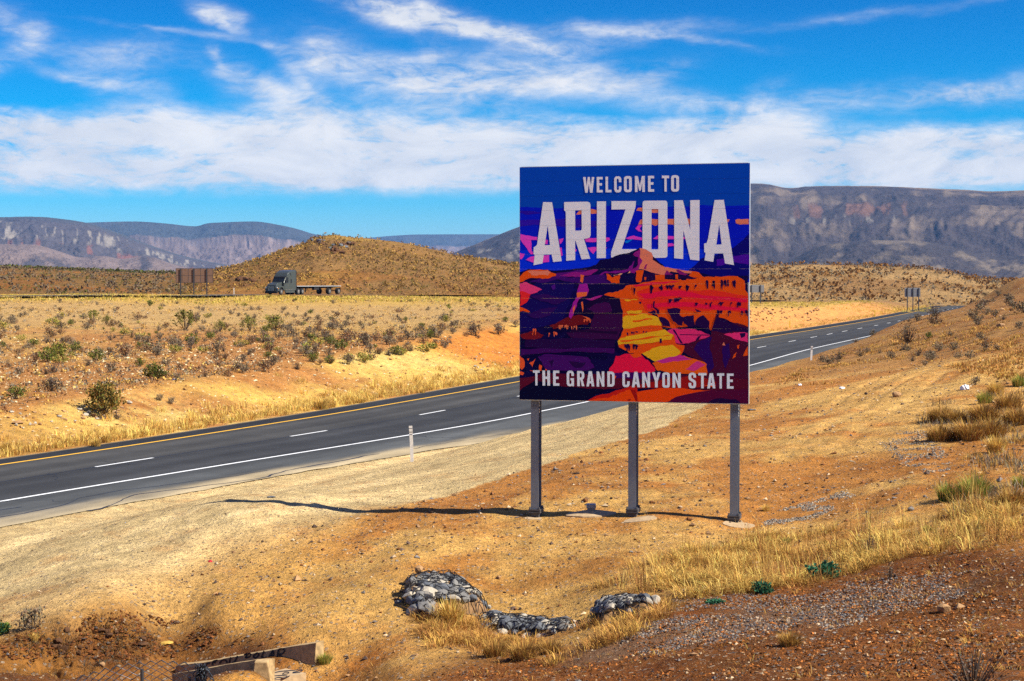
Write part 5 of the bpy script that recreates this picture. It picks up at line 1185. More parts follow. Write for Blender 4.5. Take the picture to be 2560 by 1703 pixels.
rock('tan cobble lying between the two upper stone mattresses', 1247, 1447, 16, 9, 'b', 9)
rock('yellow stone by the foot of the wire fence', 255, 1667, 18, 14, 'b', 10)
rock('white stone in the eroded red gully', 356, 1602, 11, 7, 'l', 11)
rock('dark flat piece of tyre lying right of the sign panel', 1878, 1026, 22, 5, 'd', 12, 'debris', 'debris')
rock('dark stick shaped scrap on the pale dirt track', 678, 1244, 22, 5, 'd', 13, 'debris', 'debris')
rock('large pale slab at the top of the stony road bank', 214, 1040, 18, 9, 'l', 14)
rock('long ledge of stone with a dark underside at the left road bank', 45, 1058, 36, 10, 'b', 15)
rs = np.random.default_rng(77)
for k in range(46):                                        # broken stones of the near end of the far cut
    px = rs.uniform(0, 330); py = 1032 + rs.uniform(0, 42) - px * .08
    rock('broken tan stone lying on the stony end of the road bank', px, py, rs.uniform(7, 16), rs.uniform(4, 8), 'b' if rs.uniform() < .7 else 'l', 200 + k, group='stones on the near end of the road bank')
for k in range(90):
    px = rs.uniform(1875, 2050); py = rs.uniform(768, 806) - (px - 1880) * .02
    rock('broken rock in the pale cut across the road, right of the sign', px, py, rs.uniform(3, 10), rs.uniform(2, 6), 'b' if rs.uniform() < .62 else 'c', 300 + k, group='rocks of the pale cut right of the sign')
for k in range(20):
    px = rs.uniform(1180, 1290); py = rs.uniform(885, 935)
    rock('angular stone in the orange part of the road bank left of the sign', px, py, rs.uniform(5, 12), rs.uniform(3, 6), 'b' if rs.uniform() < .6 else 'l', 400 + k, group='stones in the orange bank left of the sign')
# dark outcrops at the top of the round hill
def outcrop(px, py, w, h, n, seed, label):
    d = ray(px, py); A, rc, r0, X, Y, Z = G_HILL; r = np.random.default_rng(seed)
    t = thing('rock_outcrop', label, 'rock', (0, 0, 0)); first = None
    for k in range(n):
        qx = px + r.normal() * w * .35; qy = py + abs(r.normal()) * h * .4; dd = ray(qx, qy)
        u = dd[2] * Y / dd[1]; hit = np.abs(dd[0] / dd[1] * Y - X) + np.abs(EYE + u - Z) * .8; i = np.unravel_index(np.argmin(hit), hit.shape)
        p = np.array([X[i], Y[i], Z[i]])
        if first is None: first = p; t.location = p
        s = r.uniform(.4, 1.0)
        o = link('stone', STONES['c' if r.uniform() < .75 else 'd'][r.integers(4)], t, tuple(p - first + np.r_[r.normal(size=2) * .5, .2]), r.uniform(0, 6), (s, s, s * .7))
outcrop(798, 602, 26, 10, 16, 1, 'dark rock outcrop just left of the round hill top'); outcrop(862, 610, 34, 10, 20, 2, 'dark broken rock outcrop right of the round hill top'); outcrop(842, 622, 20, 10, 9, 3, 'small rock cluster below the round hill top')
outcrop(610, 700, 30, 6, 14, 4, 'dark ledge of rock low on the hill, left of the truck')

# ------------------------------------------------------------------ culvert outlet with graffiti, wire fence
SPRAY = mat('black_spray_paint', (.012, .014, .02), .6, var=.2)
def build_culvert():
    R = atY(791, 1607, 18.6); t = thing('culvert_outlet', 'sandy concrete culvert outlet with two wing walls and black spray paint', 'culvert', (R[0], R[1], 0))
    k = 18.6 / FPX
    def wall(name, pts, th, slant):          # pts: (x, ztop, zbot) in world, extruded back by th
        bm = bmesh.new(); fr = []; bk = []
        for x, y, a, b in pts:
            fr.append((bm.verts.new((x - R[0], y - R[1], a)), bm.verts.new((x - R[0] + slant * (a - b), y - R[1] - .10 * (a - b), b))))
            bk.append((bm.verts.new((x - R[0] + .07, y - R[1] + th, a + .004)), bm.verts.new((x - R[0] + .07, y - R[1] + th, b))))
        for i in range(len(pts) - 1):
            bm.faces.new((fr[i][0], fr[i + 1][0], fr[i + 1][1], fr[i][1])); bm.faces.new((bk[i][0], bk[i][1], bk[i + 1][1], bk[i + 1][0])); bm.faces.new((fr[i][0], bk[i][0], bk[i + 1][0], fr[i + 1][0]))
        bm.faces.new((fr[0][0], fr[0][1], bk[0][1], bk[0][0])); bm.faces.new((fr[-1][0], bk[-1][0], bk[-1][1], fr[-1][1]))
        bmesh.ops.subdivide_edges(bm, edges=bm.edges[:], cuts=2, use_grid_fill=True)
        rr_ = random.Random(4)
        for v in bm.verts: v.co += Vector((rr_.uniform(-1, 1), rr_.uniform(-1, 1), rr_.uniform(-1, 1))) * .004
        return bm_obj(name, bm, CONC, t)
    tops = [(440, 1664, 19.6), (510, 1656, 19.4), (600, 1640, 19.14), (700, 1622, 18.86), (791, 1607, 18.6)]
    P = [atY(*a) for a in tops]; Wf = wall('wing_wall', [(p[0], p[1], p[2], p[2] - .18 - .24 * i / 4) for i, p in enumerate(P)], .11, -.10)
    tops2 = [(430, 1686, 17.95), (515, 1671, 17.78), (590, 1658, 17.6), (636, 1651, 17.48), (668, 1650, 17.42)]
    P2 = [atY(*a) for a in tops2]; wall('wing_wall', [(p[0], p[1], p[2], p[2] - .22 - .1 * i / 4) for i, p in enumerate(P2)], .06, .06)
    q = atY(655, 1650, 17.35); bm = bmesh.new(); box(bm, (q[0] - R[0], q[1] - R[1], q[2] - .115), (.15, .15, .22), bevel=.012)
    for v in bm.verts:
        if v.co.z < q[2] - .1: v.co.x += .035 if v.co.x > q[0] - R[0] else -.03
    bm_obj('end_block', bm, CONC, t)
    a = [onz(676, 1702, 1.88), onz(765, 1684, 1.88), onz(715, 1672, 1.88), onz(640, 1690, 1.88)]
    bm = bmesh.new(); tp = [bm.verts.new((p[0] - R[0], p[1] - R[1], 1.885)) for p in a]; bt = [bm.verts.new((p[0] - R[0], p[1] - R[1], 1.74)) for p in a]; bm.faces.new(tp)
    for i in range(4): bm.faces.new((tp[i], bt[i], bt[(i + 1) % 4], tp[(i + 1) % 4]))
    bm_obj('apron', bm, CONC_P, t)
    # spray strokes, in photo pixels, laid on the face of the far wing wall
    def onwall(px, py):
        Y = np.interp(px, [q[0] for q in tops], [q[2] for q in tops]); p = atY(px, py, Y); ztop = np.interp(px, [a[0] for a in tops], [p_[2] for p_ in P])
        p = atY(px, py, Y - .10 * max(ztop - p[2], 0) - .014); return (p[0] - R[0], p[1] - R[1], p[2])
    c2 = lambda x, y: (480 + x * 360 / 2357, 1560 + y * 360 / 2357)
    strokes = [[(215, 665), (290, 640)], [(330, 680), (340, 610), (420, 590)], [(330, 640), (390, 625)], [(450, 650), (470, 610), (520, 585), (560, 600), (575, 640)], [(610, 640), (625, 560), (640, 545)], [(700, 620), (745, 520)], [(650, 640), (700, 620)],
               [(870, 560), (905, 490), (960, 480), (960, 530), (880, 560)], [(850, 510), (905, 480)], [(1000, 540), (1040, 480), (1085, 470), (1090, 520), (1050, 555), (1005, 550), (1000, 540)], [(1180, 440), (1130, 550), (1230, 555)],
               [(1245, 570), (1330, 420), (1330, 570)], [(1270, 520), (1335, 510)], [(1385, 570), (1420, 410), (1490, 405), (1520, 440), (1480, 490), (1410, 500), (1500, 560)]]
    def ribbon(px, w):
        px = np.array(px, float); d = np.r_[0, np.cumsum(np.hypot(*np.diff(px, axis=0).T))]; s = np.linspace(0, d[-1], max(5, int(d[-1] / 2.0)))
        x = np.interp(s, d, px[:, 0]); y = np.interp(s, d, px[:, 1])
        for _ in range(2): x[1:-1] = (x[:-2] + 2 * x[1:-1] + x[2:]) / 4; y[1:-1] = (y[:-2] + 2 * y[1:-1] + y[2:]) / 4
        tx, ty = np.gradient(x), np.gradient(y); L = np.hypot(tx, ty) + 1e-9
        return np.stack([x - ty / L * w, y + tx / L * w], -1), np.stack([x + ty / L * w, y - tx / L * w], -1)
    V = []; F = []; b0 = 0
    for sidx, s in enumerate(strokes):
        l, r_ = ribbon([c2(*p) for p in s], 1.9); n = len(l); off = np.array([0, -.0005 * (sidx % 3), 0])
        V += [np.array(onwall(*p)) + off for p in l] + [np.array(onwall(*p)) + off for p in r_]; i = np.arange(n - 1) + b0; F = [np.stack([i, i + n, i + n + 1, i + 1], -1)]; link('graffiti', mesh_np('graffiti', np.array(V), F, SPRAY), Wf); V = []
    V = []; F = []; b0 = 0
    for s in ([(1320, 800), (1450, 775), (1600, 760), (1800, 748)], [(1480, 820), (1520, 785), (1600, 790), (1560, 820), (1480, 820)], [(1330, 850), (1450, 840), (1560, 850)], [(1650, 790), (1760, 765), (1820, 755), (1770, 790), (1650, 800)], [(1350, 890), (1420, 870), (1500, 885), (1600, 850)], [(1330, 920), (1450, 905)]):
        l, r_ = ribbon([c2(*p) for p in s], .9); n = len(l)
        V += [onz(*p, 1.889) - np.array([R[0], R[1], 0]) for p in l] + [onz(*p, 1.889) - np.array([R[0], R[1], 0]) for p in r_]; i = np.arange(n - 1) + b0; F = [np.stack([i, i + n, i + n + 1, i + 1], -1)]; link('graffiti', mesh_np('graffiti', np.array(V), F, SPRAY), [o for o in t.children if o.name.startswith('apron')][0]); V = []
build_culvert()
def build_fence():
    Y0 = 16.4; k = Y0 / FPX
    t = thing('wire_fence', 'bent remnant of grey chain link fence at the bottom edge, left of the culvert', 'fence', tuple(atY(355, 1703, Y0)))
    o = np.array(t.location); W = mat('fence_wire', (.06, .07, .085), .5, .5, var=.3, scale=30)
    def top(px): return np.interp(px, [170, 195, 260, 330, 400, 470, 520], [1712, 1692, 1672, 1657, 1650, 1656, 1664])
    step = .058 / k; paths = []; r = np.random.default_rng(3); rows = 26
    # chain link: every wire zigzags down; neighbours hook together
    for c in range(int((516 - 178) / step * 1.0)):
        px = 178 + c * step; pts = []
        for j in range(rows):
            s = (j + c) % 2; z = j * .035
            x = px + s * step; bend = 6 * math.sin((x - 180) / 75.0) + .0
            yy = top(x) + z / k + r.normal() * .35
            dep = Y0 + .10 * math.sin((x - 170) / 95) + .012 * (1 if s else -1)
            p = atY(x + r.normal() * .25 + (z / k) * .10 * math.sin(x / 60), yy, dep); pts.append(p - o)
        paths.append(np.array(pts))
    for q in range(26):                                          # the torn, crumpled right end
        px = r.uniform(486, 518); y0 = top(px) + r.uniform(-4, 6); pts = [(px, y0)]
        for j in range(9): pts.append((pts[-1][0] + r.normal() * 3.0, pts[-1][1] + r.uniform(2, 8)))
        paths.append(np.array([atY(a, b, Y0 + r.normal() * .04) - o for a, b in pts]))
    V, F = tube_np(paths, .0066, 4); setp(link('chain_link', mesh_np('chain_link', V, F, W), t), kind='stuff')
    for px, py in ((355, 1673), (474, 1693)):
        p = atY(px, py, Y0 + .05); bm = bmesh.new(); cyl(bm, (0, 0, -.9), (0, 0, 0), .018, 10); bm_obj('post', bm, BB_FR, t, tuple(p - o))
build_fence()

# ------------------------------------------------------------------ litter
PLASTIC = mat('white_plastic_film', (.78, .78, .78), .35, var=.1, scale=12, bump=.01); CLOTH = mat('yellow_rag', (.42, .26, .05), .9, var=.2, scale=20); REDP = mat('red_plastic', (.5, .02, .03), .4)
def crumple(name, label, px, py, w, h, m, seed, cat='litter'):
    q = ong(px, py); k = q[1] / FPX; r = np.random.default_rng(seed); bm = bmesh.new(); bmesh.ops.create_icosphere(bm, subdivisions=3, radius=1)
    for v in bm.verts:
        n = v.co.copy(); f = 1 + .8 * float(ridged(np.array([n.x * 1.8 + n.z + seed]), np.array([n.y * 1.8 - n.z]), seed, 3)[0] - .5); v.co = Vector((n.x * f * w * k / 2, n.y * f * w * k * .4, max(n.z * f, -.3) * h * k * .6))
    return setp(bm_obj(name, bm, m, None, (q[0], q[1], zat(q[0], q[1]) + h * k * .15)), label, cat)
crumple('plastic_bag', 'crumpled white plastic bag beside a grey bush on the right slope', 2412, 974, 20, 15, PLASTIC, 1)
crumple('rag', 'yellow rag lying on the red gully slope', 414, 1608, 34, 6, CLOTH, 2)
crumple('wrapper', 'tiny red wrapper at the edge of the pale dirt track', 526, 1405, 9, 6, REDP, 3)
crumple('can', 'small crushed white can on the dusty ground right of the sign', 2000, 964, 9, 6, PLASTIC, 4)
crumple('bottle', 'flattened pale bottle near the tyre tracks right of the sign', 2106, 972, 14, 6, PLASTIC, 5)
crumple('scrap', 'white scrap under the road bank bush at left', 437, 950, 12, 4, PLASTIC, 6)

# ------------------------------------------------------------------ plants
G_YEL = np.array([.66, .46, .125]); G_GOLD = np.array([.56, .33, .08]); G_BRN = np.array([.34, .17, .05]); G_GRN = np.array([.12, .155, .025]); G_OLV = np.array([.135, .125, .030]); G_GRY = np.array([.195, .160, .105]); G_PURP = np.array([.20, .145, .085]); G_RED = np.array([.25, .125, .055]); G_TWG = np.array([.085, .065, .050]); G_BLU = np.array([.030, .105, .055])
def blades(P, H, W, dirx, diry, lean, col):
    """grass blades: two segments each, bent outwards; arrays of n"""
    n = len(P); a = np.stack([-diry, dirx, 0 * dirx], -1) * (W / 2)[:, None]; d = np.stack([dirx, diry, 0 * dirx], -1)
    up = np.array([0, 0, 1.0]); m = P + up * (H * .55)[:, None] + d * (lean * H * .35)[:, None]; tip = P + up * (H * (1 - .25 * np.minimum(lean, 1.5)))[:, None] + d * (lean * H)[:, None]
    V = np.stack([P - a, P + a, m - a * .75, m + a * .75, tip], 1).reshape(-1, 3); b = np.arange(n)[:, None] * 5
    F = np.concatenate([b + np.array([0, 1, 3]), b + np.array([0, 3, 2]), b + np.array([2, 3, 4])]); C = np.repeat(col, 5, axis=0)
    return V, F, C
def jit(c, n, r, a=.28, b=.10):
    k = 1 + r.uniform(-a, a, (n, 1)); return np.clip(np.asarray(c)[None] * k * (1 + r.uniform(-b, b, (n, 3))), .004, .8)
MAT_GRASS = mat_col('dry_grass', .9, .12, 20, .25); MAT_PLANT = mat_col('desert_plant', .95, .15, 12, .12, .35); MAT_GREEN = mat_col('green_leaf', .8, .12, 14, .25, .2)
def tuft(n, h, rad, spread, c1, c2, seed, w=.012, mix=.5):
    r = np.random.default_rng(seed); a = r.uniform(0, 2 * PI, n); q = np.sqrt(r.uniform(0, 1, n)); P = np.stack([np.cos(a) * q * rad, np.sin(a) * q * rad, np.full(n, -.02)], -1)
    a2 = a + r.normal(0, .5, n); H = h * r.uniform(.55, 1.0, n) * (1 - .3 * q); col = np.where((r.uniform(size=n) < mix)[:, None], jit(c1, n, r), jit(c2, n, r))
    return blades(P, H, w * r.uniform(.6, 1.4, n), np.cos(a2), np.sin(a2), spread * (.25 + q) * r.uniform(.5, 1.3, n), col)
def shrub(h, rad, n, c1, c2, seed, leaf=.05, mix=.5, stems=26, openness=.35, flat=1.0):
    """twiggy dome: stems fan out from the base and carry small leaf faces, thinner inside so light shows through"""
    r = np.random.default_rng(seed); a = r.uniform(0, 2 * PI, stems); e = r.uniform(.15, 1.45, stems); L = r.uniform(.75, 1.0, stems)
    tipx = np.cos(a) * np.cos(e) * rad * L; tipy = np.sin(a) * np.cos(e) * rad * L; tipz = h * (.25 + .75 * np.sin(e)) * L
    V = []; F = []; C = []; base = 0
    for i in range(stems):                                       # stems
        p0 = np.array([tipx[i] * .06, tipy[i] * .06, -.03]); p1 = np.array([tipx[i] * .6, tipy[i] * .6, tipz[i] * .52]); p2 = np.array([tipx[i], tipy[i], tipz[i]]); s = np.array([-math.sin(a[i]), math.cos(a[i]), 0]) * .010 * (h / .8)
        V += [p0 - s, p0 + s, p1 - s * .7, p1 + s * .7, p2]; F += [[base, base + 1, base + 3], [base, base + 3, base + 2], [base + 2, base + 3, base + 4]]; C += [G_TWG * r.uniform(.7, 1.6)] * 5; base += 5
    i = r.integers(0, stems, n); t = 1 - openness * r.uniform(0, 1, n) ** 1.4 * 1.6; t = np.clip(t, .15, 1.05)
    ctr = np.stack([tipx[i] * t, tipy[i] * t, tipz[i] * (t * .95)], -1) + r.normal(0, .085, (n, 3)) * np.array([rad, rad, h * .8]); ctr[:, 2] = np.maximum(ctr[:, 2], .02 * h)
    d = ctr / (np.linalg.norm(ctr, axis=1)[:, None] + 1e-6) + r.normal(0, .6, (n, 3)); d /= np.linalg.norm(d, axis=1)[:, None]; s = np.cross(d, r.normal(size=(n, 3))); s /= np.linalg.norm(s, axis=1)[:, None]
    l = leaf * r.uniform(.6, 1.5, n)[:, None]; wv = s * l * .32
    LV = np.stack([ctr - d * l * .5, ctr + wv, ctr + d * l * .6, ctr - wv], 1).reshape(-1, 3); LV[:, 2] *= flat
    q = np.arange(n)[:, None] * 4 + base; LF = np.concatenate([q + np.array([0, 1, 2]), q + np.array([0, 2, 3])])
    LC = np.repeat(np.where((r.uniform(size=n) < mix)[:, None], jit(c1, n, r), jit(c2, n, r)), 4, axis=0)
    return np.concatenate([np.array(V), LV]), np.concatenate([np.array(F), LF]), np.concatenate([np.array(C), LC])
def split_shrub(*a, **k):
    """the same plant as two meshes: twigs and foliage"""
    V, F, C = shrub(*a, **k); ns = 5 * k.get('stems', 26); fs = 3 * k.get('stems', 26)
    return (V[:ns], F[:fs], C[:ns]), (V[ns:], F[fs:] - ns, C[ns:])
PROTO = {}
def proto(kind, fn, m, n=4): PROTO[kind] = [mesh_np(kind, *(lambda v: (v[0], v[1], m, v[2]))(fn(s))) for s in range(n)]
proto('grey_shrub', lambda s: shrub(.8, .62, 330, G_GRY, G_PURP, 10 + s, .085), MAT_PLANT)
proto('brown_shrub', lambda s: shrub(.75, .60, 300, G_RED, G_PURP, 20 + s, .085), MAT_PLANT)
proto('olive_shrub', lambda s: shrub(1.0, .70, 460, G_OLV, G_GRN, 30 + s, .095, stems=30), MAT_PLANT)
proto('yellow_shrub', lambda s: shrub(.7, .6, 420, G_YEL * .75, G_GRN * 1.3, 40 + s, .08), MAT_PLANT)
proto('dead_twigs', lambda s: shrub(.8, .62, 110, G_PURP, G_TWG * 1.5, 50 + s, .09, stems=60, openness=.6), MAT_PLANT)
proto('creosote_bush', lambda s: shrub(1.5, .95, 520, G_OLV * 1.1, np.array([.19, .18, .035]), 60 + s, .11, stems=34, openness=.2), MAT_PLANT)
proto('grass_tuft', lambda s: tuft(170, .55, .10, .55, G_YEL, G_GOLD, 70 + s, .016), MAT_GRASS)
proto('straw_tuft', lambda s: tuft(420, .60, .16, .50, G_YEL * 1.05, G_GOLD * .8, 85 + s, .014), MAT_GRASS)
proto('green_tuft', lambda s: tuft(420, .62, .20, .55, G_GRN * 1.6, G_YEL * .7, 80 + s, .015, .6), MAT_GRASS)
proto('brown_tuft', lambda s: tuft(420, .50, .20, .62, G_GOLD * .72, G_BRN * .75, 90 + s, .015), MAT_GRASS)
SIZE = {'grey_shrub': .8, 'brown_shrub': .75, 'olive_shrub': 1.0, 'yellow_shrub': .7, 'dead_twigs': .8, 'creosote_bush': 1.5, 'grass_tuft': .55, 'green_tuft': .62, 'straw_tuft': .60, 'brown_tuft': .5}
_cnt = [0]
def plant(kind, px, py, hpx, label, wide=1.0, group=None, cat=None, pos=None):
    """a plant whose foot shows at (px, py) and whose height is hpx photo pixels"""
    q = ong(px, py) if pos is None else pos; _cnt[0] += 1; s = hpx / FPX * q[1] / SIZE[kind] * ((1.75 if px > 2300 else 1.35) if kind in ('brown_tuft', 'green_tuft', 'straw_tuft') else 1.1 if kind == 'grass_tuft' else 1.12)
    me = PROTO[kind][_cnt[0] % len(PROTO[kind])]
    o = link(kind, me, None, (q[0], q[1], zat(q[0], q[1]) - .02), (_cnt[0] * 2.4) % 6.28, (s * wide, s * wide, s))
    return setp(o, label, cat or ('grass tuft' if 'tuft' in kind else 'shrub'), group)
# the most prominent plants, with twigs and foliage as parts
def big_plant(name, px, py, hpx, label, c1, c2, seed, wide=.75, leaf=.05, n=1500, stems=50, mix=.5, openness=.35, cat='shrub', m=None):
    q = ong(px, py); h = hpx / FPX * q[1]; a, b = split_shrub(h, h * wide, n, c1, c2, seed, leaf=leaf * h, mix=mix, stems=stems, openness=openness)
    t = thing(name, label, cat, (q[0], q[1], zat(q[0], q[1]) - .02))
    link('twigs', mesh_np('twigs', a[0], a[1], MAT_PLANT, a[2]), t); link('foliage', mesh_np('foliage', b[0], b[1], m or MAT_PLANT, b[2]), t); return t
big_plant('olive_bush', 258, 1036, 88, 'largest olive green bush on the road bank, with bare dark branches at its foot', G_OLV * 1.1, G_GOLD * .5, 501, .62, .07, 1700, 60, .6, .25)
big_plant('dead_branches', 290, 1046, 34, 'tangle of bare dark branches trailing from the large olive bush', G_TWG, G_TWG * 1.6, 502, 1.9, .10, 60, 46, openness=.9)
big_plant('brown_bush', 130, 978, 40, 'dark brown twiggy bush up and left of the large olive bush', G_PURP * .9, G_TWG * 1.5, 503, .9, .09, 700, 60)
big_plant('green_bush', 388, 948, 46, 'dark green bush right of and above the large olive bush', G_GRN * .8, G_OLV, 504, .75, .08, 1100, 40)
big_plant('yellow_green_bush', 150, 898, 46, 'broad yellow green bush in the scrub at far left', np.array([.22, .21, .03]), G_OLV, 505, 1.0, .08, 1100, 40)
big_plant('spiky_bush', 2338, 792, 40, 'spiky bare grey bush standing up against the far road at right', G_GRY, G_TWG * 1.8, 506, .8, .08, 260, 70, openness=.6)
big_plant('twig_bush', 2268, 858, 58, 'large sparse bush of brown twigs on the right bank, nearest the road edge', G_PURP, G_RED, 507, .85, .06, 420, 70, openness=.6)
big_plant('dead_bush', 2175, 1386, 66, 'bare brown twig bush standing in the dry grass at right', G_BRN, G_RED * .8, 508, .55, .05, 200, 80, openness=.7)
big_plant('dead_bush', 2225, 1446, 50, 'narrow brown twig bush at the edge of the red gravel', G_BRN, G_PURP, 509, .45, .06, 160, 50, openness=.7)
big_plant('dead_bush', 2430, 1716, 150, 'wide dark red bare bush cut by the bottom edge at right', G_RED * .7, G_TWG * 1.4, 510, 1.0, .055, 420, 60, openness=.85)
big_plant('green_plant', 2058, 1448, 56, 'taller of the blue green leafy plants at the edge of the dry grass', G_BLU, G_BLU * 1.6, 511, .8, .16, 700, 34, openness=.5, cat='plant', m=MAT_GREEN)
big_plant('green_plant', 1905, 1484, 38, 'round blue green plant below the dry grass, left of the taller one', G_BLU * .9, G_BLU * 1.4, 512, .95, .18, 600, 34, openness=.5, cat='plant', m=MAT_GREEN)
big_plant('green_plant', 1790, 1508, 14, 'low creeping blue green plant at the left end of the gravel', G_BLU, G_BLU * 1.5, 513, 2.4, .4, 500, 24, openness=.5, cat='plant', m=MAT_GREEN)
big_plant('green_plant', 10, 1580, 30, 'dark green leafy weed cut by the left edge of the picture', G_BLU * 1.1, G_GRN, 514, 1.3, .25, 500, 24, openness=.5, cat='plant', m=MAT_GREEN)

P_ = plant
for row in [
    ('olive_shrub', 40, 998, 36, 'small green bush by the left edge, above the road bank'), ('grey_shrub', 277, 931, 26, 'grey dome shaped shrub above the large olive bush'), ('grey_shrub', 440, 951, 20, 'low grey shrub with white litter under it, right of the green bush'),
    ('dead_twigs', 512, 942, 22, 'sprawling grey dead shrub, middle of the plain above the road'), ('grey_shrub', 600, 932, 30, 'dark grey twiggy shrub further right on the plain above the road'), ('grey_shrub', 400, 1002, 18, 'low long grey shrub on the lip of the yellow bank, left part'), ('grey_shrub', 430, 1010, 18, 'low long grey shrub on the lip of the yellow bank, right part'),
    ('olive_shrub', 118, 905, 38, 'dark olive bush in front of the yellow green bush at far left'), ('dead_twigs', 134, 932, 28, 'leaning twiggy shrub below the yellow green bush'), ('grey_shrub', 46, 938, 22, 'grey shrub near the left edge below the orange grass'), ('yellow_shrub', 437, 882, 22, 'yellowish shrub left of the cholla like bush'), ('yellow_shrub', 508, 882, 20, 'small yellow olive shrub on bare orange soil'),
    ('dead_twigs', 220, 915, 22, 'fallen grey dead branches on the orange plain'), ('grey_shrub', 395, 888, 34, 'tall dark grey shrub in the scrub left of centre'), ('brown_shrub', 315, 892, 34, 'brown grey shrub in the scrub at left'), ('olive_shrub', 480, 862, 30, 'dense dark green spiny bush on the left plain'),
    ('creosote_bush', 463, 826, 52, 'tallest green creosote bush on the left plain'), ('creosote_bush', 624, 826, 36, 'broad green creosote bush below the truck cab'), ('creosote_bush', 690, 826, 40, 'broad green creosote bush below the truck, right one of the pair'), ('creosote_bush', 550, 830, 30, 'green creosote bush midway between the tallest one and the pair'), ('creosote_bush', 233, 806, 32, 'sparse green bush on the pale slope at left'), ('creosote_bush', 266, 812, 24, 'smaller sparse bush beside the one on the pale slope'),
    ('olive_shrub', 374, 766, 16, 'lone dark round bush on the pale slope below the billboard'), ('grey_shrub', 405, 768, 11, 'small grey bush right of the lone dark one'), ('yellow_shrub', 769, 884, 26, 'yellow brown shrub on the flat above the road, left of the marker post'), ('grey_shrub', 820, 892, 22, 'dark grey leaning shrub right of the yellow brown one'), ('grey_shrub', 913, 864, 32, 'dark twiggy shrub at the top of the road bank, above the marker post'), ('grey_shrub', 1035, 850, 24, 'dark grey dome shrub on the bank top left of the sign'),
    ('grey_shrub', 1086, 844, 32, 'pale topped grey shrub, widest one on the bank top left of the sign'), ('grey_shrub', 1190, 840, 30, 'dark shrub second from the sign on the bank top'), ('grey_shrub', 1246, 836, 28, 'dark shrub nearest the sign on the bank top'), ('brown_shrub', 871, 852, 32, 'red brown shrub on the bank top left of the dark twiggy one'), ('brown_shrub', 975, 846, 26, 'red brown shrub between the grey bank top shrubs'), ('grey_shrub', 2292, 804, 20, 'low grey grassy shrub on the right bank, left of the brown one'),
    ('brown_shrub', 2336, 814, 28, 'round pale brown shrub on the right bank'), ('grey_shrub', 2432, 796, 26, 'dark grey shrub low on the right hillside'), ('grey_shrub', 2452, 774, 26, 'dark shrub high on the right hillside near the far bend'), ('olive_shrub', 2322, 845, 16, 'small grey green shrub on red soil of the right bank'), ('grey_shrub', 2450, 852, 22, 'grey green spreading shrub on the right hillside'), ('grey_shrub', 2348, 877, 24, 'bluish grey shrub at the top of the dusty tracks'),
    ('dead_twigs', 2098, 898, 26, 'bare little bush on the bank edge right of the thin marker post'), ('dead_twigs', 2152, 891, 24, 'second bare little bush along the bank edge'), ('grey_shrub', 2440, 962, 22, 'grey bush behind the white plastic bag'), ('straw_tuft', 2489, 988, 32, 'round golden green tuft right of the plastic bag'), ('green_tuft', 2550, 966, 28, 'golden tuft cut by the right edge above the others'), ('brown_tuft', 2352, 1052, 36, 'orange brown tuft left of the dark stones'),
    ('brown_tuft', 2388, 1056, 32, 'orange brown tuft just left of the white stones'), ('brown_tuft', 2349, 1102, 40, 'orange tuft standing alone lowest in its row'), ('grey_shrub', 2388, 1096, 34, 'grey dead clump between two orange tufts'), ('brown_tuft', 2424, 1100, 48, 'broad golden brown tuft, middle of the right hand clump'), ('brown_tuft', 2460, 1052, 44, 'dark olive tuft above the broad golden one'), ('brown_tuft', 2480, 1092, 42, 'golden tuft right of the broad golden brown one'),
    ('green_tuft', 2462, 1008, 28, 'light green tuft above the dark clump'), ('brown_tuft', 2520, 1024, 40, 'yellow tuft near the right edge, upper row'), ('brown_tuft', 2545, 1062, 44, 'brown tuft cut by the right edge, middle row'), ('straw_tuft', 2490, 1132, 40, 'bright golden green tuft arching to the right'), ('grass_tuft', 2456, 1190, 24, 'small yellow tuft above the two green ones'), ('green_tuft', 2372, 1250, 42, 'left one of the two bright green tufts'),
    ('green_tuft', 2436, 1246, 56, 'right and taller one of the two bright green tufts'), ('grey_shrub', 2484, 1240, 30, 'grey dead tuft right of the tall green one'), ('brown_tuft', 2530, 1262, 40, 'golden tuft at the right edge below the green ones'), ('green_tuft', 2552, 1218, 30, 'yellow green tuft cut by the right edge'), ('grass_tuft', 1915, 1278, 30, 'yellow grass tuft just right of the right sign post'), ('straw_tuft', 1126, 1560, 74, 'tall yellow grass tuft in front of the large stone mattress'),
    ('grass_tuft', 1690, 1068, 16, 'little yellow tuft at the dirt edge between the right posts'), ('brown_tuft', 1975, 1612, 44, 'brown grass tuft on the grey gravel at lower right'), ('grey_shrub', 82, 1572, 58, 'grey green grass clump at the left end of the gully'), ('grass_tuft', 86, 1602, 34, 'yellow tuft below the grey green clump at left'), ('green_tuft', 812, 1656, 32, 'thin green tuft behind the right end of the culvert wall'), ('green_tuft', 2318, 1330, 18, 'small green patch in the dry grass, right of the brown twig bush'),
    ('green_tuft', 1925, 1360, 20, 'bright green sprig in the dry grass, left one'), ('green_tuft', 1966, 1358, 20, 'bright green sprig in the dry grass, right one'), ('brown_tuft', 1240, 1640, 52, 'left part of the brown dead grass in front of the low stones'), ('brown_tuft', 1310, 1648, 58, 'middle part of the brown dead grass in front of the low stones'), ('brown_tuft', 1375, 1632, 46, 'right part of the brown dead grass in front of the low stones'), ('yellow_shrub', 672, 745, 11, 'yellow green bush by the front of the truck'),
]: P_(*row)
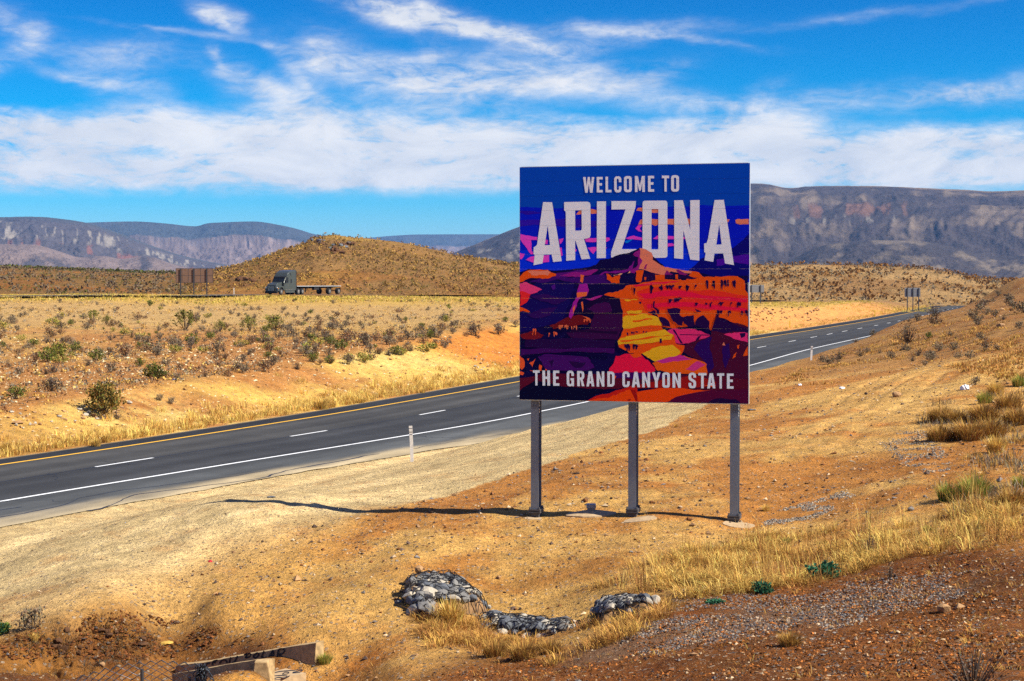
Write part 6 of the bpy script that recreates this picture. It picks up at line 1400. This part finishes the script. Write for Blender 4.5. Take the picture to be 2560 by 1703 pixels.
# roadside grass clumps that stand out of the fringe
for px, py, h in ((808, 1024, 34), (905, 1008, 22), (1056, 984, 24), (240, 1118, 26), (14, 1130, 30), (480, 1072, 18), (266, 1106, 28)):
    P_('straw_tuft' if h > 25 else 'grass_tuft', px, py, h, 'taller straw coloured clump standing out of the grass fringe along the far road edge', group='tall clumps in the roadside grass')
# scrub of the plain across the road: single shrubs
rs = np.random.default_rng(909); made = 0; REST = []
GRP = {'grey_shrub': ('grey desert shrub scattered among others on the plain across the road', 'grey shrubs on the plain'), 'brown_shrub': ('reddish brown desert shrub scattered on the plain across the road', 'brown shrubs on the plain'), 'olive_shrub': ('olive green desert shrub scattered on the plain across the road', 'olive shrubs on the plain'), 'yellow_shrub': ('yellowish desert shrub scattered on the plain across the road', 'yellow shrubs on the plain'), 'dead_twigs': ('bare twiggy dead shrub scattered on the plain across the road', 'dead shrubs on the plain')}
while made < 430:
    px = rs.uniform(-40, 1330); py = 750 + (rs.beta(1.35, 1.7)) * 205
    lim = np.interp(px, [0, 543, 945, 1290], [1040, 955, 905, 835])
    if py > lim: continue
    dens = float(np.clip(.50 + .55 * fbm(np.array([px / 110.]), np.array([py / 22.]), 301, 3)[0], 0, 1)) * (1.05 if 790 < py < 890 else .55) * np.interp(px, [0, 400, 700, 1300], [.55, .75, 1.0, 1.25])
    if rs.uniform() > dens: continue
    k = rs.choice(['grey_shrub', 'brown_shrub', 'olive_shrub', 'yellow_shrub', 'dead_twigs'], p=[.42, .24, .12, .10, .12]); q = ong(px, py); h = rs.uniform(.20, .66) * (1.15 if py > 800 else .9)
    REST.append((k, q, h)); made += 1
ADJ = {'grey_shrub': 'grey shrub', 'brown_shrub': 'red brown shrub', 'olive_shrub': 'olive shrub', 'yellow_shrub': 'yellowish shrub', 'dead_twigs': 'bare twiggy shrub'}
REST.sort(key=lambda e: e[2] / e[1][1], reverse=True); cnt = {}
LEFT_OVER = []
for k, q, h in REST:
    cnt[k] = cnt.get(k, 0) + 1
    if cnt[k] > 210: LEFT_OVER.append((k, q, h)); continue
    sx = 1280 + FPX * q[0] / q[1]; sy = 704 + FPX * (EYE - q[2]) / q[1]
    across = 'at the far left' if sx < 150 else 'left of the billboard' if sx < 430 else 'below the billboard' if sx < 570 else 'below the truck' if sx < 860 else 'above the marker post' if sx < 1090 else 'just left of the big sign'
    depth = 'far out by the median grass' if sy < 775 else 'on the pale upper slope' if sy < 800 else 'in the upper scrub belt' if sy < 825 else 'in the lower scrub belt' if sy < 860 else 'on the orange flat above the road'
    P_(k, 0, 0, h * FPX / q[1], ('tall ' if h > .62 else 'small ' if h < .42 else 'middling ') + ADJ[k] + ' ' + depth + ', ' + across, rs.uniform(.8, 1.2), GRP[k][1], pos=q)
for k in range(46):                                             # right hillside
    px = rs.uniform(2050, 2560); py = rs.uniform(800, 930) - max(0, (px - 2300) * .25)
    q = ong(px, py)
    if road_sp(q[0], q[1])[1] < float(p_right(road_sp(q[0], q[1])[0])) + 6 or 915 < py: continue
    kd = 'dead_twigs' if rs.uniform() < .5 else 'grey_shrub'; hh = rs.uniform(.15, .4)
    where = 'beside the far bend' if q[1] > 120 else 'midway up the hillside' if q[1] > 75 else 'just above the dusty tracks'
    P_(kd, 0, 0, hh * FPX / q[1], ('tiny ' if hh < .24 else 'small ' if hh < .32 else 'larger ') + ('bare twiggy' if kd == 'dead_twigs' else 'dry grey') + ' shrub ' + where + (' near the right edge' if px > 2400 else ' close to the bank edge' if px < 2230 else ' right of the road'), group='small shrubs on the right hillside', pos=q)

# far scrub of the hills, too many to count
def clumps(pts, hs, cols, seed, nb=9, wide=.75):
    r = np.random.default_rng(seed); n = len(pts); N = n * nb; a = r.uniform(0, 2 * PI, N); e = r.uniform(.1, 1.5, N); h = np.repeat(hs, nb); q = r.uniform(.55, 1, N)
    c = np.repeat(pts, nb, 0) + np.stack([np.cos(a) * np.cos(e) * h * wide * q, np.sin(a) * np.cos(e) * h * wide * q, np.sin(e) * h * q * .8 + .05 * h], -1)
    d = r.normal(size=(N, 3)); d /= np.linalg.norm(d, axis=1)[:, None]; s = np.cross(d, r.normal(size=(N, 3))); s /= np.linalg.norm(s, axis=1)[:, None]; l = (h * .42)[:, None]
    V = np.stack([c - d * l * .6, c + s * l * .45, c + d * l * .6, c - s * l * .45], 1).reshape(-1, 3); b = np.arange(N)[:, None] * 4
    return V, np.concatenate([b + np.array([0, 1, 2]), b + np.array([0, 2, 3])]), np.repeat(np.repeat(cols, nb, 0) * (1 + r.uniform(-.25, .25, (N, 1))), 4, 0)
def on_grid(G, n, seed, vmax=.76, dens=None):
    A, rc, r0, X, Y, Z = G; r = np.random.default_rng(seed); nr, na = X.shape
    i = r.uniform(0, nr * vmax - 2, n); j = r.uniform(0, na - 2, n); i0 = i.astype(int); j0 = j.astype(int); fi = (i - i0)[:, None]; fj = (j - j0)[:, None]; S = np.stack([X, Y, Z], -1)
    P = (S[i0, j0] * (1 - fi) + S[i0 + 1, j0] * fi) * (1 - fj) + (S[i0, j0 + 1] * (1 - fi) + S[i0 + 1, j0 + 1] * fi) * fj
    keep = (r.uniform(size=n) < .68 + 1.2 * fbm(P[:, 0] / 28, P[:, 1] / 28, seed + 300, 4)) & (np.abs(np.arctan2(P[:, 0], P[:, 1])) < .36) & (P[:, 2] > zg(P[:, 0], P[:, 1], False) - .1)
    return P[keep]
def pal(n, seed, choices, p):
    r = np.random.default_rng(seed); C = np.array(choices)[r.choice(len(choices), n, p=p)]; return C
VS = []
for G, n, sd, lo, hi, ch, pp in ((G_HILL, 9500, 1, .4, 1.1, (G_GRY * .6, G_OLV * .7, G_RED * .6, G_GOLD * .5), (.42, .28, .12, .18)), (G_RDG, 7000, 2, .5, 1.4, (G_GRY * .8, G_OLV * .8, G_PURP * .7), (.4, .35, .25)), (G_RISE, 8000, 3, .45, 1.8, (G_OLV * .85, G_GRY * .85, G_BRN * .6), (.50, .33, .17))):
    P = on_grid(G, n, sd); r = np.random.default_rng(sd); h = lo * .6 + (hi - lo) * r.uniform(size=len(P)) ** 2.2 * 1.35; VS.append(clumps(P, h, pal(len(P), sd, ch, pp), sd, 7))
A, rc, r0, X, Y, Z = G_RDG; jj = np.random.default_rng(8).integers(int(len(A) * .28), int(len(A) * .75), 900); ii = np.random.default_rng(9).integers(44, 54, 900)     # dark belt of bushes along the low crest
P = np.stack([X[ii, jj], Y[ii, jj], Z[ii, jj]], -1); VS.append(clumps(P, np.random.default_rng(7).uniform(.8, 1.9, len(P)), pal(len(P), 4, (G_OLV * .7, G_GRN * .6), (.7, .3)), 4))
def merge(L):
    V = []; F = []; C = []; b = 0
    for v, f, c in L: V.append(v); F.append(f + b); C.append(c); b += len(v)
    return np.concatenate(V), np.concatenate(F), np.concatenate(C)
V, F, C = merge(VS); setp(link('scrub', mesh_np('scrub', V, F, MAT_PLANT, C)), kind='stuff')
# finer low scrub and stubble over the plain across the road
r = np.random.default_rng(31); n = 17000
px = r.uniform(-330, 1350, n); dist = np.exp(r.uniform(math.log(60), math.log(300), n)); X = (px - 1280) / FPX * dist; Y = dist
s, p = road_sp(X, Y); ql = p_left(s) - p; keep = (ql > w_bank(s) * .95) & (r.uniform(size=n) < .42 + .8 * fbm(X / 9, Y / 16, 303, 3)); X, Y = X[keep], Y[keep]
P = np.stack([X, Y, zg(X, Y)], -1); V1 = clumps(P, r.uniform(.10, .34, len(P)), pal(len(P), 5, (G_GRY * 1.3, G_RED, G_GOLD, G_PURP, G_YEL * .8), (.32, .2, .2, .13, .15)), 5, 8, 1.1)
far = [(k, q, h) for k, q, h in LEFT_OVER]
L = [V1]
if far: L.append(clumps(np.array([q for _, q, _ in far]), np.array([h for *_, h in far]), pal(len(far), 6, (G_GRY, G_RED), (.6, .4)), 6, 30))
V, F, C = merge(L); setp(link('low_scrub', mesh_np('low_scrub', V, F, MAT_PLANT, C)), kind='stuff')

# ------------------------------------------------------------------ grass that nobody could count
def grass_field(name, X, Y, per, h, rad, c1, c2, seed, w, spread=.6, mix=.5, hvar=None):
    r = np.random.default_rng(seed); n = len(X); N = n * per; a = r.uniform(0, 2 * PI, N); q = np.sqrt(r.uniform(0, 1, N)) * rad
    bx = np.repeat(X, per) + np.cos(a) * q; by = np.repeat(Y, per) + np.sin(a) * q; P = np.stack([bx, by, zg(bx, by) - .02], -1)
    hv = np.repeat(r.uniform(.5, 1.15, n) if hvar is None else hvar, per); H = h * hv * r.uniform(.55, 1.05, N); a2 = a + r.normal(0, .7, N)
    tone = np.repeat(r.uniform(.75, 1.25, n), per)[:, None]
    col = np.where((np.repeat(r.uniform(size=n), per) * .6 + r.uniform(size=N) * .4 < mix)[:, None], jit(c1, N, r), jit(c2, N, r)) * tone
    V, F, C = blades(P, H, w * r.uniform(.6, 1.5, N), np.cos(a2), np.sin(a2), spread * r.uniform(.2, 1.3, N), col)
    setp(link(name, mesh_np(name, V, F, MAT_GRASS, np.clip(C, .01, .8))), kind='stuff')
r = np.random.default_rng(41)                                   # fringe along the far edge of the highway
n = 2500; s = np.r_[r.uniform(-40, 75, n // 2), r.uniform(75, 150, n // 3), r.uniform(150, 480, n - n // 2 - n // 3)]
off = np.abs(r.normal(0, 1, len(s))) * np.where(s < 30, 1.5, 1.9) + .25; X, Y = road_xy(s, p_left(s) - off)
grass_field('roadside_grass', X, Y, 26, .50, .24, G_YEL * 1.05, G_GOLD * .95, 42, .024, .7, .55)
n = 4200; px = r.uniform(-80, 2330, n); lo = np.interp(px, [0, 700, 1280, 1900, 2300], [212, 225, 250, 280, 330]); Y = lo + r.uniform(0, 1, n) ** .8 * np.interp(px, [0, 700, 1280, 1900, 2300], [60, 40, 60, 90, 60]); X = (px - 1280) / FPX * Y
grass_field('median_grass', X, Y, 9, .42, .45, G_YEL * 1.0, np.array([.42, .34, .05]), 43, .07, .5)
# the dry grass swale at right
def ong_many(pp):
    T = np.geomspace(7, 300, 500); out = []
    for c in range(0, len(pp), 2000):
        q = pp[c:c + 2000]; d = np.array([ray(a, b) for a, b in q]); H = EYE + d[:, 2:3] * T - zg(d[:, :1] * T, d[:, 1:2] * T)
        i = np.clip(np.argmax(H < 0, axis=1), 1, 499); k = np.arange(len(q)); f = np.clip(H[k, i - 1] / (H[k, i - 1] - H[k, i] + 1e-9), 0, 1)
        t = T[i - 1] + (T[i] - T[i - 1]) * f; out.append(d[:, :2] * t[:, None])
    return np.concatenate(out)
def scatter(pix, n, seed, thr=-.1, sc=.9):
    r = np.random.default_rng(seed); poly = [tuple(q) for q in pix]; xs = [q[0] for q in poly]; ys = [q[1] for q in poly]; out = []
    while len(out) < n:
        px = r.uniform(min(xs), max(xs), 4 * n); py = r.uniform(min(ys), max(ys), 4 * n); ins, d = inside(poly, px, py)
        for a, b, dd in zip(px[ins], py[ins], d[ins]):
            if r.uniform() < min(1, dd / 14 + .25): out.append((a, b))
            if len(out) >= n: break
    q = ong_many(np.array(out)); k = fbm(q[:, 0] / sc, q[:, 1] / sc, seed, 3) > thr
    return q[k, 0], q[k, 1]
SW = [(1470, 1470), (1560, 1425), (1700, 1385), (1860, 1350), (1900, 1335), (2050, 1330), (2250, 1310), (2400, 1260), (2560, 1240), (2560, 1370), (2420, 1380), (2290, 1390), (2200, 1420), (2110, 1445), (2040, 1470), (1900, 1480), (1740, 1500), (1600, 1490)]
X, Y = scatter(SW, 1100, 51, .06, .5); grass_field('dry_grass', X, Y, 30, .23, .15, G_YEL * .98, G_GOLD * .85, 52, .0085, 1.25, .45)
X, Y = scatter(SW, 900, 151, .05, .5); grass_field('dry_grass', X, Y, 18, .17, .16, G_BRN * 1.15, G_GOLD * .8, 152, .008, 1.5)
X, Y = scatter(SW, 150, 153, -1, 1); grass_field('dry_grass', X, Y, 12, .50, .10, G_YEL, G_BRN, 154, .006, .5)
SW2 = [(1060, 1520), (1190, 1560), (1300, 1580), (1440, 1575), (1500, 1540), (1640, 1500), (1700, 1520), (1600, 1580), (1480, 1640), (1380, 1660), (1230, 1660), (1150, 1610), (1090, 1620), (1040, 1570)]
X, Y = scatter(SW2, 560, 53, -.02, .5); grass_field('dry_grass', X, Y, 30, .19, .13, G_GOLD, G_BRN, 54, .0075, 1.1)
SW3 = [(2300, 1010), (2400, 985), (2560, 960), (2560, 1250), (2400, 1300), (2330, 1200), (2380, 1120), (2310, 1080)]
X, Y = scatter(SW3, 420, 55, .0, 1.2); grass_field('dry_grass', X, Y, 22, .22, .2, G_GOLD * .75, G_GRY * 1.2, 56, .012, .7)
SW4 = [(1890, 985), (2030, 905), (2200, 845), (2330, 790), (2420, 790), (2560, 760), (2560, 960), (2400, 930), (2300, 900), (2150, 935), (1990, 1000), (1890, 1040)]
X, Y = scatter(SW4, 900, 57, -.1, 3.0); grass_field('dry_grass', X, Y, 16, .16, .3, G_GOLD * .8, G_BRN * 1.2, 58, .03, .9)
SW5 = [(60, 1590), (150, 1560), (300, 1560), (430, 1590), (420, 1660), (200, 1680), (60, 1660)]
X, Y = scatter(SW5, 160, 59, 0, .4); grass_field('dead_grass', X, Y, 22, .10, .10, G_BRN * .6, G_GRY * .5, 60, .008, 1.2)

# ------------------------------------------------------------------ loose stones and gravel
def pebbles(name, X, Y, sz, cols, seed, sink=.25):
    r = np.random.default_rng(seed); n = len(X); base = np.array([[1, 0, 0], [0, 1, 0], [-1, 0, 0], [0, -1, 0], [0, 0, 1], [0, 0, -1]], float)
    ang = r.uniform(0, 2 * PI, n); S = sz[:, None, None] * (1 + r.uniform(-.35, .35, (n, 6, 1))) * np.stack([r.uniform(.8, 1.5, n), r.uniform(.7, 1.1, n), r.uniform(.45, .85, n)], -1)[:, None, :]
    v = base[None] * S + r.normal(0, .18, (n, 6, 3)) * sz[:, None, None]; c, s = np.cos(ang)[:, None], np.sin(ang)[:, None]
    x = v[..., 0] * c - v[..., 1] * s; y = v[..., 0] * s + v[..., 1] * c
    V = np.stack([x + X[:, None], y + Y[:, None], v[..., 2] + (zg(X, Y) + sz * sink)[:, None]], -1).reshape(-1, 3)
    T = np.array([[0, 1, 4], [1, 2, 4], [2, 3, 4], [3, 0, 4], [1, 0, 5], [2, 1, 5], [3, 2, 5], [0, 3, 5]]); F = (np.arange(n)[:, None, None] * 6 + T[None]).reshape(-1, 3)
    setp(link(name, mesh_np(name, V, F, MAT_PEB, np.repeat(cols, 6, 0))), kind='stuff')
MAT_PEB = mat_col('loose_stone', .9, .2, 25)
r = np.random.default_rng(61)
def cone_pts(n, y0, y1, x0=-.36, x1=.36):
    Y = np.exp(r.uniform(math.log(y0), math.log(y1), n)); return Y * r.uniform(x0, x1, n), Y
STC = (np.array([.09, .06, .045]), np.array([.28, .16, .075]), np.array([.42, .31, .19]), np.array([.16, .14, .125]), np.array([.18, .075, .03]))
X, Y = cone_pts(44000, 9, 60); s, p = road_sp(X, Y); k = (p > p_right(s) + .1) & (r.uniform(size=len(X)) < .5 + .9 * fbm(X / 2.5, Y / 2.5, 305, 4)); X, Y = X[k], Y[k]
sz = .006 + .014 * r.uniform(size=len(X)) ** 3 * 2 + (r.uniform(size=len(X)) < .012) * .03; sz *= np.clip(Y / 22, .6, 1.25)
Ac = np.arctan2(X, Y); inpale = (np.hypot(X, Y) > L_PALE(Ac)) & (Ac < .14); k = ~inpale | (r.uniform(size=len(X)) < .35); X, Y, sz, inpale = X[k], Y[k], sz[k], inpale[k]; sz = np.where(inpale, np.minimum(sz, .016), sz)
pebbles('gravel', X, Y, sz, pal(len(X), 62, STC, (.26, .28, .18, .12, .16)) * r.uniform(.7, 1.3, (len(X), 1)), 63)
GP = [(1500, 1560), (1700, 1490), (1900, 1480), (2060, 1460), (2250, 1440), (2500, 1420), (2540, 1470), (2200, 1540), (2050, 1600), (1850, 1620), (1700, 1640), (1560, 1640)]
X, Y = scatter(GP, 11000, 65, -.15, .7); n = len(X); pebbles('gravel', X, Y, r.uniform(.005, .017, n), pal(n, 66, (np.array([.15, .135, .125]), np.array([.07, .06, .06]), np.array([.33, .25, .17]), np.array([.22, .10, .04])), (.34, .24, .14, .28)) * r.uniform(.7, 1.3, (n, 1)), 67)
for poly, n in (([(1960, 1270), (2040, 1250), (2110, 1225), (2140, 1240), (2060, 1290), (1960, 1320), (1890, 1330), (1890, 1300)], 2600), ([(2200, 1110), (2260, 1070), (2330, 1080), (2400, 1180), (2330, 1190), (2250, 1160)], 2400), ([(2330, 1045), (2440, 1030), (2430, 1065), (2350, 1075)], 500)):
    X, Y = scatter(poly, n, 68 + n, -.05, .4); n = len(X); pebbles('gravel', X, Y, r.uniform(.007, .020, n), pal(n, 69, (np.array([.24, .21, .17]), np.array([.11, .10, .09]), np.array([.38, .31, .22])), (.45, .32, .23)), 70)
X, Y = cone_pts(9000, 58, 125, -.33, .0); s, p = road_sp(X, Y); k = (p < p_left(s) - 1); X, Y = X[k], Y[k]; n = len(X)
pebbles('gravel', X, Y, (.02 + .07 * r.uniform(size=n) ** 4) * np.clip(Y / 70, .8, 1.4), pal(n, 71, (np.array([.52, .36, .18]), np.array([.20, .10, .04]), np.array([.60, .50, .30])), (.4, .35, .25)), 72)

# broken dark earth: clods on the red mound and in the eroded gully
X, Y = scatter([(1000, 1700), (1300, 1645), (1550, 1610), (1800, 1500), (2050, 1420), (2300, 1385), (2560, 1380), (2560, 1702)], 16000, 81, -.2, .8); n = len(X)
pebbles('clods', X, Y, .004 + .016 * r.uniform(size=n) ** 3, pal(n, 82, (C_MOUND * .55, C_MOUND * 1.3, C_MOUND * 2.0, np.array([.10, .075, .06])), (.35, .3, .2, .15)) * r.uniform(.7, 1.3, (n, 1)), 83)
X, Y = scatter([(0, 1600), (120, 1560), (300, 1525), (520, 1560), (640, 1600), (500, 1640), (300, 1660), (0, 1650)], 4200, 84, -.1, .5); n = len(X)
pebbles('clods', X, Y, .006 + .026 * r.uniform(size=n) ** 4, pal(n, 85, (C_DARK * .5, C_DARK * 1.1, C_RED * .4, np.array([.07, .055, .045])), (.40, .35, .12, .13)) * r.uniform(.7, 1.3, (n, 1)), 86)
rs = np.random.default_rng(88)
for k in range(14):
    px = rs.uniform(110, 380); py = rs.uniform(1575, 1645); rock('dark red lump of earth in the eroded gully at lower left', px, py, rs.uniform(12, 30), rs.uniform(8, 18), 'c', 500 + k, 'earth clod', 'earth_clod', group='earth clods of the gully')

rs = np.random.default_rng(95)
for k in range(34):
    px = rs.uniform(2420, 2570); py = rs.uniform(715, 800); q = ong(px, py)
    if q[1] > 260: continue
    if k % 2: hh = rs.uniform(.3, .7); P_('grey_shrub', 0, 0, hh * FPX / q[1], ('low' if hh < .5 else 'upright') + ' dark shrub on the red ridge at the right edge, ' + ('by its skyline' if py < 745 else 'halfway down it' if py < 775 else 'at its foot'), group='shrubs on the red ridge', pos=q)
    else: rock('broken brown stone on the red ridge at the right edge', px, py, rs.uniform(6, 14), rs.uniform(4, 9), 'c' if k % 4 else 'b', 600 + k, group='stones on the red ridge')

# scattered dry stubble over the bare ground on this side
r = np.random.default_rng(97); X, Y = cone_pts(9000, 10, 85, -.30, .36); s, p = road_sp(X, Y); Ac = np.arctan2(X, Y)
k = (p > p_right(s) + 3) & ~((np.hypot(X, Y) > L_PALE(Ac) * .97) & (Ac < .14)) & (r.uniform(size=len(X)) < .06 + .55 * np.clip(fbm(X / 2.2, Y / 2.2, 309, 4), 0, 1) + .25 * sm(Ac, .2, .3)); X, Y = X[k], Y[k]
grass_field('stubble', X, Y, 9, .10, .10, G_GOLD * .75, G_BRN, 98, .007, 1.3)
